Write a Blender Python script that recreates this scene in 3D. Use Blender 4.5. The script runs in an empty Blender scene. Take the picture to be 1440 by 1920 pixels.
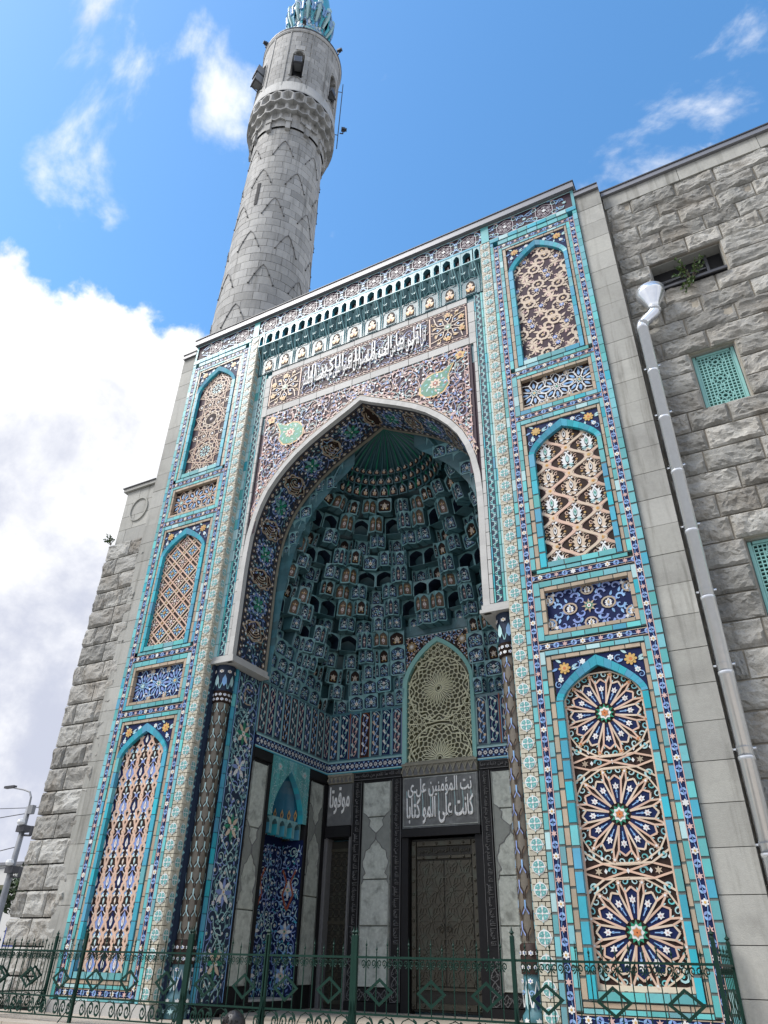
import bpy, math, random, unicodedata
from mathutils import Vector, Matrix, noise as mnoise
import numpy as np
PI = math.pi
R = math.radians
sc = bpy.context.scene
COL = sc.collection
rng = random.Random(7)

# ------------------------------------------------------------------ camera
CAM_POS = Vector((6.829, -11.0, 1.65))
cam_d = bpy.data.cameras.new('camera')
cam_d.sensor_fit = 'VERTICAL'
cam_d.sensor_height = 36.0
cam_d.lens = 36.0 * 1323.2 / 1920.0
cam_d.clip_start = 0.05
cam_d.clip_end = 3000.0
cam = bpy.data.objects.new('camera', cam_d)
COL.objects.link(cam)
rv = Vector((0.88499688, 0.46509375, 0.02164091))
uv_ = Vector((0.23498911, -0.48630533, 0.84159803))
fv = Vector((-0.40194608, 0.73972625, 0.53967067))
cam.matrix_world = Matrix(((rv.x, uv_.x, -fv.x, CAM_POS.x), (rv.y, uv_.y, -fv.y, CAM_POS.y),
                           (rv.z, uv_.z, -fv.z, CAM_POS.z), (0, 0, 0, 1)))
sc.camera = cam

# ------------------------------------------------------------------ sky, sun, exposure
SUN_EL, SUN_AZ = R(52), R(-135)      # azimuth from +Y towards +X: the sun stands behind the photographer's left, veiled
world = bpy.data.worlds.new('World')
sc.world = world
world.use_nodes = True
wn = world.node_tree
wn.nodes.clear()
def N(tree, typ, **kw):
    n = tree.nodes.new(typ)
    for k, v in kw.items():
        setattr(n, k, v)
    return n
def math_node(tree, op, a, b=None, c=None, clamp=False):
    n = N(tree, 'ShaderNodeMath', operation=op, use_clamp=clamp)
    for i, x in enumerate((a, b, c)):
        if x is None:
            continue
        if isinstance(x, (int, float)):
            n.inputs[i].default_value = x
        else:
            tree.links.new(x, n.inputs[i])
    return n.outputs[0]
def smooth(tree, x, lo, hi):
    n = N(tree, 'ShaderNodeMapRange', interpolation_type='SMOOTHSTEP')
    tree.links.new(x, n.inputs['Value'])
    n.inputs['From Min'].default_value = lo
    n.inputs['From Max'].default_value = hi
    return n.outputs['Result']
def noise_node(tree, vec, scale, detail, rough=0.55, dist=0.0):
    n = N(tree, 'ShaderNodeTexNoise')
    if vec is not None:
        tree.links.new(vec, n.inputs['Vector'])
    n.inputs['Scale'].default_value = scale
    n.inputs['Detail'].default_value = detail
    n.inputs['Roughness'].default_value = rough
    n.inputs['Distortion'].default_value = dist
    return n.outputs['Fac']
def build_sky():
    t = wn
    out = N(t, 'ShaderNodeOutputWorld')
    sky = N(t, 'ShaderNodeTexSky', sky_type='NISHITA', sun_disc=False, sun_elevation=SUN_EL,
            sun_rotation=SUN_AZ, altitude=50, air_density=1.0, dust_density=0.6, ozone_density=2.0)
    hsv = N(t, 'ShaderNodeHueSaturation')
    hsv.inputs['Hue'].default_value = 0.493
    hsv.inputs['Saturation'].default_value = SKY_SAT
    hsv.inputs['Value'].default_value = SKY_VAL
    t.links.new(sky.outputs[0], hsv.inputs['Color'])
    b1 = N(t, 'ShaderNodeBackground')
    t.links.new(hsv.outputs[0], b1.inputs[0])
    b1.inputs[1].default_value = SKY_STR
    tc = N(t, 'ShaderNodeTexCoord')
    d = tc.outputs['Generated']
    sep = N(t, 'ShaderNodeSeparateXYZ')
    t.links.new(d, sep.inputs[0])
    z = sep.outputs['Z']
    mb_ = N(t, 'ShaderNodeMapping')
    mb_.inputs['Location'].default_value = BANK_LOC
    t.links.new(d, mb_.inputs[0])
    big = noise_node(t, mb_.outputs[0], 2.6, 11, 0.56, 0.25)
    fine = noise_node(t, d, 7.5, 8, 0.6, 0.3)
    # bank of cumulus all round the horizon
    e = math_node(t, 'SUBTRACT', CLOUD_TOP, z)
    e = math_node(t, 'ADD', e, math_node(t, 'MULTIPLY', math_node(t, 'SUBTRACT', big, 0.5), 0.62))
    e = math_node(t, 'ADD', e, math_node(t, 'MULTIPLY', math_node(t, 'SUBTRACT', fine, 0.5), 0.16))
    bank = smooth(t, e, 0.0, 0.036)
    # loose wisps overhead
    mp = N(t, 'ShaderNodeMapping')
    mp.inputs['Rotation'].default_value = (0.3, 0.5, 0.9)
    mp.inputs['Location'].default_value = WISP_LOC
    mp.inputs['Scale'].default_value = (1.0, 1.45, 1.2)
    t.links.new(d, mp.inputs[0])
    wis = noise_node(t, mp.outputs[0], 3.3, 10, 0.57, 0.35)
    wisp = math_node(t, 'MULTIPLY', smooth(t, wis, 0.585, 0.72), 0.88)
    mask = math_node(t, 'MAXIMUM', bank, wisp)
    # colour of the cloud: white lit tops, grey-lavender bodies
    sh = noise_node(t, d, 4.2, 9, 0.6, 0.2)
    body = smooth(t, math_node(t, 'ADD', math_node(t, 'MULTIPLY', e, -0.95), math_node(t, 'MULTIPLY', math_node(t, 'SUBTRACT', sh, 0.5), 2.2)), -0.62, 0.02)
    mix = N(t, 'ShaderNodeMix', data_type='RGBA')
    t.links.new(body, mix.inputs['Factor'])
    mix.inputs[6].default_value = (0.52, 0.55, 0.66, 1)
    mix.inputs[7].default_value = (1.0, 1.0, 1.0, 1)
    b2 = N(t, 'ShaderNodeBackground')
    t.links.new(mix.outputs[2], b2.inputs[0])
    b2.inputs[1].default_value = CLOUD_STR
    ms = N(t, 'ShaderNodeMixShader')
    t.links.new(mask, ms.inputs[0])
    t.links.new(b1.outputs[0], ms.inputs[1])
    t.links.new(b2.outputs[0], ms.inputs[2])
    t.links.new(ms.outputs[0], out.inputs[0])
SKY_SAT, SKY_VAL, SKY_STR = 1.22, 1.35, 0.1
CLOUD_TOP, CLOUD_STR = 0.715, 0.54
WISP_LOC = (6.2, 3.5, 1.9)
BANK_LOC = (5.2, 2.2, 1.1)
build_sky()
sun_d = bpy.data.lights.new('sun', 'SUN')
sun_d.energy = 1.5
sun_d.angle = R(25)
sun_d.color = (1.0, 0.96, 0.9)
sun = bpy.data.objects.new('sun', sun_d)
COL.objects.link(sun)
sdir = Vector((math.sin(SUN_AZ) * math.cos(SUN_EL), math.cos(SUN_AZ) * math.cos(SUN_EL), math.sin(SUN_EL)))
sun.rotation_euler = sdir.to_track_quat('Z', 'Y').to_euler()
vs = sc.view_settings
vs.view_transform = 'Standard'
vs.look = 'None'
vs.gamma = 1.0
vs.use_curve_mapping = False
vs.exposure = 1.2
sc.cycles.max_bounces = 6
sc.cycles.diffuse_bounces = 3
sc.cycles.glossy_bounces = 2
sc.cycles.use_denoising = True

# ------------------------------------------------------------------ materials
MATS = {}
def mat(name, col, rough=0.5, var=0.0, hue=0.0, nscale=6.0, namp=0.0, bump=0.0, bscale=30.0, metal=0.0, spec=0.5,
        dirt=None, dscale=1.2, damt=0.0, coat=0.0, streak=0.0):
    """procedural surface: base colour, brightness and hue that vary from piece to piece, grain, dirt, fine relief"""
    m = bpy.data.materials.new(name)
    m.use_nodes = True
    t = m.node_tree
    b = t.nodes['Principled BSDF']
    b.inputs['Roughness'].default_value = rough
    b.inputs['Metallic'].default_value = metal
    b.inputs['Specular IOR Level'].default_value = spec
    if coat:
        b.inputs['Coat Weight'].default_value = coat
    rgb = N(t, 'ShaderNodeRGB')
    rgb.outputs[0].default_value = (*col, 1)
    c = rgb.outputs[0]
    geo = N(t, 'ShaderNodeNewGeometry')
    tc = N(t, 'ShaderNodeTexCoord')
    pos = geo.outputs['Position']
    if var or hue:
        oi = N(t, 'ShaderNodeObjectInfo')
        r = math_node(t, 'FRACT', math_node(t, 'ADD', geo.outputs['Random Per Island'], oi.outputs['Random']))
        r2 = math_node(t, 'FRACT', math_node(t, 'MULTIPLY', r, 7.31))
        h = N(t, 'ShaderNodeHueSaturation')
        t.links.new(c, h.inputs['Color'])
        t.links.new(math_node(t, 'MULTIPLY_ADD', r, 2 * var, 1 - var), h.inputs['Value'])
        t.links.new(math_node(t, 'MULTIPLY_ADD', r2, 2 * hue, 0.5 - hue), h.inputs['Hue'])
        t.links.new(math_node(t, 'MULTIPLY_ADD', r2, -var, 1.0 + var * .5), h.inputs['Saturation'])
        c = h.outputs[0]
    if namp:
        nf = noise_node(t, pos, nscale, 6, 0.62)
        mx = N(t, 'ShaderNodeMix', data_type='RGBA', blend_type='MULTIPLY')
        mx.inputs['Factor'].default_value = 1.0
        t.links.new(c, mx.inputs[6])
        g = math_node(t, 'MULTIPLY_ADD', nf, 2 * namp, 1 - namp)
        cb = N(t, 'ShaderNodeCombineColor')
        for i in range(3):
            t.links.new(g, cb.inputs[i])
        t.links.new(cb.outputs[0], mx.inputs[7])
        c = mx.outputs[2]
    if dirt is not None:
        df = noise_node(t, pos, dscale, 8, 0.65, 0.4)
        mx = N(t, 'ShaderNodeMix', data_type='RGBA')
        t.links.new(math_node(t, 'MULTIPLY', smooth(t, df, 0.45, 0.75), damt), mx.inputs['Factor'])
        t.links.new(c, mx.inputs[6])
        mx.inputs[7].default_value = (*dirt, 1)
        c = mx.outputs[2]
    if streak:
        mp = N(t, 'ShaderNodeMapping')
        mp.inputs['Scale'].default_value = (3.2, 3.2, 0.22)
        t.links.new(pos, mp.inputs[0])
        sf = noise_node(t, mp.outputs[0], 1.6, 7, 0.62, 0.2)
        mx = N(t, 'ShaderNodeMix', data_type='RGBA', blend_type='MULTIPLY')
        t.links.new(math_node(t, 'MULTIPLY', smooth(t, sf, 0.50, 0.74), streak), mx.inputs['Factor'])
        t.links.new(c, mx.inputs[6])
        mx.inputs[7].default_value = (0.42, 0.41, 0.38, 1)
        c = mx.outputs[2]
    t.links.new(c, b.inputs['Base Color'])
    if bump:
        bn = noise_node(t, pos, bscale, 5, 0.65)
        bp = N(t, 'ShaderNodeBump')
        bp.inputs['Strength'].default_value = bump
        bp.inputs['Distance'].default_value = 0.02
        t.links.new(bn, bp.inputs['Height'])
        t.links.new(bp.outputs[0], b.inputs['Normal'])
    MATS[name] = m
    return m
GL = dict(rough=0.34, spec=0.32, namp=0.10, nscale=9.0)
TURQ = mat('turquoise_glaze', (0.15, 0.46, 0.48), var=0.22, hue=0.02, dirt=(0.16, 0.22, 0.20), damt=0.4, **GL)
TURQB = mat('cyan_blue_glaze', (0.065, 0.38, 0.50), var=0.15, hue=0.02, dirt=(0.10, 0.2, 0.22), damt=0.35, **GL)
TAN = mat('tan_glaze', (0.45, 0.36, 0.26), var=0.15, hue=0.01, dirt=(0.22, 0.18, 0.14), damt=0.4, **GL)
STRAP = mat('pinkish_strap_tile', (0.64, 0.44, 0.33), var=0.10, **GL)
STRAPY = mat('buff_strap_tile', (0.66, 0.53, 0.40), var=0.10, **GL)
CREAM = mat('cream_tile', (0.50, 0.47, 0.37), var=0.14, hue=0.01, dirt=(0.25, 0.24, 0.18), damt=0.35, **GL)
WHITE = mat('white_glaze', (0.74, 0.74, 0.72), var=0.08, **GL)
GD = dict(rough=0.5, spec=0.12, namp=0.15, nscale=9.0)
DARK = mat('black_brown_ground', (0.036, 0.022, 0.018), **GD)
PURP = mat('aubergine_ground', (0.070, 0.046, 0.058), **GD)
NAVY = mat('navy_ground', (0.012, 0.020, 0.075), **GD)
LBLUE = mat('light_blue_glaze', (0.24, 0.42, 0.68), var=0.15, **GL)
CORN = mat('cornflower_glaze', (0.22, 0.30, 0.58), var=0.12, **GL)
PALE = mat('pale_aqua_glaze', (0.42, 0.62, 0.62), var=0.10, **GL)
PINK = mat('pink_glaze', (0.62, 0.42, 0.38), var=0.10, **GL)
RED = mat('brick_red_glaze', (0.32, 0.09, 0.05), **GL)
GREEN = mat('green_glaze', (0.03, 0.24, 0.14), var=0.15, **GL)
BED = mat('joint_mortar', (0.13, 0.15, 0.14), rough=0.85, namp=0.3, nscale=20)
AQUA = mat('soft_aqua_glaze', (0.15, 0.38, 0.36), var=0.10, **GL)
GOLD = mat('ochre_glaze', (0.62, 0.40, 0.14), var=0.12, **GL)
ORANGE = mat('orange_glaze', (0.58, 0.20, 0.07), **GL)
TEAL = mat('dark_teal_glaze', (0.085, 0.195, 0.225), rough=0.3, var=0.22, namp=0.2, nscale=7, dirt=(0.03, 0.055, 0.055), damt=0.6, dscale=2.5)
TEALL = mat('teal_rib_glaze', (0.22, 0.43, 0.45), rough=0.3, var=0.15, namp=0.2, nscale=7, dirt=(0.05, 0.09, 0.09), damt=0.4, dscale=3)
DBLUE = mat('deep_blue_glaze', (0.02, 0.15, 0.25), rough=0.25, var=0.12, namp=0.2, nscale=7)
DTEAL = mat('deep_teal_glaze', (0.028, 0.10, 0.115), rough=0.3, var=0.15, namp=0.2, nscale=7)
LILAC = mat('pale_lilac_glaze', (0.50, 0.44, 0.46), var=0.10, **GL)
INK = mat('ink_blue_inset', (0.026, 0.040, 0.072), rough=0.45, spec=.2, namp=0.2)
BROWN = mat('brown_tile', (0.13, 0.09, 0.055), rough=0.4, namp=0.25, nscale=12)
COLUMN = mat('grey_ochre_tile', (0.15, 0.13, 0.10), rough=0.4, var=.12, namp=0.3, nscale=14)
WSTONE = mat('white_stone', (0.47, 0.465, 0.44), rough=0.55, var=0.10, namp=0.12, nscale=4, dirt=(0.30, 0.30, 0.27), damt=0.45, bump=0.15)
GSMOOTH = mat('sawn_granite', (0.385, 0.38, 0.34), rough=0.7, streak=0.75, var=0.16, namp=0.16, nscale=18, dirt=(0.20, 0.195, 0.175), damt=0.55, dscale=0.9, bump=0.25, bscale=60)
GROUGH = mat('rock_faced_granite', (0.37, 0.36, 0.325), rough=0.85, streak=0.5, var=0.30, hue=.010, namp=0.38, nscale=22, dirt=(0.23, 0.19, 0.14), damt=0.6, dscale=1.3, bump=1.0, bscale=34)
MORTAR = mat('mortar', (0.40, 0.36, 0.29), rough=0.9, namp=0.3, nscale=8, dirt=(0.12, 0.11, 0.10), damt=0.8, dscale=0.8, bump=0.4)
MINA = mat('minaret_granite', (0.40, 0.395, 0.37), rough=0.75, streak=0.75, var=0.22, namp=0.15, nscale=14, dirt=(0.25, 0.245, 0.225), damt=0.5, dscale=0.8, bump=0.3, bscale=40)
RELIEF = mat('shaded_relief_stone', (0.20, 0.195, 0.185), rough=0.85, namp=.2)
JOINT = mat('dark_joint', (0.10, 0.10, 0.095), rough=0.9)
MARB = mat('grey_green_marble', (0.47, 0.50, 0.45), rough=0.5, var=0.06, namp=0.45, nscale=17, dirt=(0.16, 0.17, 0.15), damt=0.8, dscale=4.5, bump=0.35, bscale=50)
MARBD = mat('marble_break_grey', (0.22, 0.235, 0.215), rough=0.6, namp=0.3, nscale=9)
BLACK = mat('black_polished_stone', (0.016, 0.016, 0.017), rough=0.45, spec=.2, namp=0.3, nscale=10)
CARVE = mat('grey_carved_stone', (0.15, 0.15, 0.15), rough=0.6, spec=.25, namp=0.3, nscale=14)
SLATE = mat('slate_slab', (0.13, 0.135, 0.135), rough=0.5, spec=.25, namp=0.3, nscale=7, dirt=(0.30, 0.31, 0.31), damt=0.7, dscale=3)
LETTER = mat('whitened_letters', (0.85, 0.85, 0.83), rough=0.6, namp=0.25, nscale=10)
OLDST = mat('weathered_limestone', (0.27, 0.255, 0.20), rough=0.8, namp=0.35, nscale=9, bump=0.4)
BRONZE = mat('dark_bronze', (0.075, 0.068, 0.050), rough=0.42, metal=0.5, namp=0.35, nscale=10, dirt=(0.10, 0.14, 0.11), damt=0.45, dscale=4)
BRONZD = mat('bronze_ground', (0.034, 0.032, 0.026), rough=0.5, metal=0.4, namp=0.3)  # darker bronze for the door grounds behind the relief
IRON = mat('green_painted_iron', (0.006, 0.032, 0.022), rough=0.5, spec=.2, namp=0.25, nscale=20, bump=0.1, bscale=120)
ZINC = mat('galvanised_steel', (0.86, 0.89, 0.92), rough=0.20, metal=0.72, namp=0.12, nscale=14)
CAPM = mat('pale_sheet_metal', (0.22, 0.22, 0.23), rough=0.45, metal=0.3, namp=0.1)
EDGE = mat('dark_metal_edge', (0.05, 0.05, 0.055), rough=0.5)
GRILL = mat('aqua_painted_grille', (0.24, 0.50, 0.46), rough=0.5, namp=0.12, nscale=10)
GRILD = mat('dark_teal_backing', (0.04, 0.10, 0.10), rough=0.6)  # dark teal sheet behind the window lattice
TRAC = mat('cream_tracery', (0.74, 0.72, 0.50), rough=0.55, namp=0.15)
PANE = mat('olive_glass', (0.115, 0.11, 0.055), rough=0.15, namp=0.25, nscale=3)
VOIDM = mat('dark_interior', (0.012, 0.012, 0.013), rough=0.8)
PLASTIC = mat('grey_plastic', (0.22, 0.225, 0.23), rough=0.5)
ASPH = mat('paving_ground', (0.25, 0.24, 0.22), rough=0.9, namp=0.25, nscale=3, bump=0.3)
PAVE = mat('beige_stone_paving', (0.42, 0.36, 0.29), rough=0.8, var=0.08, namp=0.2, nscale=5, bump=0.2)
LEAFM = mat('leaf_green', (0.06, 0.11, 0.025), rough=0.6, var=0.35, hue=0.03)
LEAFD = mat('tree_leaf', (0.035, 0.065, 0.02), rough=0.6, var=0.4, hue=0.02)
BARK = mat('bark', (0.09, 0.07, 0.05), rough=0.9, namp=0.3)
SKIN = mat('skin', (0.58, 0.34, 0.24), rough=0.5, namp=0.05)
HAIR = mat('black_hair', (0.012, 0.010, 0.009), rough=0.45, namp=0.3, nscale=60)
SHIRT = mat('dark_shirt', (0.05, 0.06, 0.09), rough=0.8, namp=0.1)
TROUS = mat('grey_trousers', (0.10, 0.10, 0.11), rough=0.85, namp=0.1)
POLE = mat('weathered_pole', (0.22, 0.23, 0.245), rough=0.55, namp=0.4, nscale=3, dirt=(0.08, 0.08, 0.08), damt=0.7)
PLAST = mat('white_render', (0.62, 0.61, 0.58), rough=0.8, namp=0.1)
SIGNB = mat('blue_board', (0.03, 0.06, 0.28), rough=0.4, namp=.1)

# ------------------------------------------------------------------ mesh helpers
def setp(o, p):
    if p is not None:
        o.parent = p
        o.matrix_parent_inverse = p.matrix_basis.inverted()
class MB:
    """collects faces and links them as one mesh object"""
    def __init__(s):
        s.v, s.f, s.m, s.mats = [], [], [], []
    def mi(s, m):
        if m not in s.mats:
            s.mats.append(m)
        return s.mats.index(m)
    def add(s, verts, faces, m):
        b = len(s.v)
        s.v.extend(verts)
        s.f.extend([tuple([i + b for i in f]) for f in faces])
        s.m.extend([s.mi(m)] * len(faces))
    def box(s, a, b, m, skip=()):
        x0, y0, z0 = [min(a[i], b[i]) for i in range(3)]
        x1, y1, z1 = [max(a[i], b[i]) for i in range(3)]
        v = [(x0, y0, z0), (x1, y0, z0), (x1, y1, z0), (x0, y1, z0), (x0, y0, z1), (x1, y0, z1), (x1, y1, z1), (x0, y1, z1)]
        f = [(0, 3, 2, 1), (4, 5, 6, 7), (0, 1, 5, 4), (1, 2, 6, 5), (2, 3, 7, 6), (3, 0, 4, 7)]
        s.add(v, [q for i, q in enumerate(f) if i not in skip], m)
    def tube(s, pts, rad, m, n=6, cap=True):
        """round bar along a polyline; rad is a number or one per point"""
        P = [Vector(p) for p in pts]
        rr = rad if isinstance(rad, (list, tuple)) else [rad] * len(P)
        v, f = [], []
        ref = None
        for i, p in enumerate(P):
            t = (P[min(i + 1, len(P) - 1)] - P[max(i - 1, 0)]).normalized()
            if ref is None:
                ref = Vector((0, 0, 1)) if abs(t.z) < 0.9 else Vector((1, 0, 0))
            a = t.cross(ref)
            if a.length < 1e-6:
                a = t.cross(Vector((0, 1, 0)))
            a.normalize()
            b = t.cross(a)
            ref = -b if False else ref
            for k in range(n):
                c_, s_ = math.cos(2 * PI * k / n), math.sin(2 * PI * k / n)
                v.append(tuple(p + (a * c_ + b * s_) * rr[i]))
        for i in range(len(P) - 1):
            for k in range(n):
                k2 = (k + 1) % n
                f.append((i * n + k, i * n + k2, (i + 1) * n + k2, (i + 1) * n + k))
        if cap:
            f.append(tuple(range(n)))
            f.append(tuple(range((len(P) - 1) * n, len(P) * n)))
        s.add(v, f, m)
    def lathe(s, prof, m, c=(0, 0, 0), n=16, a0=0.0, a1=2 * PI):
        """profile [(r, z)] turned round the vertical axis through c"""
        full = abs(a1 - a0 - 2 * PI) < 1e-6
        k = n if full else n + 1
        v = []
        for r, z in prof:
            for i in range(k):
                a = a0 + (a1 - a0) * i / n
                v.append((c[0] + r * math.cos(a), c[1] + r * math.sin(a), c[2] + z))
        f = []
        for j in range(len(prof) - 1):
            for i in range(n):
                i2 = (i + 1) % k
                f.append((j * k + i, j * k + i2, (j + 1) * k + i2, (j + 1) * k + i))
        s.add(v, f, m)
    def mesh(s, name, smooth=False):
        me = bpy.data.meshes.new(name)
        me.from_pydata(s.v, [], s.f)
        for m in s.mats:
            me.materials.append(m)
        if s.m and len(s.mats) > 1:
            me.polygons.foreach_set('material_index', s.m)
        if smooth:
            me.polygons.foreach_set('use_smooth', [True] * len(me.polygons))
        me.update()
        return me
    def build(s, name, parent=None, smooth=False, kind=None):
        if not s.f:
            return None
        return link(name, s.mesh(name, smooth), parent, None, kind)
def link(name, me, parent=None, M=None, kind=None):
    o = bpy.data.objects.new(name, me)
    COL.objects.link(o)
    if M is not None:
        o.matrix_basis = M
    setp(o, parent)
    if kind:
        o['kind'] = kind
    return o
def tag(o, label, cat, group=None, kind=None):
    o['label'] = label
    o['category'] = cat
    if group:
        o['group'] = group
    if kind:
        o['kind'] = kind
    return o
def thing(name, label, cat, loc=(0, 0, 0), group=None):
    o = bpy.data.objects.new(name, None)
    o.empty_display_size = 0.2
    COL.objects.link(o)
    o.matrix_basis = Matrix.Translation(loc)
    return tag(o, label, cat, group)
def MX(loc, X=(1, 0, 0), Y=(0, 1, 0), Z=(0, 0, 1), s=(1, 1, 1)):
    X, Y, Z = Vector(X) * s[0], Vector(Y) * s[1], Vector(Z) * s[2]
    return Matrix(((X.x, Y.x, Z.x, loc[0]), (X.y, Y.y, Z.y, loc[1]), (X.z, Y.z, Z.z, loc[2]), (0, 0, 0, 1)))

# ------------------------------------------------------------------ flat pattern work laid on a surface
def plane(O, U=(1, 0, 0), V=(0, 0, 1), W=(0, -1, 0)):
    """surface coordinates: u right, v up, w out of the wall"""
    def f(u, v, w):
        return (O[0] + u * U[0] + v * V[0] + w * W[0], O[1] + u * U[1] + v * V[1] + w * W[1], O[2] + u * U[2] + v * V[2] + w * W[2])
    return f
class Pat:
    def __init__(s, mb, fr, inside=None, w=0.0, h=0.012, sides=True):
        s.mb, s.fr, s.inside, s.w, s.h, s.sides = mb, fr, inside, w, h, sides
    kk = 0
    def lift(s):
        """each piece stands a hair higher or lower than its neighbours, so that no two tops lie in one plane"""
        Pat.kk = (Pat.kk + 1) % 23
        return Pat.kk * 0.00022 * (1.0 if s.h <= .05 else s.h / .012)
    def ok(s, p):
        return s.inside is None or s.inside(p[0], p[1])
    def poly(s, pts, m, dw=0.0, clip=True, sides=None):
        n = len(pts)
        if clip and s.inside is not None:
            cx = sum(p[0] for p in pts) / n
            cy = sum(p[1] for p in pts) / n
            if not s.inside(cx, cy):
                return
        w1 = s.w + s.h + dw + s.lift()
        v = [s.fr(p[0], p[1], w1) for p in pts]
        f = [tuple(range(n))]
        if s.sides if sides is None else sides:
            v += [s.fr(p[0], p[1], s.w) for p in pts]
            f += [(i, (i + 1) % n, n + (i + 1) % n, n + i) for i in range(n)]
        s.mb.add(v, f, m)
    def rib(s, pts, wd, m, dw=0.0, closed=False, clip=True, sides=None, taper=False):
        pts = list(pts)
        if closed:
            pts = pts + [pts[0], pts[1]]
        n = len(pts)
        L, Rr = [], []
        for i in range(n):
            a = pts[max(i - 1, 0)]
            b = pts[min(i + 1, n - 1)]
            dx, dy = b[0] - a[0], b[1] - a[1]
            l = math.hypot(dx, dy) or 1e-9
            k = wd * 0.5
            if taper:
                k *= 1.0 - 0.75 * i / (n - 1)
            nx, ny = -dy / l * k, dx / l * k
            L.append((pts[i][0] + nx, pts[i][1] + ny))
            Rr.append((pts[i][0] - nx, pts[i][1] - ny))
        w1 = s.w + s.h + dw + s.lift()
        sd = s.sides if sides is None else sides
        run = []
        rest = n - (1 if closed else 0)
        for i in range(rest):
            good = i < rest - 1 and ((not clip) or s.ok(((pts[i][0] + pts[i + 1][0]) / 2, (pts[i][1] + pts[i + 1][1]) / 2)))
            if good:
                if not run:
                    run = [i]
                run.append(i + 1)
            elif run:
                k = len(run)
                v = [s.fr(*L[j], w1) for j in run] + [s.fr(*Rr[j], w1) for j in run]
                f = [(j, j + 1, k + j + 1, k + j) for j in range(k - 1)]
                if sd:
                    v += [s.fr(*L[j], s.w) for j in run] + [s.fr(*Rr[j], s.w) for j in run]
                    f += [(j, j + 1, 2 * k + j + 1, 2 * k + j) for j in range(k - 1)]
                    f += [(k + j, k + j + 1, 3 * k + j + 1, 3 * k + j) for j in range(k - 1)]
                s.mb.add(v, f, m)
                run = []
    def disc(s, c, r, m, n=8, dw=0.0, rot=0.0, sides=False, clip=True):
        s.poly([(c[0] + r * math.cos(rot + 2 * PI * k / n), c[1] + r * math.sin(rot + 2 * PI * k / n)) for k in range(n)], m, dw, clip, sides)
    def star(s, c, r1, r2, n, m, rot=PI / 2, dw=0.0, sides=False, clip=True):
        s.poly([(c[0] + (r1 if k % 2 == 0 else r2) * math.cos(rot + PI * k / n), c[1] + (r1 if k % 2 == 0 else r2) * math.sin(rot + PI * k / n))
                for k in range(2 * n)], m, dw, clip, sides)
    def flower(s, c, r, n, m, core, rot=PI / 2, dw=0.0, clip=True):
        """lobed flower with a core"""
        if clip and not s.ok(c):
            return
        pts = []
        for k in range(n * 4):
            a = rot + 2 * PI * k / (n * 4)
            q = (1.0, 0.92, 0.62, 0.92)[k % 4]
            pts.append((c[0] + r * q * math.cos(a), c[1] + r * q * math.sin(a)))
        s.poly(pts, m, dw, False, False)
        s.disc(c, r * 0.36, core, 6, dw + 0.003, clip=False)
    def leaf(s, c, ang, l, wd, m, dw=0.0, clip=True):
        ca, sa = math.cos(ang), math.sin(ang)
        q = [(0, 0), (.3, .42), (.62, .36), (1, 0), (.62, -.36), (.3, -.42)]
        pts = [(c[0] + (x * l) * ca - (y * wd) * sa, c[1] + (x * l) * sa + (y * wd) * ca) for x, y in q]
        s.poly(pts, m, dw, clip, False)
    def spiral(s, c, r, turns, a0, wd, m, hand=1, dw=0.0, clip=True, n=None, inner=0.12):
        n = n or max(8, int(turns * 11))
        pts = []
        for i in range(n + 1):
            t = i / n
            rr = r * (1 - (1 - inner) * t)
            a = a0 + hand * turns * 2 * PI * t
            pts.append((c[0] + rr * math.cos(a), c[1] + rr * math.sin(a)))
        s.rib(pts, wd, m, dw, clip=clip, taper=True, sides=False)
    def curve(s, p0, p1, bend, wd, m, n=7, dw=0.0, clip=True):
        dx, dy = p1[0] - p0[0], p1[1] - p0[1]
        pts = []
        for i in range(n + 1):
            t = i / n
            o = bend * math.sin(2 * PI * t) if False else bend * math.sin(PI * t)
            pts.append((p0[0] + dx * t - dy * o, p0[1] + dy * t + dx * o))
        s.rib(pts, wd, m, dw, clip=clip, sides=False)
    def palmette(s, c, r, ms, ang=PI / 2, dw=0.0, clip=True):
        """split palmette: pairs of curling leaves round a drop"""
        if clip and not s.ok(c):
            return
        a, b, d = ms
        ca, sa = math.cos(ang - PI / 2), math.sin(ang - PI / 2)
        T = lambda x, y: (c[0] + (x * ca - y * sa) * r, c[1] + (x * sa + y * ca) * r)
        for sg in (1, -1):
            s.poly([T(sg * x, y) for x, y in ((0.02, -.7), (.42, -.82), (.7, -.45), (.5, -.35), (.78, .1), (.5, .12), (.6, .5), (.3, .4), (.0, .95), (.0, .6), (.25, .1), (.2, -.4))], a, dw, False, False)
            s.leaf(T(sg * .15, -.75), ang - PI / 2 + (PI / 2 + sg * -1.9), r * .55, r * .3, b, dw, False)
        s.poly([T(x, y) for x, y in ((0, .52), (.2, .05), (.16, -.3), (0, -.5), (-.16, -.3), (-.2, .05))], b, dw + .002, False, False)
        s.poly([T(x, y) for x, y in ((0, .25), (.1, .0), (0, -.25), (-.1, .0))], d, dw + .005, False, False)
def arch_pts(a, zs, h, n=10, k=0.42):
    """pointed arch from the left spring over the apex to the right spring"""
    q = []
    for i in range(n + 1):
        t = PI / 2 * i / n
        q.append((a * math.sin(t), zs + h * (1 - k * math.sin(t) - (1 - k) * (1 - math.cos(t)))))
    return [(-x, z) for x, z in reversed(q)] + q[1:]
def in_arch(a, z0, zs, h, k=0.42):
    def f(u, v):
        u = abs(u)
        if u > a or v < z0:
            return False
        if v <= zs:
            return True
        q = u / a
        return v < zs + h * (1 - k * q - (1 - k) * (1 - math.sqrt(max(0, 1 - q * q))))
    return f
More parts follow.
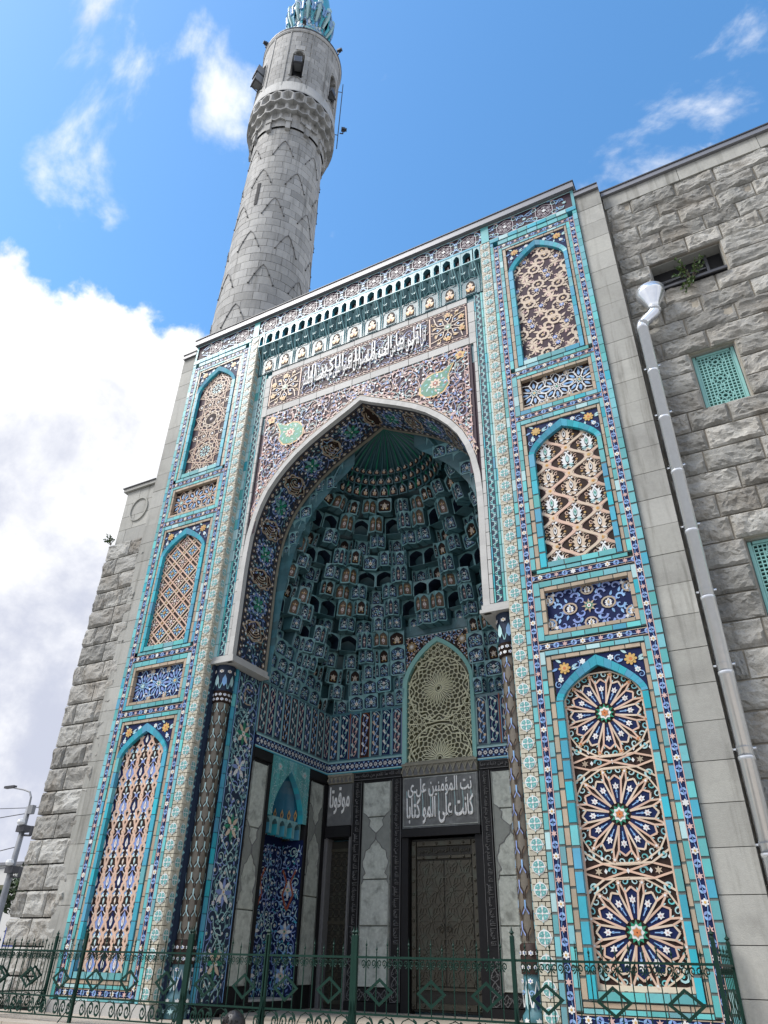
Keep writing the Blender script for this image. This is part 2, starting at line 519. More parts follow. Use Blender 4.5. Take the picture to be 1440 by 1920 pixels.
def arabesque(P, box, ok, sp, gm, pal, seed, wd, mirror=False, flower=0.30, density=1.0):
    """scrolls, tendrils, leaves and flowers scattered over an area on a loose hexagonal lattice"""
    r = random.Random(seed)
    u0, v0, u1, v1 = box
    tend, leafm, flo, core = pal
    rows = int((v1 - v0) / (sp * .87)) + 2
    cols = int((u1 - u0) / sp) + 2
    old = P.inside
    flips = (1, -1) if mirror else (1,)
    for j in range(rows):
        for i in range(cols):
            u = u0 + (i + (0.5 if j % 2 else 0)) * sp + r.uniform(-.1, .1) * sp
            v = v0 + j * sp * .87 + r.uniform(-.1, .1) * sp
            hand = 1 if (i + j) % 2 else -1
            a0 = r.uniform(0, 2 * PI)
            t1, t2 = r.choice(tend), r.choice(tend)
            lm, fm = r.choice(leafm), r.choice(flo)
            la = [r.uniform(0, 2 * PI) for _ in range(4)]
            if mirror and u < -sp * .3:
                continue
            for fl in flips:
                P.inside = (lambda a, b, o=ok, f=fl: o(a, b)) if ok else None
                U = u * fl
                H = hand * fl
                A = a0 if fl > 0 else PI - a0
                P.spiral((U, v), sp * .46, 1.25, A, wd, t1, H)
                P.curve((U + math.cos(A) * sp * .46, v + math.sin(A) * sp * .46), (U + sp * (.5 if j % 2 else -.5), v + sp * .87), .25 * H, wd * .8, t2, 6)
                for q, ang in enumerate(la[:int(2 + 2 * density)]):
                    ang = ang if fl > 0 else PI - ang
                    P.leaf((U + math.cos(ang) * sp * .40, v + math.sin(ang) * sp * .40), ang + H * 1.1, sp * .30, sp * .17, lm if q % 2 else t2, .002)
                P.flower((U, v), sp * flower * .55, 6, fm, core, A, .004)
                P.disc((U + sp * .5, v + sp * .1), sp * .085, flo[0], 6, .004)
    P.inside = old
def bricks(mb, fr, u0, v0, u1, v1, along, length, m, w0, w1, gap=0.006, ms=None, off=0.0, rec=None):
    """a course of glazed bricks filling the rectangle, joints left open; rec collects single bricks instead of meshing them"""
    tot = (u1 - u0) if along == 'u' else (v1 - v0)
    n = max(1, round(tot / length))
    st = tot / n
    if rec is not None:
        v = [fr(*q, w1 - .010) for q in ((u0, v0), (u1, v0), (u1, v1), (u0, v1))]
        mb.add(v, [(0, 1, 2, 3)], BED)
    for i in range(n):
        a = i * st + gap / 2
        b = (i + 1) * st - gap / 2
        mm = m if ms is None or rng.random() > .3 else rng.choice(ms)
        if along == 'u':
            q = (u0 + a, v0 + gap * .3, u0 + b, v1 - gap * .3)
        else:
            q = (u0 + gap * .3, v0 + a, u1 - gap * .3, v0 + b)
        dw = rng.uniform(-.003, .003)
        if rec is not None:
            rec.append((fr, q, w0, w1 + dw, mm))
        else:
            brick_mesh(mb, fr, q, w0, w1 + dw, mm)
def brick_mesh(mb, fr, q, w0, w1, mm):
    a, b, c, d = q
    e = 0.004
    v = [fr(a, b, w0), fr(c, b, w0), fr(c, d, w0), fr(a, d, w0),
         fr(a + e, b + e, w1), fr(c - e, b + e, w1), fr(c - e, d - e, w1), fr(a + e, d - e, w1)]
    mb.add(v, [(4, 5, 6, 7), (0, 1, 5, 4), (1, 2, 6, 5), (2, 3, 7, 6), (3, 0, 4, 7)], mm)
# ------------------------------------------------------------------ ground and terrace (the setting)
mb = MB()
mb.box((-400, -400, -0.3), (400, 400, 0.0), ASPH)
mb.build('ground')['kind'] = 'structure'
mb = MB()
mb.box((-9.0, -1.95, 0.004), (9.0, 0.0, 0.64), PAVE)
mb.box((-9.0, -2.3, 0.004), (9.0, -1.953, 0.40), PAVE)
ter = mb.build('terrace')
ter['kind'] = 'structure'
slab = MB()
slab.box((-.5, -.5, 0), (.5, .5, 1), PAVE)
slab_me = slab.mesh('paving_slab')
for i in range(20):
    link('paving_slab', slab_me, ter, MX((-8.55 + i * .9, -.98, .641), s=(.886, 1.95, .155)))

# ------------------------------------------------------------------ the tiled portal
portal = thing('tiled_portal', 'tall turquoise and cream tiled portal front framing the deep pointed arch', 'portal', (0, 0, .8))
INL = []           # single bricks, sorted later
class Panel:
    """a recessed tile picture: ground plate, straps, scrolls and flowers as parts of their own"""
    def __init__(s, fr, ground_pts, gm, inside, w, name='mosaic_panel', parent=None):
        m = MB()
        v = [fr(p[0], p[1], w) for p in ground_pts]
        m.add(v, [tuple(range(len(v)))], gm)
        s.o = m.build(name, parent or portal)
        s.mb = {}
        s.fr, s.inside, s.w = fr, inside, w
    def pat(s, name, h=0.010, sides=True, inside='same'):
        mb = s.mb.setdefault(name, MB())
        return Pat(mb, s.fr, s.inside if inside == 'same' else inside, s.w, h, sides)
    def done(s):
        for n, m in s.mb.items():
            m.build(n, s.o, kind='stuff')
# unit meshes shared by alike pieces
def unit_brick(m):
    b = MB()
    b.add([(-.5, -.5, 0), (.5, -.5, 0), (.5, .5, 0), (-.5, .5, 0), (-.48, -.44, 1), (.48, -.44, 1), (.48, .44, 1), (-.48, .44, 1)],
          [(4, 5, 6, 7), (0, 1, 5, 4), (1, 2, 6, 5), (2, 3, 7, 6), (3, 0, 4, 7)], m)
    return b.mesh('glazed_brick')
def medallion_mesh():
    b = MB()
    P = Pat(b, lambda u, v, w: (u, v, w), None, 0, .004, False)
    P.disc((0, 0), 1.0, WHITE, 18, 0)
    for k in range(4):
        a = PI / 4 + k * PI / 2
        P.poly([(math.cos(a + da) * r, math.sin(a + da) * r) for da, r in ((-.68, .80), (-.3, .86), (0, .88), (.3, .86), (.68, .80), (.62, .5), (0, .12), (-.62, .5))], AQUA, .003)
        for sg in (1, -1)[:0]:
            P.rib([(math.cos(a + sg * .70) * .90, math.sin(a + sg * .70) * .90), (math.cos(a + sg * .42) * .62, math.sin(a + sg * .42) * .62), (math.cos(a + sg * .16) * .30, math.sin(a + sg * .16) * .30), (0, 0)], .13, WHITE, .004)
        P.leaf((math.cos(a) * .48, math.sin(a) * .48), a, .30, .2, PALE, .005)
        a += PI / 4
        P.leaf((math.cos(a) * .4, math.sin(a) * .4), a, .52, .26, WHITE, .004)
        P.poly([(math.cos(a) * 1.18, math.sin(a) * 1.18), (math.cos(a + .14) * .98, math.sin(a + .14) * .98), (math.cos(a - .14) * .98, math.sin(a - .14) * .98)], PALE, 0)
    P.disc((0, 0), .15, WHITE, 8, .008)
    return b.mesh('medallion')
MED = medallion_mesh()
def chain(mb, fr, a0, a1, c, wd, vert, w, sp=.30, ph=0.0):
    """navy strip with white daisies, pink stars and pairs of blue leaves on a waving stem"""
    T = (lambda s_, t: (c + t, s_)) if vert else (lambda s_, t: (s_, c + t))
    q = [T(a0, -wd / 2), T(a1, -wd / 2), T(a1, wd / 2), T(a0, wd / 2)]
    P = Pat(mb, fr, None, w - .03, .03, True)
    P.poly(q, NAVY)
    P = Pat(mb, fr, None, w, .006, False)
    e = wd * .5
    for sg in (1, -1):
        P.rib([T(a0, sg * e * .93), T(a1, sg * e * .93)], wd * .10, PINK if vert else TAN)
    n = max(1, round((a1 - a0) / sp))
    st = (a1 - a0) / n
    pts = []
    for i in range(n * 6 + 1):
        s_ = a0 + st * i / 6
        pts.append(T(s_, math.sin(2 * PI * i / 12 + ph) * e * .42))
    P.rib(pts, wd * .07, LBLUE)
    for i in range(n):
        s_ = a0 + (i + .5) * st
        k = i % 2
        if k:
            P.star(T(s_, 0), wd * .44, wd * .2, 6, PINK, dw=.005)
        else:
            P.flower(T(s_, 0), wd * .43, 6, WHITE, GOLD, dw=.005)
        for sg in (1, -1):
            for sd in (1, -1):
                s2 = s_ + sg * st * .33
                ang = (PI / 2 if vert else 0) + (0 if sg > 0 else PI) + sd * .75
                P.leaf(T(s2, 0), ang, wd * .62, wd * .34, LBLUE if sd > 0 else CORN, .003)

def pier(s):
    """one flanking pier of the portal; s = +1 right, -1 left"""
    fr = plane((0, 0, 0))
    X = lambda a, b: (min(s * a, s * b), max(s * a, s * b))
    core = MB()
    x0, x1 = X(3.40, 5.83)
    core.box((x0, .12, .8), (x1, 2.2, 17.19), CREAM)
    core.box(tuple([*[sorted((s * 3.72, s * 5.83))[0]], 2.203, .8]), (sorted((s * 3.72, s * 5.83))[1], 5.2, 17.19), CREAM)
    core.build('pier_wall', portal)
    base = MB()
    base.box((x0 - .02, -.02, .796), (x1 + .02, .119, .985), WSTONE)
    base.build('stone_plinth', portal)
    rec = INL
    rows, beds = MB(), MB()
    B = lambda a, b, z0, z1, along, L, m, w1, ms=None: bricks(beds, fr, *X(a, b)[:1], z0, X(a, b)[1], z1, along, L, m, -.12, w1, ms=ms, rec=rec)
    TQ = [TURQ, TURQ, TURQB, PALE]
    # vertical strips
    B(3.66, 3.74, .99, 16.93, 'v', .26, TURQ, .012, TQ)
    B(5.722, 5.83, .99, 16.93, 'v', .24, TURQ, .012, TQ)
    ch = MB()
    for a, b in ((3.74, 3.86), (5.61, 5.72)):
        chain(ch, fr, 1.06, 16.62, s * (a + b) / 2, .112, True, -.002)
    xs = sorted((s * 3.86, s * 5.61))
    for z in (16.56, 12.28, 11.065, 7.42, 6.145, 1.11):
        chain(ch, fr, xs[0], xs[1], z, .112, False, -.002)
    ch.build('flower_border', portal, kind='stuff')
    # panels from the ground up
    cx = s * 4.755
    KA = .56
    spec = [('arch', 1.31, 1.43, 5.90, 5.22, 5.88, 1.17, 6.07), ('rect', 6.24, 6.34, 7.22, 0, 0, 0, 7.34), ('arch', 7.58, 7.70, 10.80, 10.10, 10.76, 7.5, 10.99),
            ('rect', 11.14, 11.25, 12.13, 0, 0, 0, 12.21), ('arch', 12.46, 12.60, 16.34, 15.52, 16.31, 12.36, 16.49)]
    B(3.86, 5.61, .99, 1.05, 'u', .25, TURQ, .01, TQ)
    B(3.86, 5.61, 16.65, 16.79, 'u', .25, TURQ, .012, TQ)
    B(3.66, 5.83, 16.80, 16.93, 'u', .25, TURQB, .03, TQ)
    for k, (kind, zb, z0, z1, zs, za, zlow, zt) in enumerate(spec):
        if kind == 'rect':
            B(3.86, 3.97, zb, zt, 'v', .25, TURQ, .006, TQ)
            B(5.53, 5.61, zb, zt, 'v', .25, TURQ, .006, TQ)
            B(3.97, 5.53, z1 + .005, zt, 'u', .24, TURQ, .006, TQ)
            B(3.97, 5.53, zb, z0 - .005, 'u', .24, TURQ, .006, TQ)
            B(3.97, 4.045, z0, z1, 'v', .22, TAN, .0)
            B(5.46, 5.53, z0, z1, 'v', .22, TAN, .0)
            B(4.045, 5.46, z1 - .075, z1, 'u', .22, TAN, .0)
            B(4.045, 5.46, z0, z0 + .07, 'u', .22, TAN, .0)
            half = .708
            zc = (z0 + z1) / 2
            fr2 = plane((cx, .095, zc))
            p = Panel(fr2, [(-half, -.40), (half, -.40), (half, .40), (-half, .40)], (NAVY if k == 1 else (DARK if (k == 3) else NAVY)), lambda u, v: abs(u) < .70 and abs(v) < .385, 0)
            rect_panel(p, s, k)
            p.done()
            continue
        top = z1
        # outer turquoise ring, tan ring
        B(3.86, 3.945, zb - .12 if k == 0 else zb, zt, 'v', .24, TURQ, .008, TQ)
        B(5.53, 5.61, zb - .12 if k == 0 else zb, zt, 'v', .24, TURQ, .008, TQ)
        B(3.945, 5.53, top + .085, zt, 'u', .24, TURQ, .008, TQ)
        B(3.95, 4.03, zb, top + .08, 'v', .26, TAN, -.005)
        B(5.465, 5.525, zb, top + .08, 'v', .26, TAN, -.005)
        B(4.035, 5.46, top + .01, top + .08, 'u', .24, TAN, -.005)
        if k == 0:
            B(3.95, 5.525, 1.175, 1.235, 'u', .25, TURQ, .0, TQ)
            B(3.95, 5.525, 1.24, 1.305, 'u', .25, TAN, -.005)
        elif zlow:
            B(3.95, 5.525, zlow, zb - .004, 'u', .25, TURQ, .0, TQ)
        # arch frame of turquoise bricks: legs, sill and curved head
        a_in, a_out = .60, .70
        B(4.04, 4.155, zb + .004, zs, 'v', .30, TURQB, .018, [TURQ, TURQB, TURQB])
        B(5.36, 5.455, zb + .004, zs, 'v', .30, TURQB, .018, [TURQ, TURQB, TURQB])
        B(4.16, 5.355, zb + .004, z0 - .005, 'u', .27, TURQ, .012, TQ)
        frc = plane((cx, 0, 0))
        hi, ho = za - .16 - zs, za - zs
        A, O = arch_pts(a_in, zs, hi, 9, KA), arch_pts(a_out, zs, ho, 9, KA)
        for i in range(len(A) - 1):
            g = .012
            lerp = lambda P, Q, t: (P[0] + (Q[0] - P[0]) * t, P[1] + (Q[1] - P[1]) * t)
            i0, i1, o0, o1 = lerp(A[i], A[i + 1], g), lerp(A[i], A[i + 1], 1 - g), lerp(O[i], O[i + 1], g), lerp(O[i], O[i + 1], 1 - g)
            v = [frc(*i0, .002), frc(*i1, .002), frc(*o1, .022), frc(*o0, .022), frc(*i0, -.12), frc(*i1, -.12), frc(*o1, -.12), frc(*o0, -.12)]
            rows.add(v, [(0, 1, 2, 3), (0, 1, 5, 4), (3, 2, 6, 7), (0, 3, 7, 4), (1, 2, 6, 5)], TURQB)
        # spandrels: dark plate with scrolls and two gold flowers
        sp = MB()
        for i in range(len(O) - 1):
            v = [frc(*O[i], -.03), frc(*O[i + 1], -.03), frc(O[i + 1][0], top, -.03), frc(O[i][0], top, -.03)]
            sp.add(v, [(0, 1, 2, 3)], NAVY)
        out_arch = in_arch(a_out + .02, 0, zs, ho + .03, KA)
        P = Pat(sp, frc, lambda u, v: abs(u) < a_out - .01 and v < top - .02 and v > zs and not out_arch(u, v), -.03, .008, False)
        for sg in (1, -1):
            c = (sg * .52, top - .16)
            P.flower(c, .10, 8, GOLD, NAVY, dw=.004)
            P.disc(c, .055, GOLD, 8, .008)
            P.disc(c, .028, ORANGE, 6, .010)
            for t, r in ((.22, .05), (.60, .048), (.80, .03)):
                P.flower((sg * t if r < .05 else sg * t, top - (.09 if t < .5 else .34)), r, 6, WHITE, PALE, dw=.004)
            for ang in range(7):
                P.leaf((c[0] + math.cos(ang) * .11, c[1] + math.sin(ang) * .11), ang + .5, .12, .05, LBLUE if ang % 2 else PALE)
            P.spiral((sg * .33, top - .13), .07, 1.2, 1.0, .018, LBLUE, sg)
            P.spiral((sg * .64, top - .42), .06, 1.2, 2.0, .016, LBLUE, -sg)
        sp.build('spandrel_plate', portal, kind='stuff')
        # the picture itself
        ins = in_arch(a_in + .015, z0 - .02, zs, hi + .02, KA)
        gp = [(-a_in - .02, z0 - .06), (a_in + .02, z0 - .06), (a_in + .02, zs)] + [(q[0] * 1.03, q[1] + .02) for q in reversed(arch_pts(a_in, zs, hi, 9, KA))] + [(-a_in - .02, zs)]
        p = Panel(plane((cx, .085, 0)), gp, (PURP if (s > 0 and k == 4) or (s < 0 and k == 4) else DARK), ins, 0)
        {(1, 0): star_panel, (1, 2): ogee_panel, (1, 4): wreath_panel, (-1, 0): palmette_panel, (-1, 2): diagonal_panel, (-1, 4): girih_panel}[(s, k)](p, z0, zs, za - .16)
        p.done()
    rows.build('arch_head', portal, kind='stuff')
    beds.build('mortar_bed', portal, kind='stuff')
    # cream strip with medallions, front and inner return
    n = 55
    st = (16.93 - .99) / n
    mrow = MB()
    xm0, xm1 = X(3.405, 3.655)
    for i in range(n * 4):
        z = .99 + i * st / 4
        if i % 4 == 0:
            bricks(mrow, fr, xm0, z, xm1, z + st / 4, 'u', .125, CREAM, -.12, .010)
        else:
            bricks(mrow, fr, xm0, z, xm0 + .075, z + st / 4, 'u', .1, CREAM, -.12, .010)
            bricks(mrow, fr, xm1 - .075, z, xm1, z + st / 4, 'u', .1, CREAM, -.12, .010)
            bricks(mrow, fr, xm0 + .075, z, xm1 - .075, z + st / 4, 'u', .2, CREAM, -.12, .008)
    fs = plane((s * 3.40, .0, 0), U=(0, 1, 0), V=(0, 0, 1), W=(-s, 0, 0))
    for i in range(n * 2):
        z = .99 + i * st / 2
        bricks(mrow, fs, .0, z, .21, z + st / 2, 'u', .11, CREAM, -.05, .004)
    mrow.build('cream_tile_strip', portal, kind='stuff')
    for i in range(n):
        z = .99 + (i + .5) * st
        link('medallion', MED, portal, MX((s * 3.53, -.0125, z), (1, 0, 0), (0, 0, 1), (0, -1, 0), (.098, .098, 1)))
        if s < 0 or i % 3 == 0:
            link('medallion', MED, portal, MX((s * 3.40 - s * .0065, .105, z), (0, 1, 0), (0, 0, 1), (-s, 0, 0), (.072, .098, 1)))

def rect_panel(p, s, k):
    S, L, F = p.pat('strapwork', .012), p.pat('leaf_scroll', .008, False), p.pat('blossom', .014, False)
    r = random.Random(k * 3 + s)
    if s > 0 and k == 1:
        for sx in (-1, 1):
            for sy in (-1, 1):
                for (u, v) in ((.2, .2), (.46, .27), (.36, .02), (.6, .12), (.12, .31), (.30, .30), (.50, .06), (.62, .33), (.13, .1)):
                    L.spiral((sx * u, sy * v), .085, .85, (0 if sx > 0 else PI), .042, CORN if u < .5 else LBLUE, sx * sy)
                    L.leaf((sx * u, sy * (v + .09)), sy * 1.2 if sx > 0 else PI - sy * 1.2, .1, .05, LBLUE)
                F.star((sx * .58, sy * .30), .045, .02, 6, WHITE)
        for c, r_ in (((-.32, 0), .11), ((.32, 0), .11), ((0, .30), .10), ((0, -.30), .10), ((.68, .22), .1), ((-.68, .22), .1), ((.68, -.22), .1), ((-.68, -.22), .1)):
            S.rib([(c[0] + r_ * math.cos(a * PI / 6), c[1] + r_ * .85 * math.sin(a * PI / 6)) for a in range(12)], .028, TAN, closed=True)
            F.palmette(c, r_ * .75, (WHITE, TAN, GOLD))
        F.star((0, 0), .13, .06, 8, TAN)
        F.star((0, 0), .085, .04, 8, GREEN, rot=PI / 2 + PI / 8, dw=.003)
        F.disc((0, 0), .036, WHITE, 8, .006)
        F.disc((0, 0), .016, RED, 6, .008)
    else:
        sm = {(1, 3): WHITE, (-1, 1): LBLUE, (-1, 3): STRAP}[(s, k)]
        for cu in (-.47, 0, .47):
            for kk in range(8):
                a = kk * PI / 4
                S.curve((cu + .06 * math.cos(a), .06 * math.sin(a)), (cu + .36 * math.cos(a), .36 * math.sin(a)), .3, .017, sm)
                S.curve((cu + .06 * math.cos(a), .06 * math.sin(a)), (cu + .36 * math.cos(a), .36 * math.sin(a)), -.3, .017, sm)
                L.leaf((cu + .12 * math.cos(a), .12 * math.sin(a)), a, .16, .07, CORN if k < 3 else LBLUE)
                F.disc((cu + .25 * math.cos(a + PI / 8), .25 * math.sin(a + PI / 8)), .026, WHITE if s > 0 or k == 1 else TAN, 6)
            F.star((cu, 0), .075 if cu else .1, .035, 8, WHITE if cu == 0 else PALE)
            F.disc((cu, 0), .03, GREEN if cu == 0 else GOLD, 6, .004)
        for _ in range(26):
            c = (r.uniform(-.68, .68), r.choice((-1, 1)) * r.uniform(.2, .37))
            L.spiral(c, .06, 1.0, r.uniform(0, 6), .016, LBLUE if r.random() < .6 else WHITE, r.choice((1, -1)))
        for u in (-.23, .23, -.7, .7):
            for v in (-.3, .3):
                F.palmette((u, v), .085, (TAN if k == 3 or s < 0 else LBLUE, WHITE, GOLD), PI / 2 if v > 0 else -PI / 2)

BLOSSOM = None
def blossom_mesh():
    b = MB()
    P = Pat(b, lambda u, v, w: (u, v, w), None, 0, .006, False)
    P.poly([(0, -.9), (.35, -.45), (.75, -.5), (.62, .05), (.85, .5), (.35, .35), (0, 1), (-.35, .35), (-.85, .5), (-.62, .05), (-.75, -.5), (-.35, -.45)], WHITE)
    P.disc((0, .02), .24, PINK, 6, .004)
    P.leaf((0, -.8), -PI / 2 - .4, .75, .34, LBLUE, .001)
    P.leaf((0, -.8), -PI / 2 + .4, .75, .34, LBLUE, .001)
    return b.mesh('blossom')
def rosette_mesh():
    b = MB()
    P = Pat(b, lambda u, v, w: (u, v, w), None, 0, .006, False)
    P.star((0, 0), 1.0, .45, 6, GREEN)
    P.star((0, 0), .9, .5, 6, GREEN, rot=PI / 2 + PI / 6, dw=.002)
    P.star((0, 0), .66, .5, 8, WHITE, dw=.005)
    P.star((0, 0), .47, .33, 6, TAN, dw=.008)
    P.star((0, 0), .38, .26, 6, ORANGE, dw=.011)
    P.disc((0, 0), .06, DARK, 6, .014)
    return b.mesh('rosette')
BLO, ROS = blossom_mesh(), rosette_mesh()
def star_panel(p, z0, zs, za):
    """three twelve-rayed star rosettes of buff straps, navy petals with white blossoms, gold stars, turquoise curls"""
    S, L, F = p.pat('strapwork', .016), p.pat('petal_tile', .004, False), p.pat('small_star', .012, False)
    ins = p.inside
    sep = (2.80, 4.245, 1.35)
    y0 = 0.085
    for cz in (2.075, 3.52, 4.965):
        def band(u, v, c=cz):
            return ins(u, v) and abs(v - c) < .725
        for Q in (S, L, F):
            Q.inside = band
        for k in range(12):
            a = PI / 2 + k * PI / 6
            def T(r, t):
                return (r * math.cos(a) - t * math.sin(a), cz + r * math.sin(a) + t * math.cos(a))
            L.poly([T(.16, .035), T(.30, .055), T(.46, .078), T(.525, 0), T(.46, -.078), T(.30, -.055), T(.16, -.035)], NAVY)
            # petal outline, straps run on into the neighbours
            for sg in (1, -1):
                S.rib([T(.145, sg * .039), T(.30, sg * .062), T(.465, sg * .085), T(.535, 0)], .027, STRAPY if k % 2 else STRAP)
                S.rib([T(.46, sg * .082), T(.62, sg * .165)], .026, STRAP)
            # flower and stalk
            if band(*T(.38, 0)):
                link('blossom', BLO, p.o, MX((T(.38, 0)[0] + 4.755, y0 - .010, T(.38, 0)[1]), (-math.sin(a), 0, math.cos(a)), (math.cos(a), 0, math.sin(a)), (0, -1, 0), (.050, .058, 1)))
            F.rib([T(.22, 0), T(.33, 0)], .014, LBLUE)
            b = a + PI / 12
            def T2(r, t):
                return (r * math.cos(b) - t * math.sin(b), cz + r * math.sin(b) + t * math.cos(b))
            F.star(T2(.60, 0), .048, .026, 6, GOLD if (cz > 4.5 or (cz > 3 and k in (0, 1, 2, 10, 11))) else TAN)
            F.disc(T2(.60, 0), .017, WHITE if cz < 4.5 else ORANGE, 6, .008)
            for sg in (1, -1):
                F.spiral(T2(.60, sg * .085), .052, .85, b + sg, .022, PALE if k % 2 else TURQ, sg)
                F.leaf(T2(.47, sg * .03), b + sg * .5, .07, .03, PALE)
            S.rib([T2(.62, .17), T2(.66, 0), T2(.62, -.17)], .022, STRAPY)
        link('rosette', ROS, p.o, MX((4.755, y0 - .014, cz), (1, 0, 0), (0, 0, 1), (0, -1, 0), (.15, .15, 1)))
    for Q in (S, L, F):
        Q.inside = ins
    for zc in sep[:2]:
        for sg in (1, -1):
            S.rib([(-.6, zc + sg * .26), (-.33, zc + sg * .095), (.33, zc + sg * .095), (.6, zc + sg * .26)], .027, STRAPY)
            S.rib([(-.6, zc + sg * .02), (-.33, zc + sg * .095), (0, zc), (.33, zc - sg * .095), (.6, zc - sg * .02)], .027, STRAP)
            for sx in (1, -1):
                c = (sx * .50, zc + sg * .20)
                F.spiral(c, .075, 1.2, PI / 2 * sg, .036, PALE, sx * sg)
                F.disc(c, .02, TURQ, 6, .004)
                F.star((sx * .40, zc), .055, .025, 6, TAN)
                F.spiral((sx * .2, zc), .062, 1.1, 0 if sx > 0 else PI, .03, TURQ, sx)
                F.leaf((sx * .57, zc + sg * .27), sx * sg * 1.0, .07, .04, PALE)
        for u in (-.30, 0, .30):
            F.poly([(u, zc + .035), (u + .024, zc), (u, zc - .035), (u - .024, zc)], WHITE, .004)
        for u in (-.33, .33, -.57, .57):
            F.poly([(u, zc + .19), (u + .022, zc + .16), (u, zc + .13), (u - .022, zc + .16)], WHITE, .004)
    for sx in (1, -1):
        c = (sx * .48, 1.60)
        F.spiral(c, .085, 1.25, PI / 2, .038, PALE, -sx)
        F.disc(c, .022, TURQ, 6, .004)
        S.rib([(sx * .6, 1.9), (sx * .28, 1.55), (sx * .2, 1.42)], .03, STRAP)
        S.rib([(sx * .27, 1.42), (sx * .6, 1.50)], .028, STRAP)
    S.rib([(-.61, 1.46), (.61, 1.46)], .06, STRAPY)
    for sx in (1, -1):
        S.rib([(sx * .588, 1.43), (sx * .588, zs)], .032, STRAP)
def ogee_panel(p, z0, zs, za):
    """ogee lattice of pinkish straps with gold knots round palmettes"""
    S, L, F = p.pat('strapwork', .014), p.pat('leaf_scroll', .006, False), p.pat('knot', .017, False)
    cw, ch, am = .40, .60, .172
    for i in range(-3, 4):
        for ph in (0, 1):
            pts = []
            for j in range(121):
                v = z0 - .1 + j * (za - z0 + .2) / 120
                x = i * cw + cw / 2 + am * math.cos(2 * PI * (v - z0) / ch + (0 if i % 2 else PI)) * (1 if ph else 1)
                pts.append((x, v))
            if ph == 0:
                S.rib(pts, .050, STRAP if i % 2 else STRAPY)
                for dd in (-.05, .05):
                    L.rib([(q_[0] + dd, q_[1]) for q_ in pts], .013, PINK, sides=False)
    for i in range(-3, 4):
        for j in range(-1, 8):
            c = (i * cw, z0 + j * ch + (0 if i % 2 else ch / 2))
            S.rib([(c[0] + .072 * math.cos(a * PI / 4), c[1] - ch / 2 + .055 * math.sin(a * PI / 4)) for a in range(8)], .036, STRAPY, closed=True)
            F.flower((c[0], c[1] - ch / 2), .036, 6, GOLD, ORANGE)
            for sg in (1, -1):
                for dz, rr_ in ((.06, .045), (-.10, .04), (.20, .03)):
                    L.spiral((c[0] + sg * (.15 if dz < .1 else .07), c[1] + dz), rr_, 1.1, 1.0 * sg, .018, STRAP if dz > 0 else STRAPY, sg)
                L.flower((c[0] + sg * .17, c[1] - .02), .024, 6, GOLD, RED)
            F.palmette((c[0], c[1] + .03), .165, ((WHITE, PALE, GREEN) if (i + j) % 2 else (STRAPY, WHITE, DARK)))
            for sg in (1, -1):
                L.leaf((c[0], c[1] - .12), PI / 2 + sg * 1.9, .11, .05, PALE if (i + j) % 2 else STRAPY)
                L.leaf((c[0], c[1] + .17), PI / 2 + sg * .8, .12, .05, WHITE)
                L.spiral((c[0] + sg * .10, c[1] + .14), .04, 1.1, 0, .018, STRAPY, sg)
                L.leaf((c[0] + sg * .04, c[1] - .2), PI / 2 + sg * .5, .10, .04, STRAPY)
                L.disc((c[0] + sg * .05, c[1] - .17), .017, WHITE, 6)
def wreath_panel(p, z0, zs, za):
    """tan wreaths and scrolls on aubergine"""
    S, L, F = p.pat('wreath', .014), p.pat('leaf_scroll', .008, False), p.pat('blossom', .012, False)
    dx, dy = .40, .36
    for j in range(-1, int((za - z0) / dy) + 2):
        for i in range(-3, 4):
            k = (i + 3 * 100 + j * 1) % 3
            c = (i * dx * .62 + (.12 if j % 2 else -.08), z0 + .1 + j * dy + (i % 2) * dy * .5)
            if k == 0:
                S.rib([(c[0] + (.115 + .016 * (a % 2)) * math.cos(a * PI / 8), c[1] + (.115 + .016 * (a % 2)) * math.sin(a * PI / 8)) for a in range(16)], .056, STRAPY, closed=True)
                F.star(c, .055, .028, 6, STRAPY)
                F.disc(c, .018, GOLD, 6, .004)
                for a in range(6):
                    L.leaf((c[0] + .14 * math.cos(a * PI / 3), c[1] + .14 * math.sin(a * PI / 3)), a * PI / 3 + .7, .15, .07, STRAPY)
            elif k == 1:
                F.flower(c, .055, 6, CORN, WHITE)
                for a in range(5):
                    L.spiral((c[0] + .10 * math.cos(a * 1.257 + 1), c[1] + .10 * math.sin(a * 1.257 + 1)), .055, .9, a, .032, STRAPY, 1 if a % 2 else -1)
            else:
                for a in range(5):
                    L.leaf(c, a * 1.257 + i, .15, .07, STRAPY)
                    L.spiral((c[0] + .11 * math.cos(a * 1.257), c[1] + .11 * math.sin(a * 1.257)), .055, .9, a, .030, STRAPY if a % 2 else PINK, 1 if a % 2 else -1)
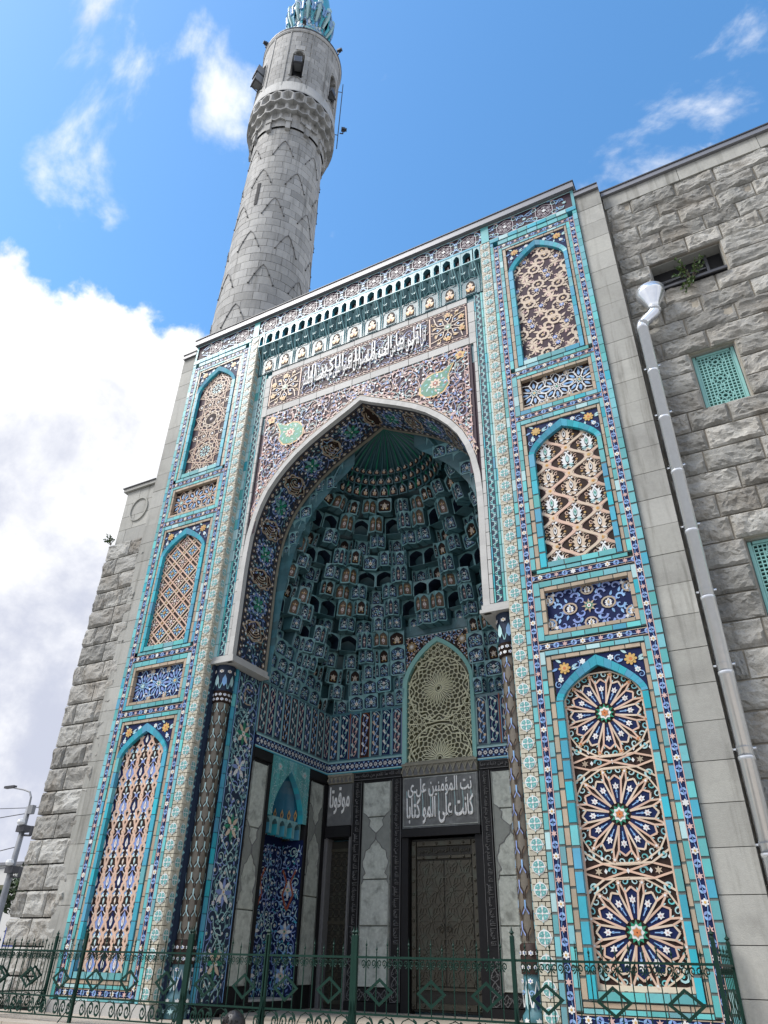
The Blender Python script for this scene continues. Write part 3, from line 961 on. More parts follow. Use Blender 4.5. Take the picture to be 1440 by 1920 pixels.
def palmette_panel(p, z0, zs, za):
    """interlaced straps with rows of big blue and wine palmettes"""
    S, L, F = p.pat('strapwork', .014), p.pat('leaf_scroll', .006, False), p.pat('palmette', .010, False)
    cw, ch = .60, .67
    for i in range(-2, 3):
        for sg in (1, -1):
            pts = []
            for j in range(49):
                t = j / 48
                v = z0 - .1 + t * (za - z0 + .2)
                x = i * cw / 2 + sg * .055 * math.cos(2 * PI * (v - z0) / (ch / 2)) + sg * .02 * math.cos(2 * PI * (v - z0) / ch)
                pts.append((x + (cw / 4), v))
            S.rib(pts, .052, STRAP)
    for j in range(-1, int((za - z0) / ch) + 2):
        v = z0 + j * ch
        for i in range(-2, 3):
            u = i * cw / 2
            F.palmette((u, v + .12), .175, (CORN if (i % 2) else NAVY, WHITE, PINK))
            for sg in (1, -1):
                L.rib([(u + sg * .03, v - .04), (u + sg * .15, v + .06), (u + sg * .13, v + .22), (u, v + .32)], .012, PINK, sides=False)
                L.leaf((u + sg * .10, v + .50), PI / 2 + sg * .6, .12, .05, WHITE)
                L.disc((u + sg * .12, v + .40), .018, PINK, 6)
            F.palmette((u, v + .45), .115, (DARK, PALE if i % 2 else STRAPY, WHITE), -PI / 2)
            for sg in (1, -1):
                L.rib([(u + sg * .02, v - .02), (u + sg * .14, v + .03), (u + sg * .15, v + .2), (u + sg * .05, v + .28)], .014, WHITE, sides=False)
                L.leaf((u + sg * .05, v + .29), PI / 2 + sg * .9, .13, .06, CORN)
                L.leaf((u + sg * .05, v - .05), -PI / 2 + sg * .9, .12, .06, LBLUE)
                L.leaf((u, v + .36), PI / 2 - sg * 1.2, .1, .045, WHITE)
        for i in range(-3, 3):
            c = (i * cw / 2 + cw / 4, v + .33)
            F.poly([(c[0], c[1] + .04), (c[0] + .035, c[1]), (c[0], c[1] - .04), (c[0] - .035, c[1])], STRAPY, .006)
            F.disc(c, .014, ORANGE, 6, .010)
def diagonal_panel(p, z0, zs, za):
    """diagonal plaited bands round square flower pictures"""
    S, L, F = p.pat('strapwork', .014), p.pat('leaf_scroll', .006, False), p.pat('blossom', .012, False)
    q = .37
    c45 = math.sqrt(.5)
    T = lambda a, b: ((a - b) * c45, z0 + .3 + (a + b) * c45)
    for k in range(-4, 12):
        for off in (-.05, .05):
            S.rib([T(k * q + off, -4), *[T(k * q + off, -4 + j * .1) for j in range(1, 110)]], .034, STRAP)
            S.rib([T(-4, k * q + off), *[T(-4 + j * .1, k * q + off) for j in range(1, 110)]], .034, STRAP if k % 2 else STRAPY)
    for a in range(-4, 12):
        for b in range(-6, 12):
            c = T((a + .5) * q, (b + .5) * q)
            if not p.inside(*c):
                continue
            big = (a + b) % 2
            L.poly([(c[0], c[1] + .19), (c[0] + .19, c[1]), (c[0], c[1] - .19), (c[0] - .19, c[1])], INK if big else DARK)
            for k in range(8):
                ang = k * PI / 4
                L.leaf((c[0] + .045 * math.cos(ang), c[1] + .045 * math.sin(ang)), ang, .095, .045, (PALE, LBLUE)[k % 2] if big else (STRAPY, PINK)[k % 2], .004)
                F.disc((c[0] + .135 * math.cos(ang + .39), c[1] + .135 * math.sin(ang + .39)), .014, WHITE, 5)
            F.star(c, .05, .026, 6, GOLD if big else WHITE)
            F.disc(c, .018, ORANGE if big else PINK, 6, .004)
    for a in range(-4, 12):
        for b in range(-6, 12):
            F.poly([T(a * q + x, b * q + y) for x, y in ((.03, .03), (-.03, .03), (-.03, -.03), (.03, -.03))], DARK, .004)
            F.disc(T(a * q, b * q), .018, GOLD, 6, .008)
def girih_panel(p, z0, zs, za):
    """fine star-and-polygon strapwork round three stars"""
    S, L, F = p.pat('strapwork', .012), p.pat('field_tile', .005, False), p.pat('star', .012, False)
    mid = (z0 + za) / 2
    for cz, r, gm in ((mid - 1.13, .62, PALE), (mid, .62, DARK), (mid + 1.13, .62, PALE)):
        old = p.inside
        ins = lambda u, v, c=cz: old(u, v) and abs(v - c) < .575
        S.inside = L.inside = F.inside = ins
        n = 10
        for k in range(n):
            a = PI / 2 + k * 2 * PI / n
            for m in (3, 4):
                b = a + m * 2 * PI / n
                p0, p1 = (r * math.cos(a), cz + r * math.sin(a)), (r * math.cos(b), cz + r * math.sin(b))
                S.rib([(p0[0] + (p1[0] - p0[0]) * t / 14, p0[1] + (p1[1] - p0[1]) * t / 14) for t in range(15)], .017, STRAPY if m == 4 else STRAP)
            h = a + PI / n
            for rr, qq in ((.27, .024), (.44, .028)):
                F.star((rr * math.cos(a), cz + rr * math.sin(a)), qq, qq * .6, 5, WHITE if rr < .4 else PINK)
                F.disc((rr * math.cos(h), cz + rr * math.sin(h)), qq * .62, STRAPY if rr < .4 else WHITE, 6)
                S.rib([(rr * math.cos(a + x), cz + rr * math.sin(a + x)) for x in (0, PI / n, 2 * PI / n)], .014, STRAPY)
            L.leaf((.07 * math.cos(a), cz + .07 * math.sin(a)), a, .15, .06, gm)
        F.star((0, cz), .06, .03, 8, WHITE)
        F.disc((0, cz), .026, GREEN if gm is PALE else PINK, 6, .004)
    for q in (S, L, F):
        q.inside = old
    for v in (mid - .565, mid + .565, mid - 1.7, mid + 1.7):
        for u in (-.45, -.15, .15, .45):
            F.star((u, v), .05, .025, 6, WHITE)
            S.rib([(u + .09 * math.cos(a * PI / 3), v + .09 * math.sin(a * PI / 3)) for a in range(6)], .018, STRAPY, closed=True)
for s_ in (1, -1):
    pier(s_)
# single bricks: the 300 that show largest stand alone, the rest are one mass
INL.sort(key=lambda r: (Vector(r[0]((r[1][0] + r[1][2]) / 2, (r[1][1] + r[1][3]) / 2, 0)) - CAM_POS).length)
UB = {}
for fr_, q, w0, w1, m in INL[:300]:
    if m.name not in UB:
        UB[m.name] = unit_brick(m)
    c = fr_((q[0] + q[2]) / 2, (q[1] + q[3]) / 2, w0)
    link('glazed_brick', UB[m.name], portal, MX(c, (1, 0, 0), (0, 0, 1), (0, -1, 0), (q[2] - q[0], q[3] - q[1], w1 - w0)))
mb = MB()
for fr_, q, w0, w1, m in INL[300:]:
    brick_mesh(mb, fr_, q, w0, w1, m)
mb.build('glazed_brickwork', portal, kind='stuff')
# ------------------------------------------------------------------ Arabic lettering
FORMS = {}
for cp in list(range(0xFE80, 0xFEFD)):
    d = unicodedata.decomposition(chr(cp)).split()
    if len(d) == 2 and d[0] in ('<initial>', '<medial>', '<final>', '<isolated>'):
        FORMS[(chr(int(d[1], 16)), d[0][1:-1])] = chr(cp)
def shape_text(t):
    """joins the letters of an Arabic line and puts them in drawing order"""
    joins_next = lambda c: (c, 'initial') in FORMS
    joins_prev = lambda c: (c, 'final') in FORMS
    out = []
    for i, c in enumerate(t):
        pv = i > 0 and joins_next(t[i - 1]) and joins_prev(c)
        nx = i < len(t) - 1 and joins_next(c) and joins_prev(t[i + 1])
        f = 'medial' if pv and nx else 'final' if pv else 'initial' if nx else 'isolated'
        out.append(FORMS.get((c, f), FORMS.get((c, 'isolated'), c)))
    return ''.join(reversed(out))
def text_mesh(t, m, depth=.03, bold=0.0, res=3, name='lettering'):
    c = bpy.data.curves.new('tmp_text', 'FONT')
    c.body = shape_text(t)
    c.resolution_u = res
    c.extrude = depth
    c.offset = bold
    o = bpy.data.objects.new('tmp_text', c)
    COL.objects.link(o)
    dg = bpy.context.evaluated_depsgraph_get()
    dg.update()
    me = bpy.data.meshes.new_from_object(o.evaluated_get(dg))
    bpy.data.objects.remove(o)
    bpy.data.curves.remove(c)
    me.name = name
    me.materials.clear()
    me.materials.append(m)
    n = len(me.vertices)
    co = np.empty(n * 3)
    me.vertices.foreach_get('co', co)
    co = co.reshape(n, 3)
    lo, hi = co.min(0), co.max(0)
    co[:, :2] = (co[:, :2] - (lo[:2] + hi[:2]) / 2) / (hi[:2] - lo[:2])
    co[:, 2] = (co[:, 2] - lo[2]) / max(1e-6, hi[2] - lo[2])
    me.vertices.foreach_set('co', co.ravel())
    me.update()
    return me

# ------------------------------------------------------------------ the central field of the portal, set back between the piers
YC = 0.20
AR = [(2.86, 7.03), (2.86, 8.2), (2.87, 9.2), (2.86, 9.7), (2.83, 10.15), (2.76, 10.6), (2.66, 10.95), (2.50, 11.33), (2.28, 11.66), (2.05, 11.93), (1.75, 12.22), (1.40, 12.48), (1.0, 12.72), (.65, 12.91), (.3, 13.10), (0, 13.28)]
def arch_x(z):
    """half width of the great arch at height z"""
    if z <= AR[0][1]:
        return AR[0][0]
    for (xa, za), (xb, zb) in zip(AR, AR[1:]):
        if za <= z <= zb:
            return xa + (xb - xa) * (z - za) / (zb - za)
    return -1
ARS = []
for (a, b) in zip(AR, AR[1:]):
    for t in range(4):
        ARS.append((a[0] + (b[0] - a[0]) * t / 4, a[1] + (b[1] - a[1]) * t / 4))
ARS.append(AR[-1])
ARF = [(-x, z) for x, z in ARS] + [(x, z) for x, z in reversed(ARS[:-1])]
def offset_line(pts, d):
    out = []
    for i, p in enumerate(pts):
        a, b = pts[max(i - 1, 0)], pts[min(i + 1, len(pts) - 1)]
        dx, dz = b[0] - a[0], b[1] - a[1]
        l = math.hypot(dx, dz)
        out.append((p[0] - dz / l * d, p[1] + dx / l * d))
    return out
frc = plane((0, YC, 0))
# slab of masonry over and beside the arch
mb = MB()
o1 = [(max(-3.40, min(3.40, x * 3.40 / max(abs(x), 1e-3) if z < 12 else x)), z) for x, z in ARF]
zt = 17.0
for (x0, z0), (x1, z1) in zip(ARF, ARF[1:]):
    for y in (YC + .03, 1.42):
        if abs(z1 - z0) > 0 and max(abs(x0), abs(x1)) > 0:
            xo = 3.40 if x0 + x1 > 0 else -3.40
            mb.add([(x0, y, z0), (x1, y, z1), (xo, y, z1), (xo, y, z0)], [(0, 1, 2, 3)], PURP)
mb.box((-3.398, YC + .03, 13.285), (3.398, 1.42, 17.2), TEAL)
mb.box((-5.829, .125, 17.203), (5.829, 5.2, 17.57), CREAM)
mb.build('arch_wall', portal)
# white band of stones round the arch, turquoise line, dark chain
mb = MB()
off = [offset_line(ARF, d) for d in (0.0, -.14)]
inner, outer = ARF, offset_line(ARF, .13)
acc = 0
for i in range(0, len(inner) - 1):
    L = math.dist(inner[i], inner[i + 1])
    g = .03
    q = [inner[i], inner[i + 1], outer[i + 1], outer[i]]
    if max(abs(q[2][0]), abs(q[3][0])) < .14 and False:
        continue
    v = [frc(*p, .02) for p in q] + [frc(*p, -.05) for p in q]
    mb.add(v, [(0, 1, 2, 3), (0, 1, 5, 4), (2, 3, 7, 6), (0, 3, 7, 4), (1, 2, 6, 5)], WSTONE)
mb.build('arch_moulding', portal, kind='stuff')
strips = MB()
TQ = [TURQ, TURQB, PALE, PALE]
for s in (1, -1):
    Xs = lambda a, b: (min(s * a, s * b), max(s * a, s * b))
    def B(a, b, z0, z1, along, L, m, w1, ms=None):
        x0, x1 = Xs(a, b)
        bricks(strips, frc, x0, z0, x1, z1, along, L, m, -.05, w1, ms=ms)
    B(2.995, 3.075, 7.2, 13.85, 'v', .30, WSTONE, .016)
    B(3.08, 3.115, 7.2, 15.45, 'v', .30, TURQ, .014, TQ)
    B(3.245, 3.30, 7.2, 15.45, 'v', .30, TURQ, .014, TQ)
    B(3.30, 3.398, 7.2, 15.45, 'v', .30, PALE, .010, TQ)
    B(2.90, 3.075, 13.86, 15.26, 'v', .34, WSTONE, .012)
    # chain of dark cusped links on turquoise
    P = Pat(strips, frc, None, -.01, .012, False)
    x = s * 3.18
    P.poly([(x - .063, 7.2), (x + .063, 7.2), (x + .063, 15.45), (x - .063, 15.45)], INK)
    P = Pat(strips, frc, None, .0, .008, False)
    n = 42
    st = (15.45 - 7.2) / n
    for i in range(n):
        z = 7.2 + (i + .5) * st
        P.rib([(x - .052, z - st * .36), (x + .008, z - st * .2), (x + .008, z + st * .2), (x - .052, z + st * .36)], .016, PALE)
        P.rib([(x + .052, z - st * .36 + st / 2), (x - .008, z - st * .2 + st / 2), (x - .008, z + st * .2 + st / 2), (x + .052, z + st * .36 + st / 2)], .016, TURQ)
        P.disc((x + .03, z), .018, PALE, 6)
        P.disc((x - .03, z + st / 2), .018, TURQ, 6)
    # reveal stones of the arch edge seen from the front are the lip below
    lip = MB()
    x0, x1 = Xs(2.80, 3.40)
    lip.box((x0, YC - .06, 7.03), (x1, 1.47, 7.095), WSTONE)
    lip.box((x0 + (.03 if s > 0 else 0), YC - .03, 7.097), (x1 - (0 if s > 0 else .03), 1.44, 7.19), WSTONE)
    lip.build('corbel_stone', portal)
bricks(strips, frc, -2.90, 13.87, 2.90, 14.09, 'u', .55, WSTONE, -.05, .012)
bricks(strips, frc, -2.90, 15.27, 2.90, 15.46, 'u', .55, WSTONE, -.05, .012)
strips.build('border_courses', portal, kind='stuff')

def in_spandrel(u, v):
    return abs(u) < 2.86 and v < 13.83 and v > 9.9 and abs(u) > arch_x(v - .16) + .10 if v < 13.2 else (abs(u) < 2.86 and v < 13.83 and v > 13.43 - abs(u) * .62 + .06)
# spandrels with scroll work and two green palmettes
ZS = [10.3 + i * .118 for i in range(31)]
gp = []
sp = MB()
ol = offset_line(ARF, .10)
for (x0, z0), (x1, z1) in zip(ol, ol[1:]):
    if z0 < 10.2:
        continue
    zt_ = 13.85
    sp.add([frc(x0, z0, .0), frc(x1, z1, .0), frc(x1, zt_, .0), frc(x0, zt_, .0)], [(0, 1, 2, 3)], PURP)
for s in (1, -1):
    a, b = sorted((s * 2.895, s * 2.75))
    sp.add([frc(a, 10.2, -.001), frc(b, 10.2, -.001), frc(b, 13.85, -.001), frc(a, 13.85, -.001)], [(0, 1, 2, 3)], PURP)
spo = sp.build('spandrel_mosaic', portal)
m1, m2, m3 = MB(), MB(), MB()
P = Pat(m1, frc, in_spandrel, .0, .012, False)
arabesque(P, (-2.8, 10.2, 2.8, 13.8), in_spandrel, .36, None, ([LBLUE, PINK, STRAP, PINK], [PINK, CORN, RED], [WHITE, PALE, PINK], RED), 5, .023, True, .20, .4)
P = Pat(m2, frc, in_spandrel, .008, .012, False)
arabesque(P, (-2.6, 10.4, 2.7, 13.8), in_spandrel, .36, None, ([PALE, PINK, CORN], [PINK, RED, BROWN], [WHITE, LBLUE], CORN), 9, .015, True, .12, .0)
P = Pat(m3, frc, None, .0, .016, False)
for s in (1, -1):
    c = (s * 2.02, 12.98)
    P.mb = m3
    P.poly([(c[0] + s * x, c[1] + y) for x, y in ((-.42, -.18), (-.30, -.34), (-.05, -.40), (.2, -.34), (.36, -.12), (.34, .15), (.5, .52), (.2, .33), (-.05, .36), (-.25, .28), (-.42, .08))], GOLD)
    P.poly([(c[0] + s * x * .88, c[1] + y * .88) for x, y in ((-.42, -.18), (-.30, -.34), (-.05, -.40), (.2, -.34), (.36, -.12), (.34, .15), (.5, .52), (.2, .33), (-.05, .36), (-.25, .28), (-.42, .08))], GREEN, .004)
    P.flower(c, .15, 8, STRAPY, RED, dw=.008)
    P.flower(c, .075, 6, RED, WHITE, dw=.014)
    for a in range(9):
        P.leaf((c[0] + .2 * math.cos(a * .7), c[1] + .2 * math.sin(a * .7)), a * .7 + .8, .12, .05, PALE if a % 2 else TURQ, .008)
    P.flower((s * 2.66, 13.62), .13, 5, GOLD, RED, dw=.01)
    # pink-and-white guilloche border along the field
    for x in (2.80,):
        P.rib([(s * (x - .05), 10.9), (s * (x - .05), 13.78)], .012, PINK)
        P.rib([(s * (x + .05), 10.3), (s * (x + .05), 13.83)], .014, PINK)
        for j in range(30):
            z = 10.5 + j * .11
            P.leaf((s * x, z), PI / 2 + (.6 if j % 2 else -.6), .10, .035, PINK if j % 2 else STRAPY)
b1, b2 = offset_line(ARF, .155), offset_line(ARF, .24)
P.rib([p for p in b1 if p[1] > 10.6], .014, STRAPY)
P.rib([p for p in b2 if p[1] > 10.9], .014, PINK)
mid = [p for p in offset_line(ARF, .2) if p[1] > 10.7]
for i in range(len(mid) - 1):
    for t in (0, .33, .66):
        c = (mid[i][0] + (mid[i + 1][0] - mid[i][0]) * t, mid[i][1] + (mid[i + 1][1] - mid[i][1]) * t)
        P.leaf(c, math.atan2(mid[i + 1][1] - mid[i][1], mid[i + 1][0] - mid[i][0]) + (.6 if (i + int(t * 3)) % 2 else -.6), .075, .028, STRAPY if i % 2 else PINK)
P.rib([(-2.83, 13.79), (2.83, 13.79)], .02, PINK)
m1.build('scroll_work', spo, kind='stuff')
m2.build('fine_scroll_work', spo, kind='stuff')
m3.build('green_palmette', spo)
# inscription panel with two gold squares
ip = MB()
P = Pat(ip, frc, None, -.02, .02, False)
P.poly([(-2.895, 14.1), (2.895, 14.1), (2.895, 15.26), (-2.895, 15.26)], PURP)
ipo = ip.build('inscription_panel', portal)
m1, m2 = MB(), MB()
P = Pat(m1, frc, lambda u, v: abs(u) < 1.86 and 14.2 < v < 15.17, .0, .010, False)
arabesque(P, (-1.9, 14.2, 1.9, 15.2), P.inside, .28, None, ([CORN, BROWN, TEALL], [BROWN, CORN, TEALL], [CORN, PINK], BROWN), 21, .016, False, .15, .3)
P.inside = None
for z in (14.15, 15.21):
    for dz in (-.035, .035):
        P.rib([(-2.86, z + dz), (2.86, z + dz)], .012, STRAP)
    for j in range(52):
        P.leaf((-2.82 + j * .11, z), (.5 if j % 2 else -.5), .085, .03, PINK if j % 2 else STRAPY, .003)
for u in (-2.86, -1.90, 1.90, 2.86):
    P.rib([(u, 14.2), (u, 15.17)], .035, STRAP)
for s in (1, -1):
    for sg in (1, -1):
        P.curve((s * 1.5, 14.68 + sg * .45), (s * 1.84, 14.68), -.25 * s * sg, .02, PINK)
        P.spiral((s * 1.72, 14.68 + sg * .3), .09, 1.2, 0, .018, CORN, s * sg)
for s in (1, -1):
    m2 = MB()
    P2 = Pat(m2, frc, None, .0, .014, False)
    cu, cv = s * 2.38, 14.68
    sq = lambda u, v, c=cu: abs(u - c) < .44 and abs(v - 14.68) < .46
    P2.inside = sq
    for a in range(8):
        an = a * PI / 4
        P2.rib([(cu + .16 * math.cos(an), cv + .16 * math.sin(an)), (cu + .30 * math.cos(an + .3), cv + .30 * math.sin(an + .3)), (cu + .42 * math.cos(an + .1), cv + .42 * math.sin(an + .1)), (cu + .58 * math.cos(an - .1), cv + .58 * math.sin(an - .1))], .026, STRAPY)
        P2.rib([(cu + .16 * math.cos(an), cv + .16 * math.sin(an)), (cu + .30 * math.cos(an - .3), cv + .30 * math.sin(an - .3)), (cu + .42 * math.cos(an - .1), cv + .42 * math.sin(an - .1))], .026, STRAPY)
        P2.leaf((cu + .33 * math.cos(an + .39), cv + .33 * math.sin(an + .39)), an + 1.2, .13, .06, GOLD)
        P2.leaf((cu + .48 * math.cos(an + .39), cv + .48 * math.sin(an + .39)), an - .6, .13, .06, STRAPY)
        P2.disc((cu + .27 * math.cos(an), cv + .27 * math.sin(an)), .03, LBLUE, 6, .004)
        P2.spiral((cu + .44 * math.cos(an + .2), cv + .44 * math.sin(an + .2)), .07, 1.1, an, .022, GOLD if a % 2 else STRAPY, 1 if a % 2 else -1)
    P2.star((cu, cv), .17, .09, 8, TAN, dw=.006)
    P2.star((cu, cv), .10, .05, 8, GREEN, dw=.009)
    P2.disc((cu, cv), .04, WHITE, 6, .012)
    for q in ((0, .40), (0, -.40), (.36, .2), (.36, -.2), (-.36, .2), (-.36, -.2)):
        if s * q[0] >= 0:
            P2.flower((cu + q[0], cv + q[1]), .085, 5, GOLD, ORANGE, dw=.014)
    m2.build('gold_square', ipo)
m1.build('scroll_ground', ipo, kind='stuff')
VERSE = 'اتل ما اوحي اليك من الكتاب واقم الصلوة ان الصلوة تنهى عن الفحشاء والمنكر'
link('lettering', text_mesh(VERSE, WHITE, .02, .006), ipo, MX((0, YC - .012, 14.56), (1, 0, 0), (0, 0, 1), (0, -1, 0), (3.60, .70, .03)))
for k, (t, u, wdt) in enumerate((('اتل ما الى ال', .9, 1.55), ('لله الاكبر الا', -.85, 1.6))):
    link('lettering', text_mesh(t, WHITE, .02, .004), ipo, MX((u, YC - .014, 14.80), (1, 0, 0), (0, 0, 1), (0, -1, 0), (wdt, .62, .03)))

# ------------------------------------------------------------------ cornice of small niches under the frieze
cor = MB()
cor.box((-3.398, .17, 15.47), (3.398, .23, 17.0), TEAL)
cor.box((-3.398, .0, 16.46), (3.398, .165, 16.49), TEALL)
cor.box((-3.398, -.005, 16.93), (3.398, .17, 16.99), TURQB)
cor.build('cornice_wall', portal)
def niche_mesh(name, gm):
    """arched box niche: posts, pointed head, dark back with a small flower"""
    b = MB()
    fr = plane((0, 0, 0))
    A = [(x, z) for x, z in arch_pts(.34, .60, .28, 5)]
    for (x0, z0), (x1, z1) in zip(A, A[1:]):
        b.add([fr(x0, z0, 0), fr(x1, z1, 0), fr(x1, 1, 0), fr(x0, 1, 0)], [(0, 1, 2, 3)], TEALL)
        b.add([fr(x0, z0, 0), fr(x1, z1, 0), fr(x1, z1, -.8), fr(x0, z0, -.8)], [(0, 1, 2, 3)], TEAL)
    for sg in (1, -1):
        b.add([fr(sg * .5, 0, 0), fr(sg * .34, 0, 0), fr(sg * .34, 1, 0), fr(sg * .5, 1, 0)], [(0, 1, 2, 3)], TEALL)
        b.add([fr(sg * .34, 0, 0), fr(sg * .34, .6, 0), fr(sg * .34, .6, -.8), fr(sg * .34, 0, -.8)], [(0, 1, 2, 3)], TURQB)
    b.add([fr(-.5, 0, -.8), fr(.5, 0, -.8), fr(.5, 1, -.8), fr(-.5, 1, -.8)], [(0, 1, 2, 3)], gm)
    P = Pat(b, fr, None, -.8, .08, False)
    P.flower((0, .3), .16, 6, GOLD, RED)
    P.leaf((0, .35), PI / 2, .3, .2, PINK)
    P.leaf((0, .2), -PI / 2, .2, .2, WHITE)
    return b.mesh(name)
NI = [niche_mesh('cornice_niche', DARK), niche_mesh('cornice_niche', PURP)]
def scallop_mesh():
    """shell bracket of two lobes, leaning out from the wall"""
    b = MB()
    n, r = 16, 6
    v, f = [], []
    for j in range(r + 1):
        t = j / r
        for i in range(n + 1):
            u = i / n
            lobe = abs(math.sin(2 * PI * u)) ** .6
            y = 1 - (t ** .65) * (.55 + .45 * lobe)
            z = t * (.86 + .14 * lobe)
            v.append(((u - .5), y, z))
    for j in range(r):
        for i in range(n):
            k = j * (n + 1) + i
            f.append((k, k + 1, k + n + 2, k + n + 1))
    b.add(v, f, DTEAL)
    for i in range(0, n + 1, 4):
        P = [(v[j * (n + 1) + i][0], v[j * (n + 1) + i][1] - .03, v[j * (n + 1) + i][2]) for j in range(r + 1)]
        b.tube(P, .018, TEALL, 4)
    for uc in (-.25, .25):
        for k in range(5):
            a = PI / 2 + k * 2 * PI / 5
            b.add([(uc, .40, .42), (uc + .09 * math.cos(a - .35), .36, .42 + .10 * math.sin(a - .35)), (uc + .14 * math.cos(a), .34, .42 + .16 * math.sin(a)), (uc + .09 * math.cos(a + .35), .36, .42 + .10 * math.sin(a + .35))], [(0, 1, 2, 3)], PALE)
    return b.mesh('shell_bracket')
SCM = scallop_mesh()
def gold_panel_mesh():
    b = MB()
    fr = plane((0, 0, 0))
    P = Pat(b, fr, None, 0, .3, True)
    q = [(-.36, .04), (.36, .04), (.36, .6), (.25, .82), (0, .92), (-.25, .82), (-.36, .6)]
    P.poly([(x * 1.22, (z - .45) * 1.12 + .45) for x, z in q], TEAL)
    P = Pat(b, fr, None, .3, .1, False)
    P.poly(q, DARK)
    P = Pat(b, fr, None, .4, .2, False)
    P.flower((0, .55), .22, 5, STRAPY, GOLD)
    for sg in (1, -1):
        P.leaf((sg * .05, .15), PI / 2 - sg * .9, .42, .22, GOLD)
        P.leaf((sg * .04, .35), PI / 2 - sg * 1.4, .3, .18, STRAPY)
    P.disc((0, .28), .09, ORANGE, 6, .1)
    return b.mesh('gold_flower_panel')
GPM = gold_panel_mesh()
nb = 12
bw = 6.6 / nb
for i in range(nb + 1):
    x = -3.3 + i * bw
    if i < nb:
        link('shell_bracket', SCM, portal, MX((x + bw / 2, .0, 16.06), s=(bw * .99, .175, .40)))
        link('cornice_niche', NI[0], portal, MX((x + bw / 2, .004, 16.49), s=(bw * .56, .17, .435)))
        link('gold_flower_panel', GPM, portal, MX((x + bw / 2, .172, 15.50), s=(bw * .60, .05, .50)))
    link('cornice_niche', NI[1], portal, MX((min(3.30, max(-3.30, x)), .0, 16.49), s=(bw * .42 if 0 < i < nb else .18, .17, .435)))
rb = MB()
for i in range(nb + 1):
    x = -3.3 + i * bw
    for d in (-.03, .03):
        rb.tube([(x + d, .165, 15.5), (x + d, .15, 15.95), (x + d * 2, .08, 16.2), (x + d * 3, .0, 16.46)], .014, TEALL, 4)
    rb.tube([(x + bw * .18, .16, 16.02), (x + bw * .5, .10, 16.10), (x + bw * .82, .16, 16.02)], .014, TEALL, 4)
rb.build('cornice_rib', portal, kind='stuff')
# frieze of six-petalled rosettes with cusped scrolls, full width
fz = MB()
fz.box((-5.83, .02, 16.94), (5.83, .12, 17.57), PURP)
frieze = fz.build('rosette_frieze', portal)
fr0 = plane((0, .02, 0))
m1 = MB()
P = Pat(m1, fr0, None, 0, .016, False)
for s in (1, -1):
    P.poly([(s * 3.45, 16.95), (s * 3.65, 16.95), (s * 3.65, 17.56), (s * 3.45, 17.56)], TURQ, .01)
    P.poly([(s * 5.76, 16.95), (s * 5.828, 16.95), (s * 5.828, 17.56), (s * 5.76, 17.56)], TURQ, .01)
for z in (16.96, 17.545):
    P.rib([(-5.82, z), (5.82, z)], .03, PALE, .004)
cs = [-3.42 + .36 + i * .684 for i in range(10)]
cs += [s * (3.72 + .36 + i * 1.0) for s in (1, -1) for i in range(2)]
for c in cs:
    z = 17.25
    for a in range(6):
        an = a * PI / 3 + PI / 6
        P.rib([(c + .13 * math.cos(an) + .05 * math.cos(q * PI / 3), z + .13 * math.sin(an) + .05 * math.sin(q * PI / 3)) for q in range(6)], .015, LILAC, closed=True)
        P.disc((c + .13 * math.cos(an), z + .13 * math.sin(an)), .018, WHITE, 6, .004)
        P.rib([(c + .21 * math.cos(an - .5), z + .21 * math.sin(an - .5)), (c + .235 * math.cos(an), z + .235 * math.sin(an)), (c + .21 * math.cos(an + .5), z + .21 * math.sin(an + .5))], .020, LILAC)
    P.star((c, z), .07, .035, 6, WHITE, dw=.006)
for c in cs:
    wide = .342 if abs(c) < 3.4 else .5
    for sx in (1, -1):
        for sg in (1, -1):
            P.spiral((c + sx * .255, 17.25 + sg * .165), .085, 1.2, PI / 2 * sg, .026, PALE, sg * sx)
            P.rib([(c + sx * .10, 17.25 + sg * .275), (c + sx * .2, 17.25 + sg * .26), (c + sx * wide, 17.25 + sg * .10)], .020, LBLUE)
            P.leaf((c + sx * .30, 17.25 + sg * .05), sg * 1.2 if sx > 0 else PI - sg * 1.2, .11, .05, LBLUE)
            P.leaf((c + sx * .17, 17.25 + sg * .25), 0 if sx > 0 else PI, .12, .05, PINK)
        P.star((c + sx * wide, 17.25), .06, .03, 6, PALE)
        if wide > .4:
            P.spiral((c + sx * .40, 17.25 + .13), .08, 1.2, 0, .024, LBLUE, sx)
            P.spiral((c + sx * .40, 17.25 - .13), .08, 1.2, 0, .024, PALE, -sx)
m1.build('rosette', frieze, kind='stuff')
# sheet-metal coping
cp = MB()
cp.box((-5.87, -.10, 17.575), (5.87, 5.3, 17.77), CAPM)
cp.box((-5.89, -.12, 17.773), (5.89, 5.3, 17.80), EDGE)
cp.build('metal_coping', portal)

# ------------------------------------------------------------------ underside of the great arch with cartouches
ss = [0.0]
for a, b in zip(ARF, ARF[1:]):
    ss.append(ss[-1] + math.dist(a, b))
TOT = ss[-1]
arr_s = np.array(ss)
arr_x = np.array([p[0] for p in ARF])
arr_z = np.array([p[1] for p in ARF])
def intr(u, v, w):
    """u along the arch from its middle, v depth into the niche, w off the surface"""
    q = min(max(u + TOT / 2, 0), TOT)
    x, z = float(np.interp(q, arr_s, arr_x)), float(np.interp(q, arr_s, arr_z))
    e = .05
    xa, za = float(np.interp(q - e, arr_s, arr_x)), float(np.interp(q - e, arr_s, arr_z))
    xb, zb = float(np.interp(q + e, arr_s, arr_x)), float(np.interp(q + e, arr_s, arr_z))
    dx, dz = xb - xa, zb - za
    l = math.hypot(dx, dz) or 1
    return (x + dz / l * w, YC + v, z - dx / l * w)
DEP = 1.22
mb = MB()
nn = 120
v = []
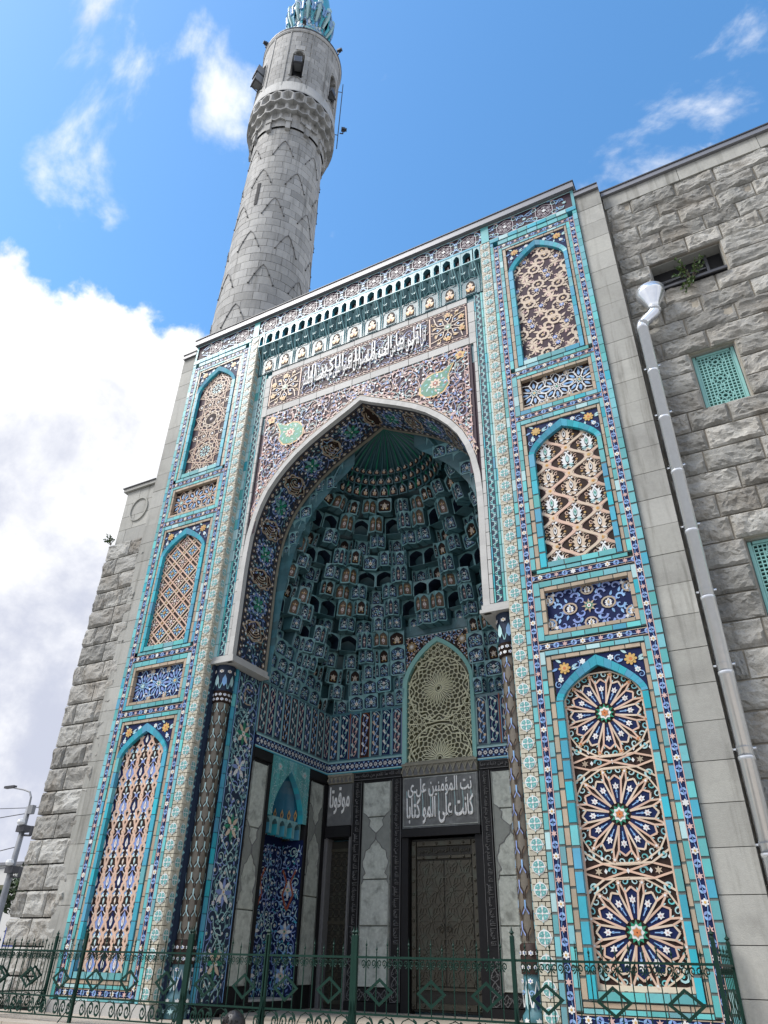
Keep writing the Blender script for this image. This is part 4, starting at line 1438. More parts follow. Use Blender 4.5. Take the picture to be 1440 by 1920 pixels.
for i in range(nn + 1):
    u = -TOT / 2 + TOT * i / nn
    v += [intr(u, -.02, 0), intr(u, DEP, 0)]
mb.add(v, [(2 * i, 2 * i + 2, 2 * i + 3, 2 * i + 1) for i in range(nn)], INK)
soff = mb.build('arch_soffit', portal)
m1, m2 = MB(), MB()
edge = MB()
for v0, v1, mm in ((-.02, .10, WSTONE), (DEP - .09, DEP, OLDST)):
    q = []
    for i in range(nn + 1):
        u = -TOT / 2 + TOT * i / nn
        q += [intr(u, v0, .006), intr(u, v1, .006)]
    edge.add(q, [(2 * i, 2 * i + 2, 2 * i + 3, 2 * i + 1) for i in range(nn)], mm)
edge.build('edge_stone', soff)
ins = lambda u, v: .24 < v < DEP - .22
P = Pat(m1, intr, ins, .0, .014, False)
arabesque(P, (-TOT / 2, .25, TOT / 2, DEP - .2), ins, .30, None, ([CORN, LBLUE, BROWN, TEALL], [CORN, TEALL, LBLUE], [WHITE, PALE], GOLD), 33, .018, False, .18)
P.inside = None
for vv in (.13, .24, DEP - .22, DEP - .12):
    P.rib([(-TOT / 2 + TOT * i / nn, vv) for i in range(nn + 1)], .014, BROWN)
n = int(TOT / .17)
for i in range(n):
    u = -TOT / 2 + (i + .5) * TOT / n
    for vv in (.185, DEP - .17):
        P.poly([(u - .07, vv), (u, vv + .045), (u + .07, vv), (u, vv - .045)], TAN if i % 2 else BROWN)
        P.disc((u, vv), .022, WHITE, 6, .004)
m1.build('scroll_ground', soff, kind='stuff')
car = text_mesh('الملك لله', TAN, .02, .012, 2)
P = Pat(m2, intr, None, .0, .02, True)
cen = DEP / 2
k = 0
for sg in (1, -1):
    for i in range(11):
        u = sg * (.0 + i * .665)
        if i == 0 and sg < 0:
            continue
        if i % 2 == 0:
            pts = []
            for a in range(28):
                an = a * 2 * PI / 28
                r = 1 + .10 * math.cos(8 * an)
                pts.append((u + .22 * r * math.cos(an), cen + .37 * r * math.sin(an)))
            P.poly(pts, DARK, -.006, sides=False)
            P.rib(pts, .03, TAN, closed=True)
            for j in range(5):
                P.curve((u - .13 + .05 * j, cen - .24 + .03 * j), (u - .10 + .05 * j, cen + .22 - .03 * j), .18, .022, TAN)
            P.curve((u + .1, cen - .26), (u - .12, cen + .24), -.5, .026, TAN)
            P.disc((u + .06, cen + .1), .03, WHITE, 6)
        else:
            for a in range(8):
                an = a * PI / 4
                P.leaf((u + .06 * math.cos(an), cen + .06 * math.sin(an)), an, .17, .10, GREEN if a % 2 else TEALL)
                P.disc((u + .25 * math.cos(an), cen + .30 * math.sin(an)), .028, WHITE, 6)
                P.rib([(u + .20 * math.cos(an), cen + .24 * math.sin(an)), (u + .27 * math.cos(an + .4), cen + .33 * math.sin(an + .4)), (u + .20 * math.cos(an + .8), cen + .24 * math.sin(an + .8))], .018, CORN)
            P.flower((u, cen), .07, 6, GREEN, WHITE)
m2.build('cartouche', soff, kind='stuff')
# ------------------------------------------------------------------ honeycomb vault over the entrance
vault = thing('muqarnas_vault', 'dark teal honeycomb half dome of stacked cells inside the great arch', 'vault', (0, 1.47, 7.1))
VC = 1.45
PROF = [(7.0, 3.05), (8.0, 3.0), (8.8, 2.88), (9.6, 2.66), (10.3, 2.36), (10.9, 2.02), (11.5, 1.58), (12.0, 1.16), (12.4, .8)]
EXPO = [(7.0, 16), (7.6, 9), (8.3, 5.5), (9.0, 3.6), (9.8, 2.7), (10.6, 2.2), (11.2, 2.0), (13, 2.0)]
ip_ = lambda T, z: float(np.interp(z, [a for a, b in T], [b for a, b in T]))
RXP = [(7.0, 3.05), (9.0, 2.92), (9.6, 2.83), (10.3, 2.70), (10.9, 2.50), (11.5, 2.10), (12.0, 1.60), (12.4, 1.1)]
def contour(z, grow=0.0, n=160):
    r = ip_(PROF, z) + grow
    rx = max(r, ip_(RXP, z) + grow)
    e = ip_(EXPO, z)
    ry = r * 3.10 / 3.05
    pts = []
    for i in range(n + 1):
        a = PI * i / n
        c, s = math.cos(a), math.sin(a)
        pts.append((rx * math.copysign(abs(c) ** (2 / e), c), VC + ry * max(0, s) ** (2 / e)))
    return pts
def resample(pts, k):
    d = [0]
    for a, b in zip(pts, pts[1:]):
        d.append(d[-1] + math.dist(a, b))
    out = []
    for i in range(k + 1):
        q = d[-1] * i / k
        out.append((float(np.interp(q, d, [p[0] for p in pts])), float(np.interp(q, d, [p[1] for p in pts]))))
    return out, d[-1]
# backing shell that closes the vault behind the cells
sh = MB()
zz = [7.05, 7.4, 7.8, 8.2, 8.7, 9.2, 9.7, 10.2, 10.7, 11.2, 11.6, 12.0, 12.3]
rows_ = [contour(z, .60, 48) for z in zz]
v = []
for z, row in zip(zz, rows_):
    v += [(x, y, z + .1) for x, y in row]
f = []
for j in range(len(zz) - 1):
    for i in range(48):
        k = j * 49 + i
        c = [v[q] for q in (k, k + 1, k + 50, k + 49)]
        if all(abs(p[0]) < 1.15 and p[1] > 3.5 and p[2] < 9.3 for p in c):
            continue
        f.append((k, k + 1, k + 50, k + 49))
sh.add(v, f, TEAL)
sh.build('vault_shell', vault)

def motif(P, kind, w, h):
    """little garden picture for one facet, local coordinates centred on the facet"""
    r = min(w, h)
    if kind in (0, 1, 4):
        for sx in (1, -1):
            for sy, tt in ((.30, LBLUE), (-.05, PALE), (-.34, LBLUE)):
                P.spiral((sx * w * .33, sy * h), r * .13, 1.1, PI / 2 * sx, r * .06, tt, sx)
            P.leaf((sx * w * .12, h * .30), PI / 2 - sx * .9, r * .2, r * .1, PALE)
            P.leaf((sx * w * .10, -h * .40), PI / 2 - sx * 1.1, r * .24, r * .1, LBLUE)
    if kind == 0:
        P.flower((0, -.02 * h), r * .20, 6, WHITE, GOLD, dw=.01)
        for sg in (1, -1):
            P.spiral((sg * w * .25, h * .10), r * .16, 1.1, PI / 2, r * .09, LBLUE, sg)
            P.spiral((sg * w * .22, -h * .24), r * .15, 1.0, -PI / 2, r * .08, PALE, -sg)
        P.leaf((0, h * .1), PI / 2, h * .26, r * .16, PALE)
    elif kind == 1:
        for sg in (1, -1):
            P.rib([(0, -h * .36), (sg * w * .12, -h * .1), (sg * w * .30, h * .02), (sg * w * .24, h * .2), (sg * w * .1, h * .12)], r * .085, PALE, sides=False)
            P.leaf((sg * w * .08, -h * .3), PI / 2 - sg * .9, r * .3, r * .14, LBLUE)
            P.disc((sg * w * .27, -h * .26), r * .06, WHITE, 6)
        P.flower((0, h * .16), r * .14, 6, WHITE, PINK, dw=.01)
        P.leaf((0, -h * .34), PI / 2, h * .36, r * .12, WHITE)
    elif kind == 2:
        P.rib([(0, -h * .42), (w * .2, -h * .12), (0, h * .2), (-w * .2, -h * .12)], r * .08, PINK, closed=True, sides=False)
        P.flower((0, -h * .10), r * .20, 6, WHITE, RED, dw=.01)
        P.leaf((0, h * .15), PI / 2, h * .2, r * .2, STRAPY)
        for sg in (1, -1):
            P.disc((sg * w * .22, h * .22), r * .08, GOLD, 6)
    elif kind == 3:
        P.palmette((0, 0), r * .36, (STRAPY, WHITE, GOLD))
        for sg in (1, -1):
            P.leaf((sg * w * .1, -h * .36), PI / 2 - sg * 1.0, r * .3, r * .12, GOLD)
            P.disc((sg * w * .3, h * .1), r * .05, WHITE, 6)
    else:
        for a in range(6):
            P.leaf((0, 0), a * PI / 3 + .3, r * .34, r * .14, LBLUE if a % 2 else PALE)
            P.disc((r * .34 * math.cos(a * PI / 3 + .8), r * .34 * math.sin(a * PI / 3 + .8)), r * .055, WHITE, 6)
        P.flower((0, 0), r * .12, 6, GREEN, WHITE, dw=.01)
def cell_mesh(plan, kinds, lean=.16, arch=.28, name='muqarnas_cell', ground=INK, frame=TEALL):
    """one cell: a faceted block with a framed, pointed recess on each facet and a tapering foot.
    local x across, y into the wall (0 front, 1 back), z up (0..1)"""
    b = MB()
    foot = []
    top, bot = [], []
    for x, y in plan:
        top.append((x, y))
        bot.append((x, y + lean))
    for i in range(len(plan) - 1):
        P0, P1 = Vector((*plan[i], 0)), Vector((*plan[i + 1], 0))
        d = P1 - P0
        L = d.length
        d.normalize()
        nrm = Vector((d.y, -d.x, 0))
        def fr(u, v_, w, P0=P0, d=d, nrm=nrm, L=L):
            p = P0 + d * (u + L / 2) + nrm * w
            return (p.x, p.y + lean * (1 - v_) ** 1.6, v_)
        m = L * .5 * (.90 if L > .4 else .84)
        A = arch_pts(m, .64, .30 if arch else .22, 4, .45)
        # frame round the recess
        zb = .07
        ch = .10 if kinds[0] != 'void' else .002
        bw = .40 if kinds[0] != 'void' else .49
        out = [(-L * bw, 0), (-L / 2, ch), (-L / 2, .6)] + [(x / m * L / 2, 1.0) for x, z in A] + [(L / 2, .6), (L / 2, ch), (L * bw, 0)]
        inn = [(-m * bw * 2, zb if ch > .01 else .01), (-m, ch + .05), (-m, .64)] + A + [(m, .64), (m, ch + .05), (m * bw * 2, zb if ch > .01 else .01)]
        foot += [fr(*q, 0) for q in (out[1], out[0], out[-1], out[-2])]
        n = len(out)
        b.add([fr(*q, 0) for q in out] + [fr(*q, 0) for q in inn], [(k, k + 1, n + k + 1, n + k) for k in range(n - 1)] + [(0, n - 1, 2 * n - 1, n)], frame)
        k = kinds[i % len(kinds)]
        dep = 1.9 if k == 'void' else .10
        b.add([fr(*q, 0) for q in inn] + [fr(*q, -dep) for q in inn], [(j, (j + 1) % n, n + (j + 1) % n, n + j) for j in range(n)], TEAL if k != 'void' else INK)  # hollow cells: walls and back coloured near-black to stand in for deep shade
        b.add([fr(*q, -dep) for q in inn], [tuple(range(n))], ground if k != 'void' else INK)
        if k == 'void':
            P = Pat(b, lambda u, v_, w, fr=fr: fr(u, v_ + .30, w - 1.8), None, 0, .02, False)
            motif(P, 3, L * .6, .45)
        else:
            P = Pat(b, lambda u, v_, w, fr=fr: fr(u, v_ + .47, w - .10), None, 0, .03, False)
            motif(P, k, m * 1.9, .72)
        # raised rib along the edge of the facet
        b.tube([fr(-L / 2, 0, .0), fr(-L / 2, .5, .01), fr(-L / 2, 1, .0)], .022, frame, 4, False)
    # sides, top and tapering foot
    x0, y0 = plan[0]
    x1, y1 = plan[-1]
    for (x, y) in (plan[0], plan[-1]):
        b.add([(x, y + lean, 0), (x, 1.3, 0), (x, 1.3, 1), (x, y, 1)], [(0, 1, 2, 3)], TEAL)
    t = [(x, y, 1) for x, y in plan] + [(x1, 1.3, 1), (x0, 1.3, 1)]
    b.add(t, [tuple(range(len(t)))], TEAL)
    n = len(foot)
    b.add(foot + [(x, 1.3, z - .02) for x, y, z in foot], [(i, i + 1, n + i + 1, n + i) for i in range(n - 1)], TEAL)
    return b.mesh(name)
FLAT, TRI, WEDGE, CONC = [(-.5, .12), (.5, .12)], [(-.5, .42), (-.28, .06), (.28, .06), (.5, .42)], [(-.5, .40), (0, .05), (.5, .40)], [(-.5, 0), (-.3, .22), (.3, .22), (.5, 0)]
CELLS = {
    'flat': [cell_mesh(FLAT, [0]), cell_mesh(FLAT, [1]), cell_mesh(FLAT, [4])],
    'tri': [cell_mesh(TRI, [1, 0, 1]), cell_mesh(TRI, [1, 4, 1])],
    'wedge': [cell_mesh(WEDGE, [0, 0]), cell_mesh(WEDGE, [1, 1])],
    'conc': [cell_mesh(CONC, [1, 4, 1]), cell_mesh(CONC, [1, 3, 1], ground=DARK)],
    'pink': [cell_mesh(WEDGE, [2, 2], ground=BROWN, name='pendant_bracket'), cell_mesh([(-.5, .3), (-.17, 0), (.17, 0), (.5, .3)], [1, 2, 1], name='pendant_bracket')],
    'gold': [cell_mesh(TRI, [2, 3, 2], ground=DARK), cell_mesh(FLAT, [3], ground=DARK)],
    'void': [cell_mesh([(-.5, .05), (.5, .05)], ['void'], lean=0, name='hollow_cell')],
}
TIERS = 13
CHAN = [(135, 7, 0, 4), (45, 7, 0, 4), (104, 5.5, 5, 6), (76, 5.5, 5, 6), (146, 6, 5, 6), (34, 6, 5, 6), (121, 7, 7, 8), (59, 7, 7, 8), (90, 6, 8, 9), (157, 7, 7, 9), (23, 7, 7, 9),
        (138, 9, 10, 11), (106, 9, 10, 11), (74, 9, 10, 11), (42, 9, 10, 11), (170, 6, 3, 5), (10, 6, 3, 5), (165, 8, 10, 11), (15, 8, 10, 11)]
DZ = (12.0 - 7.12) / TIERS
crng = random.Random(11)
for k in range(TIERS):
    z = 7.12 + k * DZ
    zt = z + DZ
    pts = contour(zt, .02)
    _, Lc = resample(pts, 10)
    wid = .42 if k < 5 else .44 if k < 9 else .40
    n = max(8, round(Lc / wid))
    n += (n + k) % 2
    fine, _ = resample(pts, n * 2)
    fineb, _ = resample(contour(z, .02), n * 2)
    for i in range(n):
        # staggered from tier to tier
        a, b = fine[2 * i], fine[2 * i + 2]
        ab, bb = fineb[2 * i], fineb[2 * i + 2]
        if k % 2:
            if i == n - 1:
                continue
            a, b = fine[2 * i + 1], fine[2 * i + 3]
            ab, bb = fineb[2 * i + 1], fineb[2 * i + 3]
        cx, cy = (a[0] + b[0]) / 2, (a[1] + b[1]) / 2
        w = math.dist(a, b)
        X = Vector((b[0] - a[0], b[1] - a[1], 0)).normalized()
        # local y goes away from the room
        Y = Vector((-X.y, X.x, 0))
        if Y.dot(Vector((cx, cy - VC + .001, 0))) < 0:
            X, Y = -X, -Y
        if abs(cx) < 1.02 and cy > 3.6 and zt < 9.0:
            continue
        mid = i - (n - (1 if k % 2 else 0)) // 2
        ph = (abs(2 * i - n + (1 if not k % 2 else 2)) // 2)
        fw, hs, push, z0 = 1.0, 1.0, 0.0, z
        if k < 4:
            kind = ('flat', 'flat', 'tri', 'wedge')[(ph + k) % 4]
            push = (0, .03, -.03, .0)[(ph * 3 + k) % 4]
            ang = math.atan2(cy - VC, abs(cx))
            if k >= 2 and ph % 6 == 3:
                kind = 'conc'
        elif k in (4, 7, 10):
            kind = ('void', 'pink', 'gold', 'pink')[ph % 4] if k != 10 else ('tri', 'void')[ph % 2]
            push = (.10, -.10, -.03, -.10)[ph % 4] if k != 10 else (-.05, .12)[ph % 2]
        elif k in (5, 8, 11):
            kind = ('wedge', 'tri', 'flat', 'tri')[ph % 4] if k != 11 else ('wedge', 'pink')[ph % 2]
            push = (.06, -.03, 0, -.03)[ph % 4]
        elif k in (6, 9):
            kind = ('gold', 'conc', 'tri', 'flat')[ph % 4]
            push = (-.08, .05, -.03, .05)[ph % 4]
        else:
            kind = 'gold' if ph % 2 else 'pink'
            hs = .9
        if k > 0:
            push += (.03 + .006 * k) * math.cos(2 * PI * (ph / 3.0 + (k % 3) / 3.0)) + crng.uniform(-.012, .012)
        az = math.degrees(math.atan2(cy - VC, cx))
        top = 0.0
        for (ca, hw, k0, k1) in CHAN:
            da = abs(az - ca)
            if k0 <= k <= k1 and da < hw:
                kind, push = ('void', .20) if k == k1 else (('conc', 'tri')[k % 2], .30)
                if k == k1:
                    fw, hs = 1.08, 1.12
                break
            if k in (k1, k1 - 1) and hw <= da < hw + 9:
                kind, push = ('pink' if k == k1 else 'wedge'), -.13
                if k == k1:
                    z0, hs = z - .06, 1.14
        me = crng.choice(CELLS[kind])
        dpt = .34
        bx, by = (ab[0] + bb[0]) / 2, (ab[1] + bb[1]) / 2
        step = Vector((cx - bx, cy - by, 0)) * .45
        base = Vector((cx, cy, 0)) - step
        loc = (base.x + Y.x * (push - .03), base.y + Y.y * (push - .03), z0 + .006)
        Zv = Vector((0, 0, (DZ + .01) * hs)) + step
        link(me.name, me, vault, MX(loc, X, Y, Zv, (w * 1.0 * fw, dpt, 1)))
mb = MB()
mb.lathe([(2.75, 11.5), (2.5, 12.2), (2.0, 12.9), (1.2, 13.5), (.0, 13.75)], TEAL, (0, VC, 0), 32, 0.0, PI)
mb.build('vault_crown', vault)
# fluted shell that closes the top
fl = MB()
nf, per, nr = 22, 6, 12
ztop, zb0, r0 = 13.34, 12.03, 1.13
v, f = [], []
cols = nf * per
for j in range(nr + 1):
    t = j / nr
    r = r0 * (1 - t ** 1.6) ** .8 + .02
    z = zb0 + (ztop - zb0) * (t ** .86)
    for i in range(cols + 1):
        a = PI * i / cols
        u = (i % per) / per
        sc_ = abs(math.sin(PI * u))
        rr = r * (1 + .13 * sc_ * (1 - t * .5))
        v.append((1.28 * rr * math.cos(a), VC + rr * math.sin(a), z + .05 * sc_ * (1 - t)))
for j in range(nr):
    for i in range(cols):
        k = j * (cols + 1) + i
        f.append((k, k + 1, k + cols + 2, k + cols + 1))
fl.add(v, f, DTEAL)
fl.build('fluted_shell', vault)
rb = MB()
for q in range(nf + 1):
    i = q * per
    rb.tube([(v[j * (cols + 1) + i][0] * .985, VC + (v[j * (cols + 1) + i][1] - VC) * .985, v[j * (cols + 1) + i][2]) for j in range(nr + 1)], [.026 * (1 - .75 * j / nr) for j in range(nr + 1)], (TEAL, GREEN)[q % 2], 4, False)
rb.build('shell_rib', vault, kind='stuff')
def petal_mesh():
    b = MB()
    P = Pat(b, plane((0, 0, 0)), None, 0, .10, True)
    q = [(-.46, 0), (.46, 0), (.46, .45), (.3, .75), (0, 1.0), (-.3, .75), (-.46, .45)]
    P.poly(q, TEAL)
    P = Pat(b, plane((0, 0, 0)), None, .10, .08, False)
    P.poly([(x * .74, .08 + z * .76) for x, z in q], DARK)
    P = Pat(b, plane((0, 0, 0)), None, .2, .1, False)
    P.flower((0, .30), .22, 5, STRAPY, GOLD)
    P.leaf((0, .45), PI / 2, .25, .2, WHITE)
    P.disc((0, .14), .07, RED, 6)
    return b.mesh('shell_petal')
PET = petal_mesh()
for row, (rr, zz_, n_, h_) in enumerate(((1.17, 12.0, 17, .30), (1.06, 12.30, 18, .22), (.92, 12.52, 17, .18))):
    for i in range(n_):
        a = PI * (i + .5) / n_
        X = Vector((-math.sin(a), math.cos(a), 0)) * -1
        Y = Vector((math.cos(a), math.sin(a), 0))
        tilt = Vector((-math.cos(a) * .45, -math.sin(a) * .45, .9)).normalized()
        link('shell_petal', PET, vault, MX((1.28 * rr * math.cos(a), VC + rr * math.sin(a), zz_), X, Y, tilt, (rr * PI / n_ * 1.15, .25, h_)))

# wall that closes the vault against the back of the great arch, with its own ranks of cells
zq = [7.05 + i * .2 for i in range(32)]
for s in (1, -1):
    mb = MB()
    for za, zb in zip(zq, zq[1:]):
        xa, xb = max(0, ip_(RXP, za) - .25), max(0, ip_(RXP, zb) - .25)
        sx_ = lambda z: 1.40 * 1.13 * (max(0, 1 - ((z - 12.03) / 1.31) ** 1.6)) ** .80 if z > 12.03 else 9
        xa, xb = min(xa, sx_(za)), min(xb, sx_(zb))
        ya = 1.475
        oa, ob = max(arch_x(za), 0) + .25, max(arch_x(zb), 0) + .25
        if za > 13.0:
            oa = ob = .8
        mb.add([(s * xa, ya, za), (s * oa, ya, za), (s * ob, ya, zb), (s * xb, ya, zb)], [(0, 1, 2, 3)], TEAL)
    mb.build('vault_front_wall', vault)
for j in range(9):
    z = 10.15 + j * .35
    for i in range(9):
        for s in (1, -1):
            x = i * .34 + (.17 if j % 2 else 0)
            zm = z + .17
            lim = ip_(RXP, zm) if zm < 12 else 1.55 * math.sqrt(max(0, 1 - ((zm - 12) / 1.35)))
            if lim - .1 < x < arch_x(zm) + .1 and x > .1:
                me = crng.choice(CELLS['flat'] + CELLS['tri'])
                link(me.name, me, vault, MX((s * x, 1.44 - .03 * (j % 2), z), s=(.335, .2, .345)))

# ------------------------------------------------------------------ walls of the recess below the vault
rec = thing('entrance_recess', 'deep entrance recess of grey marble panels, black carved borders and blue tiles under the vault', 'entrance', (0, 3, .8))
BY, SX = 4.58, 3.05
mb = MB()
mb.box((-SX - .9, BY + .35, .79), (SX + .9, BY + .55, 9.2), TEAL)          # back of everything
for s in (1, -1):
    for (y0, y1, z0, z1) in ((.45, 2.25, .79, 7.1), (3.74, BY + .34, .79, 7.1), (2.25, 3.74, 5.56, 7.1)):
        a, b = sorted((s * (SX + .02), s * (SX + .30)))
        mb.box((a, y0, z0), (b, y1, z1), BLACK)
    a, b = sorted((s * (SX + .012), s * 3.395))
    mb.box((a, .60, .79), (b, .66, 7.03), NAVY)
    a, b = sorted((s * 3.325, s * 3.399))
    mb.box((a, .212, .79), (b, .598, 7.03), INK)
    # back wall masonry round door, side door and window
    a, b = sorted((s * .84, s * 2.28))
    mb.box((a, BY + .02, .79), (b, BY + .34, 5.66), BLACK)
    a, b = sorted((s * .96, s * (SX + .3)))
    mb.box((a, BY + .02, 5.66), (b, BY + .34, 7.12), TEAL)
    a, b = sorted((s * 2.282, s * (SX + .3)))
    mb.box((a, BY + .02, 4.14), (b, BY + .34, 5.655), BLACK)
    a, b = sorted((s * 2.98, s * (SX + .3)))
    mb.box((a, BY + .02, .79), (b, BY + .34, 4.135), CARVE)
mb.box((-.838, BY + .02, 4.07), (.838, BY + .34, 5.66), BLACK)
mb.box((-.96, BY + .02, 8.90), (.96, BY + .34, 9.2), TEAL)
mb.build('recess_wall', rec)
mb = MB()
mb.box((-3.395, -.0, .66), (3.395, BY + .3, .79), PAVE)
mb.box((-SX, 1.45, .793), (SX, BY, .83), PAVE)
mb.build('threshold', rec)
bk = plane((0, BY, 0))
SIDE = {1: plane((SX, 0, 0), U=(0, 1, 0), V=(0, 0, 1), W=(-1, 0, 0)), -1: plane((-SX, 0, 0), U=(0, 1, 0), V=(0, 0, 1), W=(1, 0, 0))}
def slab_(mb, fr, u0, v0, u1, v1, w0, w1, m, ch=.012):
    v = [fr(u0, v0, w0), fr(u1, v0, w0), fr(u1, v1, w0), fr(u0, v1, w0), fr(u0 + ch, v0 + ch, w1), fr(u1 - ch, v0 + ch, w1), fr(u1 - ch, v1 - ch, w1), fr(u0 + ch, v1 - ch, w1)]
    mb.add(v, [(4, 5, 6, 7), (0, 1, 5, 4), (1, 2, 6, 5), (2, 3, 7, 6), (3, 0, 4, 7)], m)
def marble(fr, u0, v0, u1, v1, cuts, ornament, parent):
    """grey marble panel in slabs with a carved cusped break"""
    zs = [v0] + cuts + [v1]
    o = None
    for a, b in zip(zs, zs[1:]):
        mb = MB()
        slab_(mb, fr, u0, a + .004, u1, b - .004, -.02, .022, MARB)
        q = mb.build('marble_panel', parent)
        o = o or q
    mb = MB()
    P = Pat(mb, fr, None, .0, .035, False)
    P.rib([(u0 + .012, v0), (u0 + .012, v1)], .02, MARBD)
    P.rib([(u1 - .012, v0), (u1 - .012, v1)], .02, MARBD)
    if ornament:
        w = u1 - u0
        zc = v0 + (v1 - v0) * ornament
        P = Pat(mb, fr, None, .0, .026, False)
        P2 = Pat(mb, fr, None, .0, .034, True)
        for sg in (1, -1):
            uc = (u0 + u1) / 2
            e = u1 if sg > 0 else u0
            X = lambda t: uc + sg * w * t
            line = [(X(.5), zc - .48), (X(.42), zc - .40), (X(.43), zc - .30), (X(.34), zc - .24), (X(.44), zc - .10), (X(.46), zc + .0), (X(.40), zc + .08), (X(.36), zc + .22), (X(.22), zc + .27), (X(.17), zc + .34), (X(.02), zc + .44)]
            up = [(X(.02), zc + .44), (X(.0), zc + .58), (X(.14), zc + .66), (X(.26), zc + .74), (X(.22), zc + .86), (X(.36), zc + .98), (X(.5), zc + 1.05)]
            for a, b in zip(line + up[1:], (line + up[1:])[1:]):
                P.poly([a, b, (e - sg * .014, b[1]), (e - sg * .014, a[1])], MARBD)
            P2.rib(line, .014, CARVE)
            P2.rib(up, .014, CARVE)
    mb.build('marble_moulding', parent, kind='stuff')
def carved_border(fr, u0, v0, u1, v1, parent, vert=True, knots=True):
    """black stone border with raised script, knotwork at its foot"""
    mb = MB()
    slab_(mb, fr, u0, v0, u1, v1, -.02, .012, BLACK)
    o = mb.build('carved_border', parent)
    m2 = MB()
    P = Pat(m2, fr, None, .012, .012, False)
    e = .016
    P.rib([(u0 + e, v0 + e), (u1 - e, v0 + e), (u1 - e, v1 - e), (u0 + e, v1 - e)], .012, CARVE, closed=True)
    r = random.Random(int((u0 * 7 + v0 * 3) * 10))
    if vert and knots:
        w = u1 - u0
        uc = (u0 + u1) / 2
        z = v0 + .12
        while z < v0 + .85:
            for sg in (1, -1):
                P.rib([(uc, z - .1), (uc + sg * w * .32, z - .05), (uc + sg * w * .2, z + .04), (uc, z + .1)], .016, CARVE)
                P.spiral((uc + sg * w * .2, z), w * .16, 1.1, 0, .014, CARVE, sg)
            z += .2
    return o, m2
SC = [text_mesh(t, CARVE, .02, .0, 1, 'carved_script') for t in ('انا فتحنا لك فتحا مبينا ليغفر', 'لك الله ما تقدم من ذنبك وما', 'تاخر ويتم نعمته عليك ويهديك')]
def script_on(fr, u0, v0, u1, v1, o, vert, k, n):
    """rows of raised script along a border"""
    for i in range(n):
        if vert:
            a, b = v0 + (v1 - v0) * i / n, v0 + (v1 - v0) * (i + 1) / n
            c = fr((u0 + u1) / 2, (a + b) / 2, .012)
            U, V, W = Vector(fr(1, 0, 0)) - Vector(fr(0, 0, 0)), Vector((0, 0, 1)), Vector(fr(0, 0, 1)) - Vector(fr(0, 0, 0))
            link('carved_script', SC[(i + k) % 3], o, MX(c, -V, U, W, ((b - a) * .97, (u1 - u0) * .72, .018)))
        else:
            a, b = u0 + (u1 - u0) * i / n, u0 + (u1 - u0) * (i + 1) / n
            c = fr((a + b) / 2, (v0 + v1) / 2, .012)
            U, V, W = Vector(fr(1, 0, 0)) - Vector(fr(0, 0, 0)), Vector((0, 0, 1)), Vector(fr(0, 0, 1)) - Vector(fr(0, 0, 0))
            link('carved_script', SC[(i + k) % 3], o, MX(c, U, V, W, ((b - a) * .97, (v1 - v0) * .72, .018)))
def frieze_arches(fr, u0, v0, u1, v1, parent, pitch):
    """weathered limestone band of little round arches"""
    mb = MB()
    slab_(mb, fr, u0, v0, u1, v1, -.02, .05, OLDST)
    P = Pat(mb, fr, None, .05, .003, False)
    Q = Pat(mb, fr, None, .05, .03, True)
    n = max(1, round((u1 - u0) / pitch))
    st = (u1 - u0) / n
    for i in range(n):
        c = u0 + (i + .5) * st
        h = v1 - v0
        P.poly([(c - st * .33, v0 + .02), (c + st * .33, v0 + .02), (c + st * .33, v0 + h * .4), (c + st * .2, v0 + h * .6), (c, v0 + h * .7), (c - st * .2, v0 + h * .6), (c - st * .33, v0 + h * .4)], CARVE)
        Q.rib([(c - st * .5, v0 + h * .25), (c - st * .36, v0 + h * .45), (c, v0 + h * .78), (c + st * .36, v0 + h * .45), (c + st * .5, v0 + h * .25)], st * .16, OLDST)
    Q.rib([(u0, v1 - .03), (u1, v1 - .03)], .05, OLDST)
    mb.build('arched_frieze', parent)
def star_band(fr, u0, u1, parent):
    """blue band of white eight-pointed stars between pale fillets"""
    mb = MB()
    slab_(mb, fr, u0, 5.64, u1, 5.85, -.02, .02, NAVY, .002)
    P = Pat(mb, fr, None, .02, .008, False)
    for z, m in ((5.625, PALE), (5.865, PALE), (5.60, TURQB), (5.89, TEALL)):
        P.rib([(u0, z), (u1, z)], .022, m, sides=True)
    n = max(1, round((u1 - u0) / .135))
    st = (u1 - u0) / n
    for i in range(n):
        c = u0 + (i + .5) * st
        P.star((c, 5.745), .062, .03, 8, WHITE)
        P.disc((c, 5.745), .018, NAVY, 6, .003)
        for dz in (-.085, .085):
            P.poly([(c + st / 2 - .03, 5.745 + dz), (c + st / 2, 5.745 + dz * .4), (c + st / 2 + .03, 5.745 + dz)], LBLUE)
    mb.build('star_band', parent)
